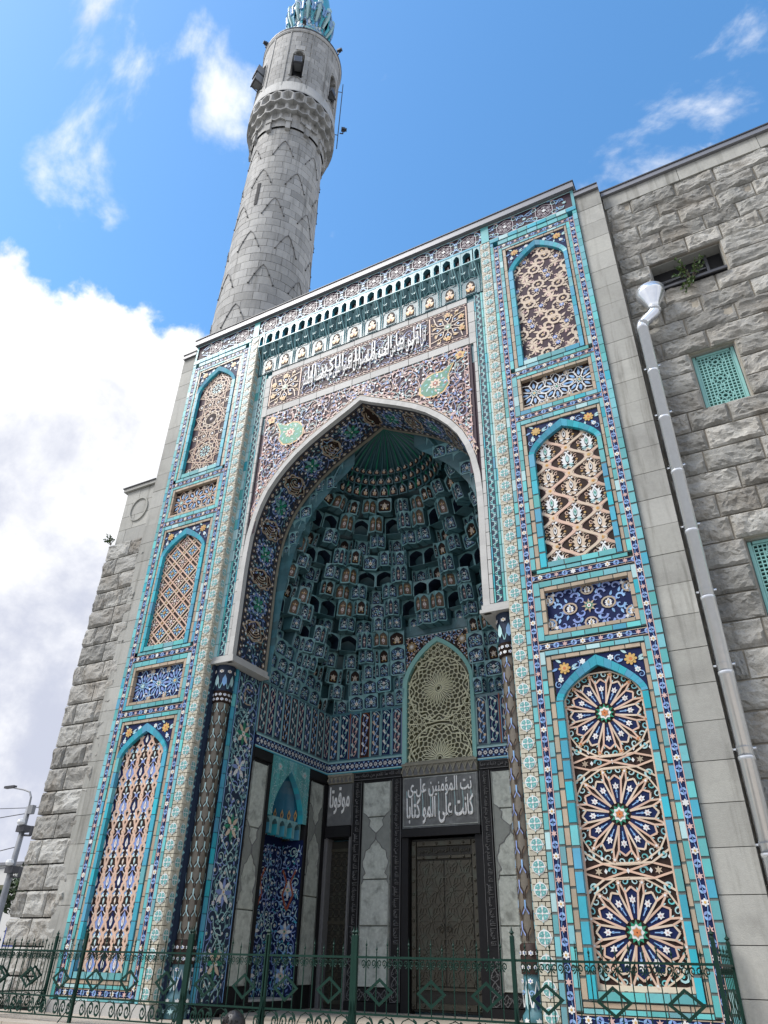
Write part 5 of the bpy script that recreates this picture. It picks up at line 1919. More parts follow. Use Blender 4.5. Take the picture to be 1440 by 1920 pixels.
def tile_band(fr, u0, u1, parent, pitch=.30, seed=1):
    """row of tall narrow tile panels, each with a climbing vine"""
    mb = MB()
    slab_(mb, fr, u0, 5.90, u1, 7.10, -.02, .006, TEAL, .002)
    o = mb.build('vine_panel_wall', parent)
    n = max(1, round((u1 - u0) / pitch))
    st = (u1 - u0) / n
    r = random.Random(seed)
    for i in range(n):
        a, b = u0 + i * st, u0 + (i + 1) * st
        c, w = (a + b) / 2, st
        m = MB()
        slab_(m, fr, a + .022, 5.93, b - .022, 7.04, .0, .014, (INK, NAVY, INK, DARK)[i % 4], .004)
        P = Pat(m, fr, None, .014, .008, False)
        P.rib([(a + .03, 5.94), (a + .03, 6.92), (c - w * .18, 7.0), (c, 7.03), (c + w * .18, 7.0), (b - .03, 6.92), (b - .03, 5.94)], .014, (TEALL, LBLUE, RED, PALE)[(i + seed) % 4], closed=True)
        t1, t2 = ((CORN, WHITE), (PINK, PALE), (TEALL, WHITE), (LBLUE, STRAPY))[(i * 3 + seed) % 4]
        for sg in (1, -1):
            pts = []
            for j in range(29):
                z = 5.98 + j * .036
                pts.append((c + sg * w * .20 * math.sin(2 * PI * (z - 5.98) / .5), z))
            P.rib(pts, .016, t1)
        for j in range(8):
            z = 6.02 + j * .125
            P.flower((c + (w * .2 if j % 2 else -w * .2), z), .036, 6, t2, GOLD if j % 3 else RED, dw=.004)
            P.leaf((c, z + .04), PI / 2 + (.8 if j % 2 else -.8), .11, .05, t2 if j % 2 else t1, .002)
        m.build('vine_panel', o)
    for i in range(n + 1):
        m = MB()
        P = Pat(m, fr, None, .006, .022, True)
        P.rib([(u0 + i * st, 5.92), (u0 + i * st, 7.06)], .026, (RED if (i % 5 == 2 and seed == 3) else TEALL))
        m.build('fillet', o)
# back wall -----------------------------------------------------------
for s in (1, -1):
    X = lambda a, b: sorted((s * a, s * b))
    a, b = X(1.25, 1.98)
    marble(bk, a, 1.24, b, 5.33, [2.2 + .15, 3.25, 4.55], .58, rec)
    for (p, q) in ((.97, 1.22), (2.03, 2.28)):
        a, b = X(p, q)
        o, m2 = carved_border(bk, a, .99, b, 5.38, rec)
        m2.build('knotwork', o, kind='stuff')
        script_on(bk, a + .02, 2.0, b - .02, 5.36, o, True, int(p), 3)
    a, b = X(.97, 2.28)
    o, m2 = carved_border(bk, a, 5.385, b, 5.585, rec, False)
    m2.build('knotwork', o, kind='stuff')
    script_on(bk, a + .02, 5.40, b - .02, 5.57, o, False, 1, 1)
    a, b = X(1.225, 2.025)
    mb = MB()
    slab_(mb, bk, a, .99, b, 1.235, -.02, .012, BLACK)
    P = Pat(mb, bk, None, .012, .012, False)
    for i in range(4):
        c = (a + (i + .5) * (b - a) / 4, 1.11)
        for sg in (1, -1):
            P.spiral((c[0] + sg * .05, c[1]), .06, 1.3, 0, .014, CARVE, sg)
            P.rib([(c[0], 1.01), (c[0] + sg * .09, 1.11), (c[0], 1.21)], .014, CARVE)
    mb.build('knotwork_panel', rec)
    # side doorway
    a, b = X(2.30, 2.98)
    frieze_arches(bk, a - .01, 5.36, b + .01, 5.585, rec, .12)
    mb = MB()
    slab_(mb, bk, a, 4.40, b, 5.355, -.02, .02, SLATE)
    so = mb.build('inscription_slab', rec)
    so['label'] = 'slate slab with one word in white letters'
    link('lettering', text_mesh('موقوتا', LETTER, .02, .01), so, MX(bk((a + b) / 2, 4.98, .02), (1, 0, 0), (0, 0, 1), (0, -1, 0), (.56, .62, .02)))
    mb = MB()
    mb.box((a, BY - .06, 4.16), (b, BY + .2, 4.38), BLACK)
    mb.box((a, BY + .0, .80), (a + .05, BY + .3, 4.155), CARVE)
    mb.box((b - .05, BY + .0, .80), (b, BY + .3, 4.155), CARVE)
    mb.build('door_frame', rec)
    d = MB()
    slab_(d, plane((0, BY + .22, 0)), a + .052, .83, b - .052, 4.10, -.02, .02, BRONZD)
    do = d.build('side_door', rec)
    do['label'] = 'narrow dark pierced side door'
    m = MB()
    P = Pat(m, plane((0, BY + .20, 0)), lambda u, v, a=a, b=b: a + .09 < u < b - .09 and 1.0 < v < 3.85, 0, .016, True)
    for j in range(12):
        for i in range(4):
            c = (a + .12 + i * .155, 1.05 + j * .26)
            P.rib([(c[0] + .075 * math.cos(t * PI / 3), c[1] + .085 * math.sin(t * PI / 3)) for t in range(6)], .02, BRONZE, closed=True)
            P.star((c[0] + .078, c[1] + .13), .06, .03, 6, BRONZE)
    P.inside = None
    for z in (.95, 2.42, 3.9):
        P.rib([(a + .06, z), (b - .06, z)], .07, BRONZE)
    m.build('door_lattice', do, kind='stuff')
mb = MB()
for q in (-2.29, .99):
    mb = MB()
    mb.box((q, BY - .04, .83), (q + 1.30, BY + .015, .985), BLACK)
    mb.build('black_plinth', rec)
# inscription slab over the main door
frieze_arches(bk, -.95, 5.37, .95, 5.66, rec, .145)
mb = MB()
slab_(mb, bk, -.945, 4.24, .945, 5.365, -.02, .025, SLATE)
so = mb.build('inscription_slab', rec)
so['label'] = 'wide slate slab with two lines of white letters'
m = MB()
P = Pat(m, bk, None, .025, .006, False)
P.rib([(-.90, 4.29), (.90, 4.29), (.90, 5.33), (-.90, 5.33)], .014, MARB, closed=True)
for i in range(26):
    u = -.82 + i * .066
    P.rib([(u, 4.5), (u + .01, 4.8 + .15 * math.sin(i * 2.1)), (u - .01, 5.05)], .014, MARBD if i % 3 else PALE)
m.build('faint_relief', so, kind='stuff')
link('lettering', text_mesh('كانت على المو كتابا', LETTER, .02, .014), so, MX(bk(0, 4.61, .025), (1, 0, 0), (0, 0, 1), (0, -1, 0), (1.64, .57, .030)))
link('lettering', text_mesh('نت المؤمنين علـى', LETTER, .02, .010), so, MX(bk(0, 5.10, .025), (1, 0, 0), (0, 0, 1), (0, -1, 0), (1.58, .41, .028)))
# main door
mb = MB()
mb.box((-.95, BY - .07, 4.07), (.95, BY + .2, 4.235), BLACK)
for s in (1, -1):
    a, b = sorted((s * .80, s * .965))
    mb.box((a, BY - .0, .80), (b, BY + .32, 4.065), BLACK)
mb.build('door_jamb', rec)
dd = MB()
fd = plane((0, BY + .16, 0))
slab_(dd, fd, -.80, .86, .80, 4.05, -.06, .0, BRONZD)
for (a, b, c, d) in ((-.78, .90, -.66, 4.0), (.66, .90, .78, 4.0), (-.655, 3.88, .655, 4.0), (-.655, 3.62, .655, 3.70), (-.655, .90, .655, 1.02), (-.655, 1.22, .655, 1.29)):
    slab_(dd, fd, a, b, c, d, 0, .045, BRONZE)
door = dd.build('bronze_door', rec)
door['label'] = 'large dark bronze double door with star reliefs and studs'
for s in (1, -1):
    m = MB()
    a, b = sorted((s * .01, s * .64))
    slab_(m, fd, a, 1.30, b, 3.60, .0, .012, BRONZE, .008)
    lf = m.build('door_leaf', door)
    m = MB()
    ok = lambda u, v, a=a, b=b: a + .01 < u < b - .01 and 1.31 < v < 3.59
    P = Pat(m, fd, ok, .012, .016, True)
    for j in range(5):
        for i in range(-1, 3):
            c = (a + .315 * i + (.16 if j % 2 else .0), 1.31 + j * .57)
            nst = 10
            for k in range(nst):
                an = k * 2 * PI / nst
                P.rib([(c[0] + t * .05 * math.cos(an), c[1] + t * .05 * math.sin(an)) for t in range(1, 6)], .018, BRONZE)
                P.rib([(c[0] + .25 * math.cos(an), c[1] + .25 * math.sin(an)), (c[0] + .30 * math.cos(an + .31), c[1] + .30 * math.sin(an + .31)), (c[0] + .25 * math.cos(an + .628), c[1] + .25 * math.sin(an + .628))], .022, BRONZE)
            P.disc(c, .045, BRONZE, 8, .012, sides=True)
    m.build('star_relief', lf, kind='stuff')
    m = MB()
    hc = fd(s * .09, 2.30, .05)
    m.tube([(hc[0] + .055 * math.cos(a * PI / 6), hc[1], hc[2] + .055 * math.sin(a * PI / 6)) for a in range(13)], .010, BRONZE, 6)
    m.lathe([(0, .02), (.03, .012), (.035, 0), (.03, -.012), (0, -.02)], BRONZE, (hc[0], hc[1] + .02, hc[2] + .06), 8)
    m.build('handle', lf)
link('lettering', text_mesh('بسم الله الرحمن الرحيم', BRONZE, .02, .004, 2), door, MX(fd(0, 3.79, .0), (1, 0, 0), (0, 0, 1), (0, -1, 0), (1.2, .13, .03)))
st = MB()
st.lathe([(0, 1), (.6, .8), (1, 0)], BRONZE, n=6)
STUD = st.mesh('stud')
for s in (1, -1):
    for j in range(13):
        link('stud', STUD, door, MX(fd(s * .72, .96 + j * .248, .045), (1, 0, 0), (0, 0, 1), (0, -1, 0), (.032, .032, .03)))
for z in (.96, 3.66, 3.94):
    for i in range(4):
        link('stud', STUD, door, MX(fd(-.48 + i * .32, z, .045), (1, 0, 0), (0, 0, 1), (0, -1, 0), (.032, .032, .03)))
# star band and vine band
for s in (1, -1):
    a, b = sorted((s * .955, s * (SX - .0)))
    star_band(bk, a, b, rec)
    tile_band(bk, a + (.0 if s > 0 else 0), b, rec, .30, 3)
    a, b = 1.53, BY - .03
    star_band(SIDE[s], a, b, rec)
    tile_band(SIDE[s], a, b, rec, .30, 2)
# window of cream tracery over the door
fw_ = plane((0, BY, 0))
mb = MB()
o = arch_pts(.95, 7.55, 1.20, 12, .38)
i_ = arch_pts(.845, 7.55, 1.08, 12, .38)
fo = [(-.95, 5.67)] + o + [(.95, 5.67)]
fi = [(-.845, 5.67)] + i_ + [(.845, 5.67)]
n = len(fo)
mb.add([fw_(*p, .05) for p in fo] + [fw_(*p, .02) for p in fi] + [fw_(*p, -.2) for p in fo] + [fw_(*p, -.2) for p in fi],
       [(k, k + 1, n + k + 1, n + k) for k in range(n - 1)] + [(n + k, n + k + 1, 3 * n + k + 1, 3 * n + k) for k in range(n - 1)] + [(k, k + 1, 2 * n + k + 1, 2 * n + k) for k in range(n - 1)], GRILL)
wino = mb.build('lattice_window', rec)
wino['label'] = 'tall pointed window of cream star tracery in an aqua frame'
mb = MB()
v = [fw_(*p, -.10) for p in fi]
mb.add(v, [tuple(range(len(v)))], PANE)
mb.build('pane', wino)
m = MB()
inw = in_arch(.86, 5.66, 7.55, 1.09, .38)
P = Pat(m, plane((0, BY + .06, 0)), inw, 0, .03, True)
def tracery(P, c, R0, vmin=None):
    N_ = 24
    for k in range(N_):
        a = k * 2 * PI / N_
        pt = lambda r, t: (c[0] + r * math.cos(a + t), c[1] + r * math.sin(a + t))
        for sg in (1, -1):
            P.rib([pt(.10, 0), pt(.2, sg * .03), pt(.38, sg * .085), pt(.43, 0)], .017, TRAC)
        s_ = PI / N_
        P.rib([pt(.43, 0), pt(.49, s_), pt(.43, 2 * s_)], .017, TRAC)
        P.rib([pt(.49, s_), pt(.545, s_), pt(.585, 0)], .017, TRAC)
        P.rib([pt(.545, s_), pt(.585, 2 * s_)], .017, TRAC)
        P.rib([pt(.585, 0), pt(.63, 0)], .017, TRAC)
        if k % 2:
            P.rib([pt(.63, 0), pt(.70, -s_), pt(.75, 0), pt(.70, s_), pt(.63, 0)], .018, TRAC)
        else:
            P.rib([pt(.63, 0), pt(.67, s_), pt(.74, 2 * s_)], .018, TRAC)
            P.rib([pt(.63, 0), pt(.67, -s_), pt(.74, -2 * s_)], .018, TRAC)
        P.rib([pt(.75, 0) if k % 2 else pt(.70, 0), pt(.80, s_), pt(.75 if not k % 2 else .7, 2 * s_)], .018, TRAC)
    for r in (.10, .06, .80):
        P.rib([(c[0] + r * math.cos(t * 2 * PI / 36), c[1] + r * math.sin(t * 2 * PI / 36)) for t in range(36)], .018, TRAC, closed=True)
P.inside = lambda u, v: inw(u, v) and v > 6.62
tracery(P, (0, 7.42), .8)
P.inside = lambda u, v: inw(u, v) and v < 6.62
tracery(P, (0, 5.74), .8)
P.inside = inw
for j in range(17):
    for i in range(9):
        c = (-.84 + i * .21 + (.105 if j % 2 else 0), 5.75 + j * .182)
        if min(math.dist(c, (0, 7.42)), math.dist(c, (0, 5.74))) > .82:
            P.rib([(c[0] + .075 * math.cos(t * PI / 3), c[1] + .075 * math.sin(t * PI / 3)) for t in range(6)], .017, TRAC, closed=True)
            for t in range(6):
                P.rib([(c[0] + .075 * math.cos(t * PI / 3), c[1] + .075 * math.sin(t * PI / 3)), (c[0] + .12 * math.cos(t * PI / 3 + .3), c[1] + .12 * math.sin(t * PI / 3 + .3))], .015, TRAC)
P.rib([(-.84, 6.62), (-.4, 6.58), (0, 6.62), (.4, 6.58), (.84, 6.62)], .016, TRAC)
m.build('tracery', wino, kind='stuff')
mb = MB()
mb.box((-.95, BY - .03, 5.662), (.95, BY + .2, 5.70), OLDST)
mb.build('sill', wino)
# spandrel over the window
mb = MB()
top = 8.87
for a, b in zip(o, o[1:]):
    mb.add([bk(*a, .012), bk(*b, .012), bk(b[0], top, .012), bk(a[0], top, .012)], [(0, 1, 2, 3)], DARK)
ao = in_arch(.97, 5, 7.55, 1.23, .38)
P = Pat(mb, bk, lambda u, v: abs(u) < .92 and 7.6 < v < top - .03 and not ao(u, v), .012, .010, False)
arabesque(P, (-.9, 7.6, .9, top), P.inside, .2, None, ([LBLUE, PINK, STRAP], [CORN, STRAP], [WHITE], GOLD), 4, .016, True, .22)
for s in (1, -1):
    c = (s * .70, 8.58)
    P.disc(c, .15, DARK, 14, .004)
    for r, mm, dw in ((.14, GOLD, .006), (.115, DARK, .009), (.095, TAN, .012), (.05, WHITE, .016)):
        P.flower(c, r, 8, mm, mm, dw=dw)
P.inside = None
P.rib([(-.945, 7.6), (-.945, top - .02), (.945, top - .02), (.945, 7.6)], .03, TEALL)
mb.build('window_spandrel', rec, kind='stuff')
# side walls -----------------------------------------------------------
for s in (1, -1):
    fr = SIDE[s]
    # jamb of blue tile with white flowers
    mb = MB()
    slab_(mb, fr, .70, .99, 1.50, 7.03, -.02, .0, INK, .0)
    jo = mb.build('tile_jamb', rec)
    m = MB()
    ok = lambda u, v: .76 < u < 1.44 and 1.02 < v < 7.0
    P = Pat(m, fr, ok, 0, .010, False)
    arabesque(P, (.74, 1.0, 1.46, 7.0), ok, .30, None, ([PALE, TEALL, CORN, TEALL], [CORN, TEALL, PALE], [WHITE, PALE], GOLD), 17, .022, False, .22)
    P.inside = None
    uc = 1.10
    for z in (1.6, 2.75, 3.9, 5.05, 5.75):
        for a in range(8):
            an = a * PI / 4
            P.leaf((uc + .03 * math.cos(an), z + .05 * math.sin(an)), an, .22, .10, (GREEN, STRAPY)[a % 2] if z not in (2.75, 5.05) else (CORN, WHITE)[a % 2], .004)
        P.flower((uc, z), .06, 6, WHITE, GOLD, dw=.008)
        for sg in (1, -1):
            P.rib([(uc, z - .5), (uc + sg * .26, z - .22), (uc + sg * .2, z + .1), (uc, z + .42)], .024, PALE)
            P.flower((uc + sg * .26, z - .2), .045, 6, WHITE, CORN, dw=.006)
    P.rib([(uc + .27 * math.cos(t * PI / 8), 6.55 + .36 * math.sin(t * PI / 8)) for t in range(16)], .03, TEALL, .004, closed=True)
    P.curve((uc - .1, 6.45), (uc + .12, 6.7), .5, .03, TAN, dw=.006)
    P.curve((uc + .12, 6.4), (uc - .1, 6.62), .5, .026, TAN, dw=.006)
    for u in (.735, 1.465):
        P.rib([(u, 1.0), (u, 7.0)], .02, LBLUE)
    m.build('flower_scroll', jo, kind='stuff')
    mb = MB()
    bricks(mb, fr, .60, .99, .69, 7.03, 'v', .28, TURQB, -.02, .03, ms=[TURQ, TURQB])
    mb.build('turquoise_fillet', rec, kind='stuff')
    mb = MB()
    slab_(mb, fr, 1.505, .83, 1.535, 5.6, -.02, .03, BLACK)
    slab_(mb, fr, 2.085, .83, 2.235, 5.36, -.02, .03, BLACK)
    slab_(mb, fr, 3.74, .83, 3.85, 5.36, -.02, .03, BLACK)
    slab_(mb, fr, 4.41, .83, BY, 5.36, -.02, .03, BLACK)
    slab_(mb, fr, 1.54, 5.365, 2.235, 5.585, -.02, .035, BLACK)
    slab_(mb, fr, 3.74, 5.365, BY, 5.585, -.02, .035, BLACK)
    slab_(mb, fr, .70, .832, 2.23, .985, -.02, .05, BLACK)
    mb.build('black_frame', rec)
    marble(fr, 1.54, 1.24, 2.08, 5.30, [2.5, 4.0], .45, rec)
    marble(fr, 3.855, 1.24, 4.405, 5.33, [2.9], .62, rec)
    # tiled niche with turquoise head, cell row and folded tile picture
    nd = .60
    mb = MB()
    fn = plane((s * (SX + nd), 0, 0), U=(0, 1, 0), V=(0, 0, 1), W=(-s, 0, 0))
    slab_(mb, fn, 2.24, .83, 3.735, 5.56, -.04, .0, NAVY, 0)
    a, b = sorted((s * SX, s * (SX + nd)))
    mb.add([(a, 3.73, .83), (b, 3.73, .83), (b, 3.73, 4.0), (a, 3.73, 4.0)], [(0, 1, 2, 3)], NAVY)
    mb.add([(a, 2.245, .83), (b, 2.245, .83), (b, 2.245, 4.0), (a, 2.245, 4.0)], [(0, 1, 2, 3)], NAVY)
    mb.box((a, 2.24, .81), (b, 3.735, .99), BLACK)
    mb.box((a, 2.24, .992), (b, 3.735, 1.03), WSTONE)
    no = mb.build('tiled_niche', rec)
    m = MB()
    for f_, box_, sd in ((fn, (2.28, 1.05, 3.70, 3.9), 3), (plane((s * (SX + nd / 2), 3.725, 0), U=(1, 0, 0), V=(0, 0, 1), W=(0, -1, 0)), (-.28, 1.05, .28, 3.9), 8), (plane((s * (SX + nd / 2), 2.25, 0), U=(1, 0, 0), V=(0, 0, 1), W=(0, 1, 0)), (-.28, 1.05, .28, 3.9), 8)):
        ok = lambda u, v, q=box_: q[0] < u < q[2] and q[1] < v < q[3]
        P = Pat(m, f_, ok, 0, .010, False)
        arabesque(P, box_, ok, .24, None, ([CORN, LBLUE, PALE], [CORN, LBLUE, TURQB], [WHITE, PALE], GOLD), sd, .022, False, .24)
        uc = (box_[0] + box_[2]) / 2
        for z in (1.4, 2.2, 3.0):
            for a_ in range(8):
                P.leaf((uc, z), a_ * PI / 4, .20, .09, (WHITE, LBLUE)[a_ % 2], .004)
            P.flower((uc, z), .07, 6, STRAPY, GREEN, dw=.008)
        for sg in (1, -1):
            P.rib([(uc, 2.6), (uc + sg * .14, 2.9), (uc + sg * .05, 3.15), (uc + sg * .18, 3.4)], .05, RED, .004)
    m.build('flower_scroll', no, kind='stuff')
    # row of small cells
    for i in range(5):
        u = 2.26 + (i + .5) * 1.46 / 5
        c = fr(u, 4.0, -.10)
        link('niche_cell', NI[1], rec, MX(c, (0, 1, 0) if s < 0 else (0, -1, 0), (s, 0, 0), (0, 0, 1), (.285, .3, .36)))
    # turquoise carved head with a pointed opening into a ribbed blue half dome
    hd = MB()
    A = [(2.985 + x, z) for x, z in arch_pts(.60, 4.42, .93, 9, .5)]
    fo = plane((s * (SX - .03), 0, 0), U=(0, 1, 0), V=(0, 0, 1), W=(-s, 0, 0))
    for (u0, z0), (u1, z1) in zip(A, A[1:]):
        hd.add([fo(u0, z0, 0), fo(u1, z1, 0), fo(u1, 5.58, 0), fo(u0, 5.58, 0)], [(0, 1, 2, 3)], TURQ)
        hd.add([fo(u0, z0, 0), fo(u1, z1, 0), fo(u1, z1, -.14), fo(u0, z0, -.14)], [(0, 1, 2, 3)], TURQB)
    for (p, q) in ((2.23, 2.385), (3.585, 3.74)):
        hd.add([fo(p, 4.32, 0), fo(q, 4.32, 0), fo(q, 5.58, 0), fo(p, 5.58, 0)], [(0, 1, 2, 3)], TURQ)
        hd.add([fo(q if p < 3 else p, 4.32, 0), fo(q if p < 3 else p, 4.45, 0), fo(q if p < 3 else p, 4.45, -.14), fo(q if p < 3 else p, 4.32, -.14)], [(0, 1, 2, 3)], TURQB)
    aa = lambda u, v: in_arch(.62, 4, 4.42, .96, .5)(u - 2.985, v)
    okh = lambda u, v: 2.26 < u < 3.71 and 4.36 < v < 5.55 and not aa(u, v)
    P = Pat(hd, fo, okh, 0, .018, True)
    arabesque(P, (2.25, 4.35, 3.72, 5.56), okh, .17, None, ([TURQ, PALE, TURQ], [TURQ, TEALL], [PALE, TURQ], TURQ), 6, .018, False, .2)
    for sg in (1, -1):
        P.flower((2.985 + sg * .5, 5.36), .085, 8, PALE, PINK, dw=.012, clip=False)
    hd.build('turquoise_niche_head', rec)
    dm = MB()
    v, f = [], []
    for j in range(9):
        t = j / 8
        z = 4.34 + 1.0 * t
        rr = .64 * math.sqrt(max(0.0, 1 - (t * .98) ** 2.2))
        for i in range(33):
            an = PI * i / 32
            k_ = 1 + .05 * abs(math.sin(4 * an)) 
            v.append((s * (SX + .10 + .44 * rr / .64 * math.sin(an) * k_), 2.985 - rr * math.cos(an), z))
    for j in range(8):
        for i in range(32):
            k_ = j * 33 + i
            f.append((k_, k_ + 1, k_ + 34, k_ + 33))
    dm.add(v, f, DBLUE)
    dm.build('ribbed_half_dome', rec)
    gr = MB()
    for i in range(9):
        an = PI * (i + .5) / 9
        c = Vector((s * (SX + .10 + .43 * math.sin(an)), 2.985 - .62 * math.cos(an), 4.50))
        X = Vector((0, math.sin(an), 0)) + Vector((s * math.cos(an), 0, 0))
        X.normalize()
        Nn = Vector((-s * math.sin(an), math.cos(an), 0))
        q = [c + X * (.05 * x) + Vector((0, 0, .13 * z)) + Nn * .03 for x, z in ((0, 1), (.8, .1), (.5, -.5), (0, -1), (-.5, -.5), (-.8, .1))]
        gr.add([tuple(p) for p in q], [tuple(range(6))], GOLD)
        q2 = [c + X * (.022 * x) + Vector((0, 0, .06 * z)) + Nn * .036 for x, z in ((0, 1), (.8, .1), (0, -1), (-.8, .1))]
        gr.add([tuple(p) for p in q2], [tuple(range(4))], NAVY)
    gr.build('gilded_drop', rec, kind='stuff')
    # engaged column in the corner: grey scale pattern with white forks
    cx, cy, cr = s * 3.215, .46, .168
    co = MB()
    co.lathe([(cr, 1.95), (cr, 6.22)], COLUMN, (cx, cy, 0), 20)
    co.lathe([(cr + .03, .80), (cr + .03, .99), (cr + .055, 1.0), (cr + .055, 1.10), (cr + .01, 1.16), (cr + .01, 1.58)], TEAL, (cx, cy, 0), 16)
    co.lathe([(cr + .03, 1.58), (cr + .03, 1.93), (cr, 1.95)], DARK, (cx, cy, 0), 16)
    co.lathe([(cr, 6.22), (cr + .03, 6.23), (cr + .03, 6.44), (cr + .04, 6.46)], DARK, (cx, cy, 0), 16)
    co.lathe([(cr + .015, 6.46), (cr + .045, 6.62), (cr + .03, 6.75), (cr + .05, 7.02)], INK, (cx, cy, 0), 16)
    colo = co.build('engaged_column', rec, True)
    a0 = math.atan2(CAM_POS.y - cy, CAM_POS.x - cx)
    fc = lambda u, v, w: (cx + (cr + w) * math.cos(a0 + u / cr), cy + (cr + w) * math.sin(a0 + u / cr), v)
    m = MB()
    P = Pat(m, fc, None, 0, .012, False)
    for j in range(16):
        for i in range(-3, 4):
            u, z = i * .146 + (.073 if j % 2 else 0), 2.02 + j * .265
            if abs(u) > .42:
                continue
            col = PALE if (s < 0) else (CORN if i % 2 else BROWN)
            P.rib([(u - .05, z + .02), (u, z + .10), (u + .05, z + .02)], .016, col)
            P.rib([(u, z + .10), (u, z + .2)], .02, LBLUE if s > 0 and j % 2 else col)
            P.rib([(u - .06, z - .05), (u - .055, z + .05), (u - .02, z + .12)], .014, DARK)
            P.rib([(u + .06, z - .05), (u + .055, z + .05), (u + .02, z + .12)], .014, DARK)
    for z in (1.66, 1.83, 6.28, 6.38):
        for i in range(-5, 6):
            P2 = Pat(m, lambda u, v, w: fc(u, v, w + .032), None, 0, .006, False)
            P2.flower((i * .08 + (.04 if z in (1.83, 6.38) else 0), z), .032, 6, WHITE, CORN)
    for i in range(-4, 5):
        P2 = Pat(m, lambda u, v, w: fc(u, v, w + .046), None, 0, .01, False)
        P2.leaf((i * .13, 6.55), PI / 2, .26, .09, PALE if i % 2 else LBLUE)
        P2.flower((i * .13 + .065, 6.88), .04, 6, WHITE, GOLD)
        P2.rib([(i * .13 - .06, 6.5), (i * .13, 6.8), (i * .13 + .06, 6.5)], .014, TEALL)
        P3 = Pat(m, lambda u, v, w: fc(u, v, w + .025), None, 0, .01, False)
        P3.leaf((i * .13, 1.17), PI / 2, .25, .07, PALE if i % 2 else NAVY)
        P3.rib([(i * .13 - .06, 1.2), (i * .13, 1.5), (i * .13 + .06, 1.2)], .018, WHITE)
        P3.spiral((i * .13 + .065, 1.36), .035, 1.2, 0, .016, LBLUE)
        P4 = Pat(m, lambda u, v, w: fc(u, v, w + .06), None, 0, .01, False)
        P4.star((i * .13, 1.05), .04, .02, 6, WHITE)
        P4.star((i * .13 + .065, .9), .05, .02, 6, PALE)
        P3.flower((i * .13 + .06, 1.5), .035, 6, WHITE, CORN)
    m.build('forked_leaf', colo, kind='stuff')
    # saw-tooth strips either side of the column
    m = MB()
    for f_, u0 in ((plane((0, .590, 0)), s * 3.272), (plane((0, .208, 0)), s * 3.36)):
        P = Pat(m, f_, None, 0.0, .008, False)
        e_ = .032
        P.poly([(u0 - e_, .99), (u0 + e_, .99), (u0 + e_, 7.0), (u0 - e_, 7.0)], INK)
        for j in range(50):
            z = 1.05 + j * .118
            P.poly([(u0 - .030, z), (u0 + .026, z + .05), (u0 - .030, z + .10)], TEALL if j % 2 else TEAL, .004)
    m.build('saw_tooth_strip', rec, kind='stuff')
# ------------------------------------------------------------------ rock-faced granite
def rock_mesh(seed, amp=.5, nx=14, nz=9):
    """unit block, local x across, z up, y into the wall (0 = mean face, 1 = back); rough front, chamfered arrises"""
    b = MB()
    r = random.Random(seed)
    off = Vector((seed * 7.3, seed * 3.1, seed * 1.7))
    v = []
    for j in range(nz + 1):
        for i in range(nx + 1):
            x, z = i / nx - .5, j / nz - .5
            ex = min(.5 - abs(x), .5) * 2
            ez = min(.5 - abs(z), .5) * 2
            e = min(1, ex / .07) * min(1, ez / .10)
            p = Vector((x * 1.7, 0, z * 1.5)) + off
            n1 = mnoise.noise(p * 1.1)
            n2 = 1 - abs(mnoise.noise(p * 2.3 + off)) * 2
            n3 = mnoise.noise(p * 6.0)
            n4 = round((mnoise.noise(p * 1.5 + off * 1.7) + .25 * n3) * 3.0) / 3.0
            y = .42 - e * (.20 + amp * (.38 * n1 + .42 * n4 + .10 * (n2 - .5) + .07 * n3))
            jx = 0 if i in (0, nx) else r.uniform(-.02, .02)
            jz = 0 if j in (0, nz) else r.uniform(-.03, .03)
            if i in (0, nx):
                jx = -math.copysign(.008 + .012 * abs(n3), x)
            if j in (0, nz):
                jz = -math.copysign(.012 + .03 * abs(n3), z)
            v.append((x + jx, y, z + jz))
    f = []
    for j in range(nz):
        for i in range(nx):
            k = j * (nx + 1) + i
            f.append((k, k + 1, k + nx + 2, k + nx + 1))
    ring = [i for i in range(nx + 1)] + [j * (nx + 1) + nx for j in range(1, nz + 1)] + [nz * (nx + 1) + i for i in range(nx - 1, -1, -1)] + [j * (nx + 1) for j in range(nz - 1, 0, -1)]
    n = len(v)
    v += [(v[k][0], 1.3, v[k][2]) for k in ring]
    m = len(ring)
    f += [(ring[k], ring[(k + 1) % m], n + (k + 1) % m, n + k) for k in range(m)]
    b.add(v, f, GROUGH)
    return b.mesh('granite_block')
ROCK = [rock_mesh(i + 1, .80) for i in range(24)]
SOFT = [rock_mesh(i + 60, .70, 12, 8) for i in range(14)]
def courses(parent, x0, x1, z0, n, h, yface, holes, meshes, lo, hi, seed, dep=.16, X=(1, 0, 0), Y=(0, 1, 0), org=None):
    """courses of granite blocks between x0 and x1, cut at the window openings"""
    r = random.Random(seed)
    for k in range(n):
        za, zb = z0 + k * h, z0 + (k + 1) * h
        segs = [(x0, x1)]
        for (ha, hb, hc, hd) in holes:
            if zb > hc + .02 and za < hd - .02:
                new = []
                for a, b in segs:
                    if hb <= a or ha >= b:
                        new.append((a, b))
                    else:
                        if ha - a > .05:
                            new.append((a, ha))
                        if b - hb > .05:
                            new.append((hb, b))
                segs = new
        for a, b in segs:
            cuts = [a]
            first = True
            while b - cuts[-1] > hi * 1.25:
                s_ = r.uniform(lo, hi)
                if first and k % 2:
                    s_ *= .6
                first = False
                cuts.append(cuts[-1] + s_)
            cuts.append(b)
            for p, q in zip(cuts, cuts[1:]):
                me = r.choice(meshes)
                fx = r.choice((1, -1))
                c = Vector(X) * ((p + q) / 2) + Vector(org or (0, 0, 0))
                M = MX((c.x, c.y + (yface if org is None else 0), (za + zb) / 2), X, Y, (0, 0, 1), (fx * (q - p - .012), dep, (h - .012)))
                link('granite_block', me, parent, M)
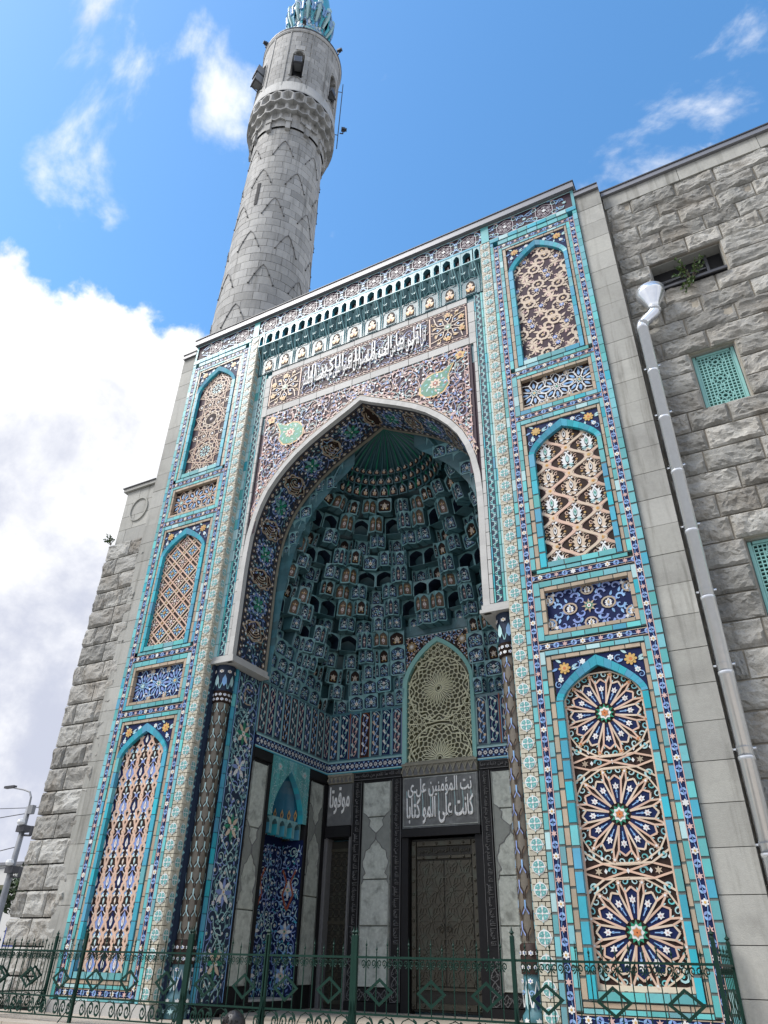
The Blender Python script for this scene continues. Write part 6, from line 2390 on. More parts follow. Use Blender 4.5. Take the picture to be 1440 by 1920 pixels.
# right-hand wall of the mosque ------------------------------------------------
YW = .38
wall = thing('granite_wall', 'rock-faced grey granite wall with small windows right of the tiled portal', 'wall', (9.5, YW, .8))
H = .46
Z0 = 10.35 - 21 * H
HOLES = [(7.02, 8.42, 13.57, 14.49), (7.28, 8.08, 10.35, 11.73), (7.29, 8.09, 6.21, 7.59), (9.6, 11.0, 13.57, 14.49), (9.9, 10.7, 10.35, 11.73), (9.9, 10.7, 6.21, 7.59)]
mb = MB()
xs = sorted({6.40, 14.0, *[h[0] for h in HOLES], *[h[1] for h in HOLES]})
for a, b in zip(xs, xs[1:]):
    zs = [(.0, 17.2)]
    for (ha, hb, hc, hd) in HOLES:
        if ha < (a + b) / 2 < hb:
            new = []
            for p, q in zs:
                if hc > p and hd < q:
                    new += [(p, hc), (hd, q)]
                else:
                    new.append((p, q))
            zs = new
    for p, q in zs:
        mb.box((a, YW, p), (b, YW + .5, q), MORTAR)
mb.box((6.40, YW + .52, .0), (14.0, YW + .6, 17.2), VOIDM)
mb.build('mortar_bed', wall)
courses(wall, 6.42, 12.2, Z0 + 1 * H, 34, H, YW - .10, HOLES, ROCK, .62, 1.15, 3, .17)
# smooth band and coping
x = 6.42
mb = None
r = random.Random(2)
sm = MB()
slab1 = MB()
slab1.box((-.5, 0, -.5), (.5, 1, .5), GSMOOTH)
SLB = slab1.mesh('parapet_stone')
ztop = Z0 + 35 * H
while x < 12.2:
    w = r.uniform(1.2, 1.7)
    link('parapet_stone', SLB, wall, MX((x + w / 2, YW - .07, (ztop + 17.22) / 2), s=(w - .01, .5, 17.22 - ztop - .006)))
    x += w
mb = MB()
mb.box((6.41, YW - .14, 17.225), (14, YW + .6, 17.36), CAPM)
mb.box((6.40, YW - .16, 17.363), (14, YW + .6, 17.40), EDGE)
mb.build('metal_coping', wall)
for k, (a, b, c, d) in enumerate(HOLES):
    mb = MB()
    for (p, q) in (((a, YW + .06, c), (a + .02, YW + .5, d)), ((b - .02, YW + .06, c), (b, YW + .5, d)), ((a + .02, YW + .06, d - .02), (b - .02, YW + .5, d)), ((a + .02, YW + .06, c), (b - .02, YW + .5, c + .03))):
        mb.box(p, q, GSMOOTH)
    w = mb.build('window', wall)
    if k in (0, 3):
        mb = MB()
        mb.box((a + .02, YW + .30, c + .03), (b - .02, YW + .34, d - .02), VOIDM)
        mb.box((a + .02, YW + .22, c + .031), (b - .02, YW + .295, c + .10), EDGE)
        mb.box((a + .75 * (b - a), YW + .22, c + .101), (a + .79 * (b - a), YW + .29, d - .021), EDGE)
        mb.box((a + .02, YW + .22, c + .56 * (d - c)), (a + .74 * (b - a), YW + .26, c + .60 * (d - c)), EDGE)
        mb.build('window_pane', w)
        mb = MB()
        mb.add([(a - .05, YW - .17, c + .04), (b - .02, YW - .10, c + .06), (b - .02, YW + .2, c + .10), (a, YW + .2, c + .10)], [(0, 1, 2, 3)], EDGE)
        mb.add([(a - .08, YW - .19, c + .05), (a + .55, YW - .15, c + .11), (a + .5, YW - .1, c + .17), (a + .02, YW - .08, c + .12)], [(0, 1, 2, 3)], ZINC)
        mb.box((a + .0, YW - .14, c - .03), (b - .03, YW - .10, c + .035), EDGE)
        mb.build('sill_flashing', w)
        continue
    mb = MB()
    fr = plane((0, YW + .13, 0))
    y0 = YW + .13
    for (p, q, u, t) in ((a + .02, c + .03, a + .095, d - .02), (b - .095, c + .03, b - .02, d - .02), (a + .096, c + .03, b - .096, c + .10), (a + .096, d - .09, b - .096, d - .02)):
        slab_(mb, fr, p, q, u, t, -.05, .02, GRILL)
    g = mb.build('window_grille', w)
    g['label'] = 'aqua painted lattice grille'
    mb = MB()
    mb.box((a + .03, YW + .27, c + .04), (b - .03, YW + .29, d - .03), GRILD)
    mb.build('window_pane', w)
    m = MB()
    P = Pat(m, fr, None, -.04, .045, True)
    nx, nz = 9, 17
    dx, dz = (b - a - .2) / nx, (d - c - .2) / nz
    cu, cv = (a + b) / 2, (c + d) / 2
    def free(u, v):
        return not any(math.dist((u, v), (cu + o[0], cv + o[1])) < .135 for o in ((0, .42), (.0, 0), (0, -.42)))
    for i in range(nx + 1):
        for j in range(nz):
            u, v = a + .10 + i * dx, c + .10 + j * dz
            if free(u, v + dz / 2):
                P.rib([(u, v), (u, v + dz)], .020, GRILL)
    for j in range(nz + 1):
        for i in range(nx):
            u, v = a + .10 + i * dx, c + .10 + j * dz
            if free(u + dx / 2, v):
                P.rib([(u, v), (u + dx, v)], .020, GRILL)
    for o in ((0, .42), (0, 0), (0, -.42)):
        for kk in range(8):
            an = kk * PI / 4 + PI / 8
            pt = lambda r_, t: (cu + o[0] + r_ * math.cos(an + t), cv + o[1] + r_ * math.sin(an + t))
            P.rib([pt(.05, 0), pt(.05, PI / 4)], .018, GRILL)
            P.rib([pt(.05, 0), pt(.10, PI / 8), pt(.05, PI / 4)], .016, GRILL)
            P.rib([pt(.10, PI / 8), pt(.15, PI / 8)], .018, GRILL)
            P.rib([pt(.15, -PI / 8), pt(.125, 0), pt(.15, PI / 8)], .018, GRILL)
    m.build('lattice', g, kind='stuff')
# plain granite strips flanking the portal (part of the portal)
for s in (1, -1):
    x0, x1 = sorted((s * 5.835, s * (6.40 if s > 0 else 6.36)))
    mb = MB()
    mb.box((x0 + .004, .10, .0), (x1 - .004, 5, 17.28), JOINT)
    core = mb.build('strip_core', portal)
    n = 31
    h = (17.28 - .30) / n
    for i in range(n):
        link('granite_slab', SLB, portal, MX(((x0 + x1) / 2, .05 + rng.uniform(-.004, .004), .30 + (i + .5) * h), s=(x1 - x0 - .002, .30 if s > 0 else .32, h - .010)))
    mb = MB()
    mb.box((x0 - .0, -.02, 17.285), (x1 + .0, 5, 17.42), CAPM)
    mb.box((x0 - .0, -.04, 17.423), (x1 + .0, 5, 17.45), EDGE)
    mb.build('metal_coping', portal)
# left-hand base of the minaret ------------------------------------------------
tow = thing('granite_wall', 'stepped grey granite block base at the left edge of the portal under the minaret', 'wall', (-6.9, .2, .8))
mb = MB()
mb.box((-7.45, .20, .0), (-6.365, 5.0, 10.9), JOINT)
mb.box((-7.38, .24, 10.9), (-6.365, 5.0, 12.62), JOINT)
mb.build('wall_core', tow)
courses(tow, -7.62, -6.12, .83, 21, .484, .02, [], SOFT, .55, .85, 8, .16)
# its flank, for a step to the side
courses(tow, .25, 5.0, .83, 21, .484, 0, [], SOFT, .7, 1.1, 9, .15, X=(0, -1, 0), Y=(1, 0, 0), org=(-7.60, 5.2, 0))
sm_ = random.Random(3)
for k in range(4):
    h = 1.70 / 4
    xs = [-7.44, -6.95 if k % 2 else -7.15, -6.37]
    for a, b in zip(xs, xs[1:]):
        link('granite_slab', SLB, tow, MX(((a + b) / 2, .12, 10.99 + (k + .5) * h), s=(b - a - .012, .3, h - .012)))
mb = MB()
P = Pat(mb, plane((0, .12, 0)), None, 0, .03, True)
P.rib([(-6.83 + .30 * math.cos(a * PI / 12), 11.98 + .36 * math.sin(a * PI / 12)) for a in range(24)], .035, GSMOOTH, closed=True)
mb.build('roundel_moulding', tow)
mb = MB()
mb.box((-7.55, .05, 12.70), (-6.365, 5.0, 12.80), GSMOOTH)
mb.box((-7.58, .02, 12.803), (-6.365, 5.0, 12.83), EDGE)
mb.build('coping', tow)

# ------------------------------------------------------------------ minaret
MC = Vector((-5.80, 2.5, 0))
mnr = thing('minaret', 'tall round grey granite minaret with honeycomb balcony and blue tiled lantern behind the portal', 'minaret', (MC.x, MC.y, 13.0))
TILT = Matrix.Translation((MC.x, MC.y, 19)) @ Matrix.Rotation(R(0.0), 4, Vector((0.68315361, -0.73027471, 0))) @ Matrix.Translation((-MC.x, -MC.y, -19))
def mlink(name, me, M=None, kind=None, parent=None):
    return link(name, me, parent or mnr, TILT @ (M or Matrix.Identity(4)), kind)
def mbuild(mb, name, smooth=False, kind=None, parent=None):
    return mlink(name, mb.mesh(name, smooth), None, kind, parent)
rad = lambda z: 1.64 - (z - 19) * .0100
camang = math.atan2(CAM_POS.y - MC.y, CAM_POS.x - MC.x)
mb = MB()
mb.lathe([(rad(12) - .03, 12.0), (rad(32) - .03, 32.4)], JOINT, MC, 40)
mbuild(mb, 'shaft_core')
HC = .415
nb = 17
cnt = 0
far = MB()
for k in range(int((31.6 - 13) / HC)):
    za, zb = 13 + k * HC, 13 + (k + 1) * HC
    for i in range(nb):
        if i == 0:
            cutj = [rng.uniform(-.13, .13) for _ in range(nb)]
        a0 = (i + (.5 if k % 2 else 0) + cutj[i]) * 2 * PI / nb
        a1 = (i + 1 + (.5 if k % 2 else 0) + cutj[(i + 1) % nb]) * 2 * PI / nb
        am = (a0 + a1) / 2
        facing = math.cos(am - camang)
        mm = MB()
        v = []
        r1, r2 = rad(za) + rng.uniform(-.003, .006), rad(zb)
        n = 4
        for q in range(n + 1):
            a = a0 + .004 + (a1 - a0 - .008) * q / n
            for (rr, z) in ((r1 - .08, za + .008), (r1, za + .008), (r2, zb - .008), (r2 - .08, zb - .008)):
                v.append((MC.x + rr * math.cos(a), MC.y + rr * math.sin(a), z))
        f = []
        for q in range(n):
            for e in range(3):
                f.append((q * 4 + e, q * 4 + e + 1, q * 4 + e + 5, q * 4 + e + 4))
        f += [(0, 1, 2, 3), (n * 4, n * 4 + 1, n * 4 + 2, n * 4 + 3)]
        if facing > .05 and za > 18.9 and cnt < 298:
            mm.add(v, f, MINA)
            mbuild(mm, 'stone_block')
            cnt += 1
        else:
            far.add(v, f, MINA)
mbuild(far, 'shaft_masonry', kind='stuff')
surf = lambda u, v, w: (MC.x + (rad(v) + w) * math.cos(camang + u), MC.y + (rad(v) + w) * math.sin(camang + u), v)
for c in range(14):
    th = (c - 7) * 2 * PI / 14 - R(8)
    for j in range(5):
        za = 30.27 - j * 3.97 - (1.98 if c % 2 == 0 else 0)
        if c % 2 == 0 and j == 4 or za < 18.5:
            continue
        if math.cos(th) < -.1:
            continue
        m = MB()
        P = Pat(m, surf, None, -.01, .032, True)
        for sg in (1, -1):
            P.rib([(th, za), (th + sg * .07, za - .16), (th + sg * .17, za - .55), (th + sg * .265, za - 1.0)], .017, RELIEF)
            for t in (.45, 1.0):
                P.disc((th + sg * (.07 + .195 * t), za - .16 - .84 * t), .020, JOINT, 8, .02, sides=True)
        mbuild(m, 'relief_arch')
sl = MB()
P = Pat(sl, surf, None, -.02, .04, True)
th = -.62
P.poly([(th - .04, 25.95), (th + .04, 25.95), (th + .04, 27.35), (th - .04, 27.35)], VOIDM)
mbuild(sl, 'slit_window')
# corbelled balcony of honeycomb cells: three ranks growing outwards
RB = 1.92
def hexcell():
    b = MB()
    fr = plane((0, 0, 0))
    out = [(-.5, .05), (0, -.12), (.5, .05), (.5, .72), (0, 1.0), (-.5, .72)]
    inn = [(x * .80, (z - .42) * .80 + .42) for x, z in out]
    cen = [(x * .28, (z - .42) * .30 + .52) for x, z in out]
    n = 6
    b.add([fr(*q, 0) for q in out] + [fr(*q, 0) for q in inn] + [fr(*q, -.75) for q in cen] + [fr(x, z, -1.2) for x, z in out],
          [(i, (i + 1) % n, n + (i + 1) % n, n + i) for i in range(n)] + [(n + i, n + (i + 1) % n, 2 * n + (i + 1) % n, 2 * n + i) for i in range(n)] +
          [tuple(range(2 * n, 3 * n))] + [(i, (i + 1) % n, 3 * n + (i + 1) % n, 3 * n + i) for i in range(n)], MINA)
    return b.mesh('honeycomb_cell')
HX = hexcell()
nc = 24
for k, (z, r_, hh, dep) in enumerate(((32.75, RB + .02, .80, .30), (32.22, RB - .10, .74, .28), (31.72, RB - .24, .66, .20))):
    for i in range(nc):
        a = (i + (.5 if k % 2 else 0)) * 2 * PI / nc
        if k == 2 and i % 3 == 0:
            continue
        w = 2 * PI * r_ / nc
        rr = r_
        mlink('honeycomb_cell', HX, MX((MC.x + rr * math.cos(a), MC.y + rr * math.sin(a), z), (-math.sin(a), math.cos(a), 0), (-math.cos(a), -math.sin(a), 0), (0, 0, 1), (w * 1.0, dep, hh)))
mb = MB()
mb.lathe([(1.58, 31.3), (1.60, 31.8), (1.64, 32.3), (1.74, 33.0), (1.76, 33.6)], MINA, MC, 40)
mb.lathe([(RB + .03, 33.50), (RB + .035, 33.60), (RB + .0, 33.62), (RB - .01, 34.3), (RB - .06, 34.34)], MINA, MC, 48)
mbuild(mb, 'corbel_core', True)
# small brackets under the balcony
br = MB()
br.box((-.5, 0, 0), (.5, 1, 1), MINA)
br.box((-.7, -.2, .8), (.7, 1, 1.2), MINA)
BRK = br.mesh('bracket')
for i in range(12):
    a = camang + R(-8) + (i - 6) * 2 * PI / 12
    mlink('bracket', BRK, MX((MC.x + 1.66 * math.cos(a), MC.y + 1.66 * math.sin(a), 31.05), (-math.sin(a), math.cos(a), 0), (-math.cos(a), -math.sin(a), 0), (0, 0, 1), (.20, .16, .62)))
# drum with arched openings
DR = 1.88
WINS = [camang + R(-8) + i * R(60) for i in range(6)]
mb = MB()
mb.lathe([(DR - .35, 33.6), (DR - .35, 39.2)], VOIDM, MC, 32)
mbuild(mb, 'drum_core')
hd_ = .415
dfar = MB()
for k in range(12):
    za = 34.35 + k * hd_
    zb = za + hd_
    for i in range(24):
        a0 = camang + R(-8) + (i + (.5 if k % 2 else 0)) * 2 * PI / 24
        a1 = a0 + 2 * PI / 24
        segs = [(a0, a1)]
        if zb > 34.95 and za < 37.15:
            hwid = .27 / DR if zb < 36.9 else .16 / DR
            for wv in WINS:
                ns = []
                for p, q in segs:
                    d0 = (p - wv + PI) % (2 * PI) - PI
                    d1 = d0 + (q - p)
                    if d1 <= -hwid or d0 >= hwid:
                        ns.append((p, q))
                        continue
                    if d0 < -hwid:
                        ns.append((p, p + (-hwid - d0)))
                    if d1 > hwid:
                        ns.append((q - (d1 - hwid), q))
                segs = ns
        for p, q in segs:
            if q - p < .02:
                continue
            mm = MB()
            n = 3
            v = []
            for e in range(n + 1):
                a = p + .004 + (q - p - .008) * e / n
                for rr, z in ((DR - .30, za + .006), (DR, za + .006), (DR, zb - .006), (DR - .30, zb - .006)):
                    v.append((MC.x + rr * math.cos(a), MC.y + rr * math.sin(a), z))
            f = []
            for e in range(n):
                for g in range(3):
                    f.append((e * 4 + g, e * 4 + g + 1, e * 4 + g + 5, e * 4 + g + 4))
            f += [(0, 1, 2, 3), (n * 4, n * 4 + 1, n * 4 + 2, n * 4 + 3)]
            mm.add(v, f, MINA)
            if math.cos((p + q) / 2 - camang) > -.1:
                mbuild(mm, 'drum_stone')
            else:
                dfar.add(v, f, MINA)
mbuild(dfar, 'drum_masonry', kind='stuff')
dsurf = lambda u, v, w: (MC.x + (DR + w) * math.cos(u), MC.y + (DR + w) * math.sin(u), v)
for wv in WINS:
    m = MB()
    P = Pat(m, dsurf, None, -.02, .05, True)
    A = [(wv + x / DR, z) for x, z in arch_pts(.30, 36.7, .42, 6, .2)]
    P.rib([(wv - .30 / DR, 34.9)] + A + [(wv + .30 / DR, 34.9)], .05 / DR, MINA)
    P.rib([(wv - .33 / DR, 34.45)] + [(wv + x / DR, z) for x, z in arch_pts(.30, 34.42, .35, 6, .1)] + [(wv + .33 / DR, 34.45)], .035 / DR, MINA)
    P.rib([(wv - .55 / DR, 34.0), (wv - .55 / DR, 38.95)], .05 / DR, MINA)
    P.rib([(wv + .55 / DR, 34.0), (wv + .55 / DR, 38.95)], .05 / DR, MINA)
    mbuild(m, 'window_surround')
mb = MB()
mb.lathe([(DR + .02, 38.95), (DR + .06, 39.05), (DR + .06, 39.22), (DR - .2, 39.25), (.5, 39.3)], MINA, MC, 48)
mb.lathe([(DR + .075, 39.18), (DR + .085, 39.26), (DR + .02, 39.27)], EDGE, MC, 48)
mbuild(mb, 'drum_cornice')
# tiled lantern with a crown of arches
mb = MB()
mb.lathe([(.86, 39.3), (.86, 43.0), (.80, 43.2), (.80, 44.4)], PALE, MC, 28)
lan = mbuild(mb, 'lantern')
m = MB()
P = Pat(m, lambda u, v, w: (MC.x + (.86 + w) * math.cos(u / .86), MC.y + (.86 + w) * math.sin(u / .86), v), None, 0, .02, False)
arabesque(P, (-2.7, 39.4, 2.7, 43.0), None, .45, None, ([LBLUE, WHITE, TURQ], [LBLUE, WHITE, TURQ], [WHITE, CORN], TURQ), 2, .06)
for i in range(28):
    P.leaf((i * .193 - 2.7, 42.2), PI / 2, .7, .16, (LBLUE, WHITE, TURQB)[i % 3], .01)
mbuild(m, 'lantern_tile', kind='stuff', parent=mnr)
for i in range(12):
    a = i * 2 * PI / 12
    X = Vector((-math.sin(a), math.cos(a), 0))
    O = Vector((math.cos(a), math.sin(a), 0))
    m = MB()
    C0 = Vector((MC.x, MC.y, 42.5))
    pts = [C0 + O * (.88 + .20 * t) + X * (.25 * x) + Vector((0, 0, z)) for x, z, t in ((-.9, .0, 0), (-1, .5, .8), (-.8, .9, 1.2), (0, 1.2, 1.5), (.8, .9, 1.2), (1, .5, .8), (.9, 0, 0))]
    m.tube(pts, .05, TURQB, 5)
    pts = [C0 + O * (.95 + .22 * t) + X * (.25 * x) + Vector((0, 0, z)) for x, z, t in ((-1, .7, .8), (-1, 1.3, 1.2), (0, 1.6, 1.4), (1, 1.3, 1.2), (1, .7, .8))]
    m.tube(pts, .065, LBLUE, 5)
    m.tube([C0 + O * .9 + Vector((0, 0, .2)), C0 + O * 1.12 + Vector((0, 0, 1.0)), C0 + O * 1.18 + Vector((0, 0, 1.9))], [.05, .12, .16], PALE, 6)
    mbuild(m, 'crown_arch')
mb = MB()
mb.lathe([(1.02, 44.2), (1.08, 44.5), (.9, 46.5), (.5, 48.0), (.05, 49.0)], TURQB, MC, 24)
mbuild(mb, 'lantern_cap', True)
# ladder on the right flank of the drum
ang = camang + PI / 2 - .12
O = Vector((math.cos(ang), math.sin(ang), 0))
X = Vector((-math.sin(ang), math.cos(ang), 0))
m = MB()
b0 = Vector((MC.x, MC.y, 0)) + O * (DR + .20)
for sg in (-1, 1):
    m.tube([b0 + X * sg * .18 + Vector((0, 0, 33.2)), b0 + X * sg * .18 + Vector((0, 0, 38.2))], .025, EDGE, 4)
for i in range(14):
    z = 33.4 + i * .36
    m.tube([b0 - X * .18 + Vector((0, 0, z)), b0 + X * .18 + Vector((0, 0, z))], .018, EDGE, 4)
for z in (34, 37.8):
    m.tube([b0 + Vector((0, 0, z)), b0 - O * .25 + Vector((0, 0, z))], .02, EDGE, 4)
mbuild(m, 'ladder')
# loudspeakers and floodlights
def horn(pos, out, label, size=(.42, .5, .62), yaw=0):
    t = thing('loudspeaker', label, 'loudspeaker', pos, None)
    O = Vector(out).normalized()
    X = Vector((-O.y, O.x, 0))
    Z = (Vector((0, 0, 1)) - O * .3).normalized()
    O2 = X.cross(Z) * -1
    mb = MB()
    v = []
    for y, k in ((0, 1.0), (1, .72)):
        v += [(-.5 * k, -y, -.5 * k), (.5 * k, -y, -.5 * k), (.5 * k, -y, .5 * k), (-.5 * k, -y, .5 * k)]
    mb.add(v, [(4, 5, 6, 7), (0, 1, 5, 4), (1, 2, 6, 5), (2, 3, 7, 6), (3, 0, 4, 7)], PLASTIC)
    mb.add([(-.45, .01, -.45), (.45, .01, -.45), (.45, .01, .45), (-.45, .01, .45)], [(0, 1, 2, 3)], PLASTIC)
    link('cabinet', mb.mesh('cabinet'), t, MX(pos, X, O, Z, size))
    mb = MB()
    mb.add([(-.40, .02, -.40), (.40, .02, -.40), (.40, .02, .40), (-.40, .02, .40)], [(0, 1, 2, 3)], EDGE)
    link('grille', mb.mesh('grille'), t, MX(pos, X, O, Z, size))
    mb = MB()
    p = Vector(pos)
    mb.tube([p - Vector((0, 0, size[2] * .55)) - X * .25, p - Vector((0, 0, size[2] * .55)) + X * .25], .03, EDGE, 4)
    mb.tube([p - Vector((0, 0, size[2] * .55)) - X * .2, p - Vector((0, 0, size[2] * .55 + .2)) - O * .45 - X * .2], .025, EDGE, 4)
    mb.tube([p - Vector((0, 0, size[2] * .55)) + X * .2, p - Vector((0, 0, size[2] * .55 + .2)) - O * .45 + X * .2], .025, EDGE, 4)
    mb.build('bracket', t)
def at_drum(a, z, out=.15):
    p = TILT @ Vector((MC.x + (DR + out) * math.cos(a), MC.y + (DR + out) * math.sin(a), z))
    return tuple(p), (math.cos(a), math.sin(a), -.12)
horn(*at_drum(WINS[0], 36.15, .12), 'grey loudspeaker in the front arched opening of the minaret', (.40, .45, .62))
horn(*at_drum(WINS[5] - .02, 36.35, .35), 'upper of two grey box loudspeakers on the left side of the minaret', (.5, .6, .55))
horn(*at_drum(WINS[5] - .02, 35.65, .35), 'lower of two grey box loudspeakers on the left side of the minaret', (.5, .6, .55))
horn(*at_drum(WINS[1], 35.7, .1), 'dark loudspeaker in the right arched opening of the minaret', (.36, .4, .5))
def flood(a, z, r_, label):
    p = TILT @ Vector((MC.x + r_ * math.cos(a), MC.y + r_ * math.sin(a), z))
    t = thing('floodlight', label, 'floodlight', tuple(p))
    O, X = Vector((math.cos(a), math.sin(a), 0)), Vector((-math.sin(a), math.cos(a), 0))
    mb = MB()
    mb.tube([p - Vector((0, 0, .12)), p + Vector((0, 0, .18))], .03, EDGE, 5)
    mb.tube([p - Vector((0, 0, .12)), p - O * .15 - Vector((0, 0, .12))], .03, EDGE, 5)
    mb.build('stem', t)
    mb = MB()
    mb.box((-.5, -.5, -.5), (.5, .5, .5), EDGE)
    mb.tube([(0, .5, 0), (0, .9, 0)], [.45, .6], EDGE, 8)
    link('lamp_housing', mb.mesh('lamp_housing'), t, MX(p + Vector((0, 0, .24)), X, O, (0, 0, 1), (.16, .18, .14)))
flood(WINS[0], 39.38, DR + .12, 'small floodlight on the front rim of the minaret drum')
flood(WINS[0] - 1.15, 39.38, DR + .12, 'small floodlight on the left rim of the minaret drum')
flood(WINS[0] + 1.05, 39.38, DR + .12, 'small floodlight on the right rim of the minaret drum')
flood(camang + PI / 2 - .12, 34.3, DR + .42, 'dark floodlight beside the ladder on the right of the minaret')
# ------------------------------------------------------------------ drainpipe
dp = thing('drainpipe', 'shiny galvanised drainpipe with funnel head running down the granite wall', 'drainpipe', (6.58, .12, .3))
YD = .06
mb = MB()
mb.lathe([(.118, 12.90), (.125, 12.98), (.27, 13.26), (.285, 13.38), (.270, 13.38), (.255, 13.27), (.11, 13.0)], ZINC, (6.90, YD, 0), 24)
mb.build('funnel', dp, True)
mb = MB()
mb.tube([(6.90, YD, 13.0), (6.90, YD, 12.84), (6.885, YD, 12.78), (6.62, YD, 12.58), (6.60, YD, 12.52), (6.60, YD, 12.40)], .112, ZINC, 18)
mb.build('offset_bend', dp, True)
mb = MB()
mb.tube([(6.905, YD, 12.86), (6.895, YD, 12.81)], .118, ZINC, 18)
mb.tube([(6.64, YD, 12.60), (6.61, YD, 12.54)], .118, ZINC, 18)
mb.build('bend_seam', dp, True)
zs = [12.40, 11.25, 10.1, 8.9, 7.7, 6.5, 5.3, 4.1, 2.9, 1.7, .5]
for i, (a, b) in enumerate(zip(zs, zs[1:])):
    mb = MB()
    x0, x1 = 6.60 - (12.4 - a) * .006, 6.60 - (12.4 - b) * .006
    mb.tube([(x0, YD, a), (x1, YD, b + .01)], [.108, .1045], ZINC, 18)
    mb.build('pipe_section', dp, True)
    mb = MB()
    mb.tube([(x1, YD, b + .05), (x1, YD, b + .04), (x1, YD, b - .01)], [.1115, .113, .111], ZINC, 18)
    mb.tube([(x1, YD, b + .16), (x1, YD, b + .14)], .1115, ZINC, 18)
    mb.box((x1 - .15, YD - .006, b + .135), (x1 + .15, YD + .006, b + .165), ZINC)
    mb.box((x1 - .012, YD + .06, b + .135), (x1 + .012, YD + .30, b + .16), EDGE)
    mb.build('collar', dp, True)

# ------------------------------------------------------------------ iron fence and gate
def scroll_mesh(turns=1.4, r=.5, n=14, rad=.09, name='scroll'):
    mb = MB()
    pts = []
    for i in range(n + 1):
        t = i / n
        rr = r * (1 - .78 * t)
        a = -PI / 2 + turns * 2 * PI * t
        pts.append((rr * math.cos(a), 0, rr * math.sin(a)))
    mb.tube(pts, rad, IRON, 4)
    return mb.mesh(name)
SCR = scroll_mesh()
pk = MB()
pk.box((-.5, -.5, 0), (.5, .5, .84), IRON)
pk.lathe([(.0, 1.0), (.55, .93), (1.5, .905), (.9, .885), (.5, .875), (1.1, .86), (.5, .84)], IRON, (0, 0, 0), 6)
PICK = pk.mesh('picket')
dmn = MB()
for a in range(4):
    q = [(0, .5), (.5, 0), (0, -.5), (-.5, 0)]
    p0, p1 = q[a], q[(a + 1) % 4]
    i0, i1 = (p0[0] * .74, p0[1] * .74), (p1[0] * .74, p1[1] * .74)
    v = [(x, y, z) for y in (-.5, .5) for x, z in (p0, p1, i1, i0)]
    dmn.add(v, [(0, 1, 2, 3), (4, 5, 6, 7), (0, 1, 5, 4), (2, 3, 7, 6)], IRON)
DIA = dmn.mesh('diamond')
ZB, ZD, ZR, ZF = .795, 1.355, 1.725, 1.12
def fence_run(A, B, parent, ndia, post0=True, post1=True, pitch=.155, tall=False):
    A, B = Vector((*A, 0)), Vector((*B, 0))
    L = (B - A).length
    d = (B - A).normalized()
    nrm = Vector((-d.y, d.x, 0))
    for z, h in ((ZR, .026), (ZF, .022), (.875, .018)):
        mb = MB()
        v = []
        for p in (A, B):
            for sx, sz in ((-1, -1), (1, -1), (1, 1), (-1, 1)):
                v.append(tuple(p + nrm * sx * .014 + Vector((0, 0, z + sz * h / 2))))
        mb.add(v, [(0, 1, 2, 3), (4, 5, 6, 7), (0, 1, 5, 4), (1, 2, 6, 5), (2, 3, 7, 6), (3, 0, 4, 7)], IRON)
        mb.build('rail', parent)
    for flag, p in ((post0, A), (post1, B)):
        if flag:
            mb = MB()
            mb.box((p.x - .022, p.y - .022, ZB), (p.x + .022, p.y + .022, 1.97), IRON)
            mb.lathe([(.0, 2.08), (.012, 2.03), (.034, 2.005), (.014, 1.99), (.026, 1.97), (.0, 1.969)], IRON, (p.x, p.y, 0), 6)
            mb.tube([p + Vector((0, -.02, 1.25)), p + Vector((0, -.09, .95)), p + Vector((0, -.22, .81))], .010, IRON, 4)
            mb.build('post', parent)
    n = max(2, round(L / pitch))
    for i in range(1, n):
        p = A + d * (L * i / n)
        hgt = (1.945 - ZF) if i % 2 else (1.89 - ZF)
        link('picket', PICK, parent, MX((p.x, p.y, ZF), d, nrm, (0, 0, 1), (.0105, .0105, hgt)))
        for sg in (1, -1):
            link('scroll', SCR, parent, MX((p.x + d.x * sg * .042, p.y + d.y * sg * .042, ZR - .068), d * -sg, nrm, (0, 0, 1), (.072, .06, .095)))
    for i in range(ndia):
        p = A + d * (L * (i + .5) / ndia)
        link('diamond', DIA, parent, MX((p.x, p.y, ZD), d, nrm, (0, 0, 1), (.36 if tall else .40, .012, .30)))
    nb_ = max(2, round(L / .30))
    for i in range(nb_):
        p = A + d * (L * (i + .5) / nb_)
        for sg in ((1, -1) if i % 2 else (1,)):
            link('foot_scroll', SCR, parent, MX((p.x + d.x * sg * .062, p.y + d.y * sg * .062, .985), d * sg, nrm, (0, 0, -1 if sg > 0 else 1), (.135, .045, .205)))
    mb = MB()
    for i in range(nb_):
        p = A + d * (L * i / nb_)
        pts = [p + d * (.15 * L / nb_ / .30 * (1 - math.cos(t * PI / 6))) + Vector((0, 0, .885 + .215 * math.sin(t * PI / 6))) for t in range(7)]
        mb.tube(pts, .007, IRON, 4)
    mb.build('foot_arch', parent)
YF = -1.5
fen = thing('iron_fence', 'green painted wrought iron fence with spear tips and diamonds in front of the portal', 'fence', (0, YF, .8))
fence_run((-5.84, YF), (-3.57, YF), fen, 3, True, True)
fence_run((-3.57, YF), (-1.42, YF), fen, 3, False, True)
fence_run((1.42, YF), (3.57, YF), fen, 3, True, True)
fence_run((3.57, YF), (5.82, YF), fen, 3, False, True)
fence_run((-5.84, YF), (-5.90, -.08), fen, 2, False, True)
fence_run((5.82, YF), (5.84, -.08), fen, 2, False, True)
for sgn, lab in ((-1, 'left leaf of the green iron gate before the narrow side door'), (1, 'right leaf of the green iron gate before the bronze door')):
    g = thing('iron_gate', lab, 'gate', (sgn * .7, YF, .8), 'gate leaves of the fence')
    a, b = sorted((sgn * .012, sgn * 1.375))
    fence_run((a, YF + .0), (b, YF), g, 2, True, True)

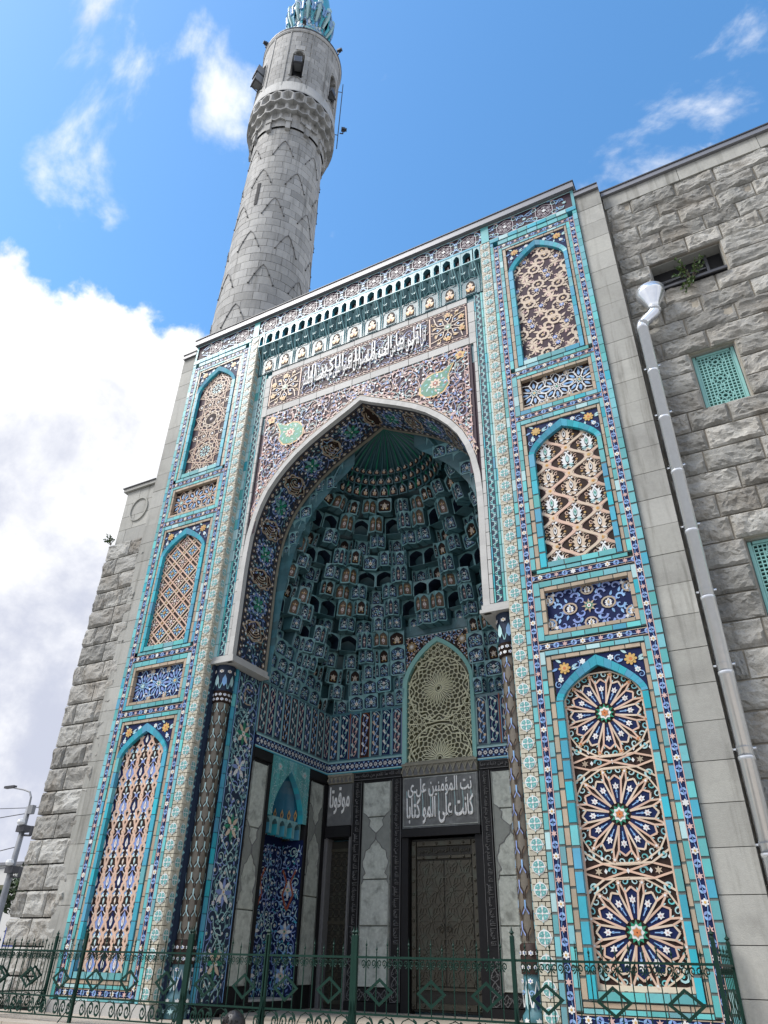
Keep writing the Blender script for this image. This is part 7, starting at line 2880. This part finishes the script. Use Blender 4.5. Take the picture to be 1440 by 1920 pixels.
# ------------------------------------------------------------------ weeds in the masonry
def weed(name, loc, h, n, label, spread, droop=0.0, seed=1, dirx=0.0):
    r = random.Random(seed)
    t = thing(name, label, 'plant', loc)
    st, lf = MB(), MB()
    p0 = Vector(loc)
    for i in range(n):
        a = r.uniform(0, 2 * PI)
        top = p0 + Vector((math.cos(a) * spread * r.uniform(.3, 1) + dirx, -abs(math.sin(a)) * spread * .35, h * r.uniform(.35, 1.0) * (1 if i % 3 else (-droop if droop else 1))))
        mid = (p0 + top) / 2 + Vector((r.uniform(-.05, .05), 0, .05))
        st.tube([p0, mid, top], [.008, .006, .003], BARK, 4)
        for j in range(16):
            q = j / 15
            c = (mid + (top - mid) * (q * 2 - 1)) if q > .5 else (p0 + (mid - p0) * q * 2)
            if q < .25:
                continue
            for _ in range(2):
                dr = Vector((r.uniform(-1, 1), r.uniform(-1, .6), r.uniform(-.4, .9))).normalized()
                sd = dr.cross(Vector((r.uniform(-1, 1), r.uniform(-1, 1), r.uniform(-1, 1)))).normalized()
                l = r.uniform(.035, .075) * (h / .5) ** .5
                lf.add([tuple(c), tuple(c + dr * l * .5 + sd * l * .32), tuple(c + dr * l), tuple(c + dr * l * .5 - sd * l * .32)], [(0, 1, 2, 3)], LEAFM)
    st.build('stem', t)
    lf.build('leaf', t, kind='stuff')
weed('wild_shrub', (7.72, .22, 13.52), .62, 12, 'leafy green shrub growing from the sill of the upper window', .34, .75, 5)
weed('wild_sprig', (-7.50, .05, 10.97), .36, 7, 'small sprig sprouting from the ledge of the left granite base', .22, 0, 9, -.12)

# ------------------------------------------------------------------ street behind on the left
lamp = thing('street_lamp', 'grey street lamp post with curved arm and equipment boxes at the left edge', 'street lamp', (-26.5, 14, 0))
mb = MB()
mb.tube([(-26.6, 14, 0), (-26.55, 14, 4), (-26.5, 14, 7.9)], [.19, .15, .12], POLE, 12)
mb.build('pole', lamp, True)
mb = MB()
mb.tube([(-26.5, 14, 7.8), (-26.55, 14, 8.35), (-26.75, 14, 8.62), (-27.2, 14, 8.75), (-28.1, 14, 8.92)], [.05, .05, .045, .04, .04], PLASTIC, 6)
mb.build('arm', lamp)
mb = MB()
mb.box((-28.75, 13.9, 8.92), (-28.0, 14.1, 9.03), EDGE)
mb.build('lamp_head', lamp)
for z in (7.15, 5.35):
    mb = MB()
    mb.lathe([(.0, -.14), (.15, -.1), (.19, 0), (.15, .12), (0, .16)], WHITE, (-26.45, 13.75, z), 12)
    mb.box((-26.75, 13.8, z - .42), (-26.2, 14.2, z - .12), EDGE)
    mb.build('camera_dome', lamp)
    mb = MB()
    mb.tube([(-26.5, 14, z - .55), (-25.7, 13.9, z - .62)], .05, EDGE, 5)
    mb.tube([(-25.7, 13.9, z - .62), (-25.65, 13.9, z - .2)], .1, EDGE, 6)
    mb.build('side_bracket', lamp)
mb = MB()
mb.box((-26.45, 13.9, 7.55), (-26.1, 14.1, 7.95), PLASTIC)
mb.build('equipment_box', lamp)
def wire(a, b, sag, label):
    mb = MB()
    A, B = Vector(a), Vector(b)
    mb.tube([A + (B - A) * (i / 12) - Vector((0, 0, sag * math.sin(PI * i / 12))) for i in range(13)], .022, EDGE, 4)
    tag(mb.build('overhead_wire'), label, 'wire')
wire((-60, 20, 11.0), (-14, 18.5, 8.6), .5, 'thin overhead wire crossing the sky highest at the left edge')
wire((-60, 20, 9.6), (-26.5, 14, 7.6), .6, 'overhead wire running left from the top of the lamp post')
wire((-60, 20, 5.6), (-26.5, 14, 6.1), .5, 'overhead wire running left from the middle of the lamp post')
wire((-55, 25, 7.2), (-26.5, 14, 5.2), .3, 'overhead wire slanting down to the lower bracket of the lamp post')
bld = thing('white_building', 'plain white building far behind the lamp post', 'building', (-46, 30, 0))
mb = MB()
mb.box((-62, 28, 0), (-38.5, 42, 7.3), PLAST)
mb.build('wall', bld)
mb = MB()
mb.box((-62.2, 27.8, 7.303), (-38.3, 42, 7.5), CAPM)
mb.build('roof_edge', bld)
for i in range(6):
    for j in range(2):
        mb = MB()
        mb.box((-60 + i * 3.4, 27.95, 1.4 + j * 3), (-58.4 + i * 3.4, 28.0, 3.0 + j * 3), PANE)
        mb.build('window', bld)
sg = thing('blue_sign', 'blue and white board low behind the granite base', 'sign', (-27.5, 16, 0))
mb = MB()
mb.box((-28.4, 16, 1.95), (-26.6, 16.1, 3.0), SIGNB)
mb.build('board', sg)
mb = MB()
mb.box((-27.2, 15.97, 2.2), (-26.75, 15.995, 2.75), WHITE)
mb.build('white_field', sg)
mb = MB()
mb.tube([(-27.5, 16.15, 0), (-27.5, 16.15, 2.9)], .05, EDGE, 6)
mb.build('post', sg)
def tree(loc, h, r_, n, label, seed):
    r = random.Random(seed)
    t = thing('tree', label, 'tree', loc, 'trees along the street behind')
    tr = MB()
    L0 = Vector(loc)
    tr.tube([L0, L0 + Vector((.1, 0, h * .4)), L0 + Vector((-.1, .1, h * .75))], [.22, .15, .06], BARK, 7)
    cl = []
    for i in range(9):
        a = r.uniform(0, 2 * PI)
        q = L0 + Vector((math.cos(a) * r_ * r.uniform(.3, .8), math.sin(a) * r_ * r.uniform(.3, .8), h * r.uniform(.42, .92)))
        tr.tube([L0 + Vector((0, 0, h * r.uniform(.3, .5))), q], [.08, .02], BARK, 5)
        cl.append((q, r_ * r.uniform(.3, .55)))
    tr.build('trunk', t)
    lf = MB()
    for i in range(n):
        c, cr = r.choice(cl)
        d = Vector((r.gauss(0, 1), r.gauss(0, 1), r.gauss(0, .8)))
        p = c + d.normalized() * cr * r.uniform(.4, 1.0) ** .5
        u = Vector((r.uniform(-1, 1), r.uniform(-1, 1), r.uniform(-1, 1))).normalized()
        w = u.cross(Vector((r.uniform(-1, 1), r.uniform(-1, 1), r.uniform(-1, 1)))).normalized()
        s_ = r.uniform(.10, .2)
        lf.add([tuple(p - u * s_), tuple(p + w * s_ * .55), tuple(p + u * s_), tuple(p - w * s_ * .55)], [(0, 1, 2, 3)], LEAFD)
    lf.build('crown', t, kind='stuff')
tree((-25.2, 20, 0), 6.6, 2.3, 4200, 'dark leafy tree between the lamp post and the granite base', 1)
tree((-31.5, 20, 0), 6.0, 2.4, 3600, 'leafy tree left of the lamp post', 2)
tree((-29.2, 27, 0), 4.6, 2.2, 3000, 'lower tree behind the lamp post in front of the white building', 3)

# ------------------------------------------------------------------ a boy in front of the fence
PX, PY = 1.98, -4.64
per = thing('person', 'dark-haired boy in a dark shirt standing before the fence, seen in profile', 'person', (PX, PY, 0))
fwd = Vector((-.93, -.36, 0)).normalized()
lat = Vector((-fwd.y, fwd.x, 0))
P3 = lambda f, l, z: Vector((PX, PY, 0)) + fwd * f + lat * l + Vector((0, 0, z))
joints, edges = [], []
def J(f, l, z, r):
    joints.append((P3(f, l, z), r))
    return len(joints) - 1
def E_(*ids):
    edges.extend(zip(ids, ids[1:]))
pel = J(0, 0, .60, .10)
wai = J(.0, 0, .72, .095)
chs = J(-.005, 0, .88, .105)
nck = J(0, 0, .985, .045)
hd0 = J(.012, 0, 1.05, .055)
E_(pel, wai, chs, nck, hd0)
for s in (1, -1):
    sh_ = J(0, s * .125, .945, .045)
    el = J(-.02, s * .165, .745, .034)
    wr = J(.04, s * .165, .565, .025)
    E_(chs, sh_, el, wr)
    hp = J(0, s * .068, .56, .075)
    kn = J(.015, s * .075, .32, .052)
    an = J(-.01, s * .075, .07, .036)
    to = J(.10, s * .085, .035, .032)
    E_(pel, hp, kn, an, to)
me = bpy.data.meshes.new('body')
me.from_pydata([tuple(j[0]) for j in joints], edges, [])
tmp = bpy.data.objects.new('body_skin', me)
COL.objects.link(tmp)
md = tmp.modifiers.new('skin', 'SKIN')
md.use_smooth_shade = True
for i, j in enumerate(joints):
    sv = me.skin_vertices[0].data[i]
    sv.radius = (j[1], j[1])
    sv.use_root = i == 0
ms_ = tmp.modifiers.new('sub', 'SUBSURF')
ms_.levels = ms_.render_levels = 2
dg = bpy.context.evaluated_depsgraph_get()
dg.update()
bm_ = bpy.data.meshes.new_from_object(tmp.evaluated_get(dg))
bpy.data.objects.remove(tmp)
bm_.name = 'body'
bm_.materials.clear()
for m in (SHIRT, TROUS, SKIN):
    bm_.materials.append(m)
for p in bm_.polygons:
    z = p.center.z
    out = abs((p.center - Vector((PX, PY, 0))).dot(lat))
    p.material_index = 2 if z > .985 or (z < .60 and out > .13) or (z < .80 and out > .14 and z > .5) else (1 if z < .62 else 0)
    p.use_smooth = True
link('body', bm_, per)
# head: egg with brow, nose, lips, chin; eyes, ears and hair on it
hm = MB()
HC_ = P3(.02, 0, 1.135)
nu, nv = 28, 20
v = []
for j in range(nv + 1):
    ph = PI * j / nv
    for i in range(nu):
        th = 2 * PI * i / nu
        x, y, z = math.sin(ph) * math.cos(th), math.sin(ph) * math.sin(th), math.cos(ph)
        f, l, u = x * .090, y * .070, z * .108
        if x > 0 and abs(y) < .75:
            if z < 0:
                l *= 1 - .22 * -z
            g = math.exp(-(y / .16) ** 2)
            f += .022 * g * math.exp(-((z + .16) / .14) ** 2)            # nose
            f += .007 * g * math.exp(-((z + .50) / .09) ** 2)            # lips
            f += .012 * math.exp(-(y / .3) ** 2) * math.exp(-((z + .80) / .16) ** 2)   # chin
            f -= .010 * math.exp(-((abs(y) - .38) / .16) ** 2) * math.exp(-((z - .02) / .12) ** 2)  # eye sockets
            f += .006 * math.exp(-((z - .2) / .1) ** 2)
        v.append(tuple(HC_ + fwd * f + lat * l + Vector((0, 0, u))))
fcs = [(j * nu + i, j * nu + (i + 1) % nu, (j + 1) * nu + (i + 1) % nu, (j + 1) * nu + i) for j in range(nv) for i in range(nu)]
hm.add(v, fcs, SKIN)
head = hm.build('head', per, True)
for s in (1, -1):
    m = MB()
    m.lathe([(0, .011), (.008, .008), (.011, 0), (.008, -.008), (0, -.011)], WHITE, tuple(HC_ + fwd * .071 + lat * s * .030 + Vector((0, 0, .004))), 10)
    m.lathe([(0, .005), (.004, .003), (.005, 0), (.003, -.004), (0, -.005)], HAIR, tuple(HC_ + fwd * .080 + lat * s * .031 + Vector((0, 0, .004))), 8)
    m.build('eye', head)
    m = MB()
    pts = [HC_ + fwd * (-.008 + .018 * math.cos(a * PI / 5)) + lat * s * .072 + Vector((0, 0, -.005 + .028 * math.sin(a * PI / 5))) for a in range(10)]
    m.tube(pts + [pts[0]], .007, SKIN, 5)
    m.add([tuple(p) for p in pts], [tuple(range(10))], SKIN)
    m.build('ear', head, True)
    m = MB()
    m.tube([HC_ + fwd * .083 + lat * s * .014 + Vector((0, 0, .026)), HC_ + fwd * .080 + lat * s * .034 + Vector((0, 0, .030)), HC_ + fwd * .064 + lat * s * .050 + Vector((0, 0, .024))], .004, HAIR, 4)
    m.build('eyebrow', head)
hr = random.Random(4)
hb = MB()
v = []
for j in range(11):
    ph = PI * .60 * j / 10
    for i in range(nu):
        th = 2 * PI * i / nu
        x, y, z = math.sin(ph) * math.cos(th), math.sin(ph) * math.sin(th), math.cos(ph)
        lim = 1.0 if x < .25 else .74
        if x > .25 and ph > PI * .40:
            x, y, z = x * .9, y, math.cos(PI * .40) 
        k = 1.16 + hr.uniform(-.02, .03)
        v.append(tuple(HC_ + fwd * (x * .094 * k - .004) + lat * (y * .074 * k) + Vector((0, 0, z * .112 * k + .004))))
hb.add(v, [(j * nu + i, j * nu + (i + 1) % nu, (j + 1) * nu + (i + 1) % nu, (j + 1) * nu + i) for j in range(10) for i in range(nu)], HAIR)
for i in range(160):
    ph, th = PI * .5 * hr.random() ** .7, hr.uniform(0, 2 * PI)
    x, y, z = math.sin(ph) * math.cos(th), math.sin(ph) * math.sin(th), math.cos(ph)
    p = HC_ + fwd * x * .105 + lat * y * .085 + Vector((0, 0, z * .126))
    d = (fwd * (.55 * z + .1 * x) + lat * y * .3 + Vector((0, 0, -.9 * (1 - z)))).normalized()
    hb.tube([p - d * .006, p + d * .010, p + d * .020 - Vector((0, 0, .010))], [.008, .007, .001], HAIR, 4)
hb.build('hair', head, True)
for s in (1, -1):
    m = MB()
    base = P3(.045, s * .165, .56)
    dn = Vector((0, 0, -1))
    m.tube([base + dn * -.02, base + dn * .02, base + dn * .05], [.022, .027, .024], SKIN, 8)
    for k in range(4):
        o = fwd * (.021 - .014 * k)
        l_ = (.048, .054, .050, .040)[k]
        b0_ = base + dn * .045 + o
        m.tube([b0_, b0_ + dn * l_ * .5 + lat * -s * .004, b0_ + dn * l_ + lat * -s * .016], [.0075, .007, .005], SKIN, 6)
    b0_ = base + dn * .005 + fwd * .022
    m.tube([b0_, b0_ + fwd * .018 + dn * .025, b0_ + fwd * .016 + dn * .05], [.009, .008, .006], SKIN, 6)
    m.build('hand', per, True)
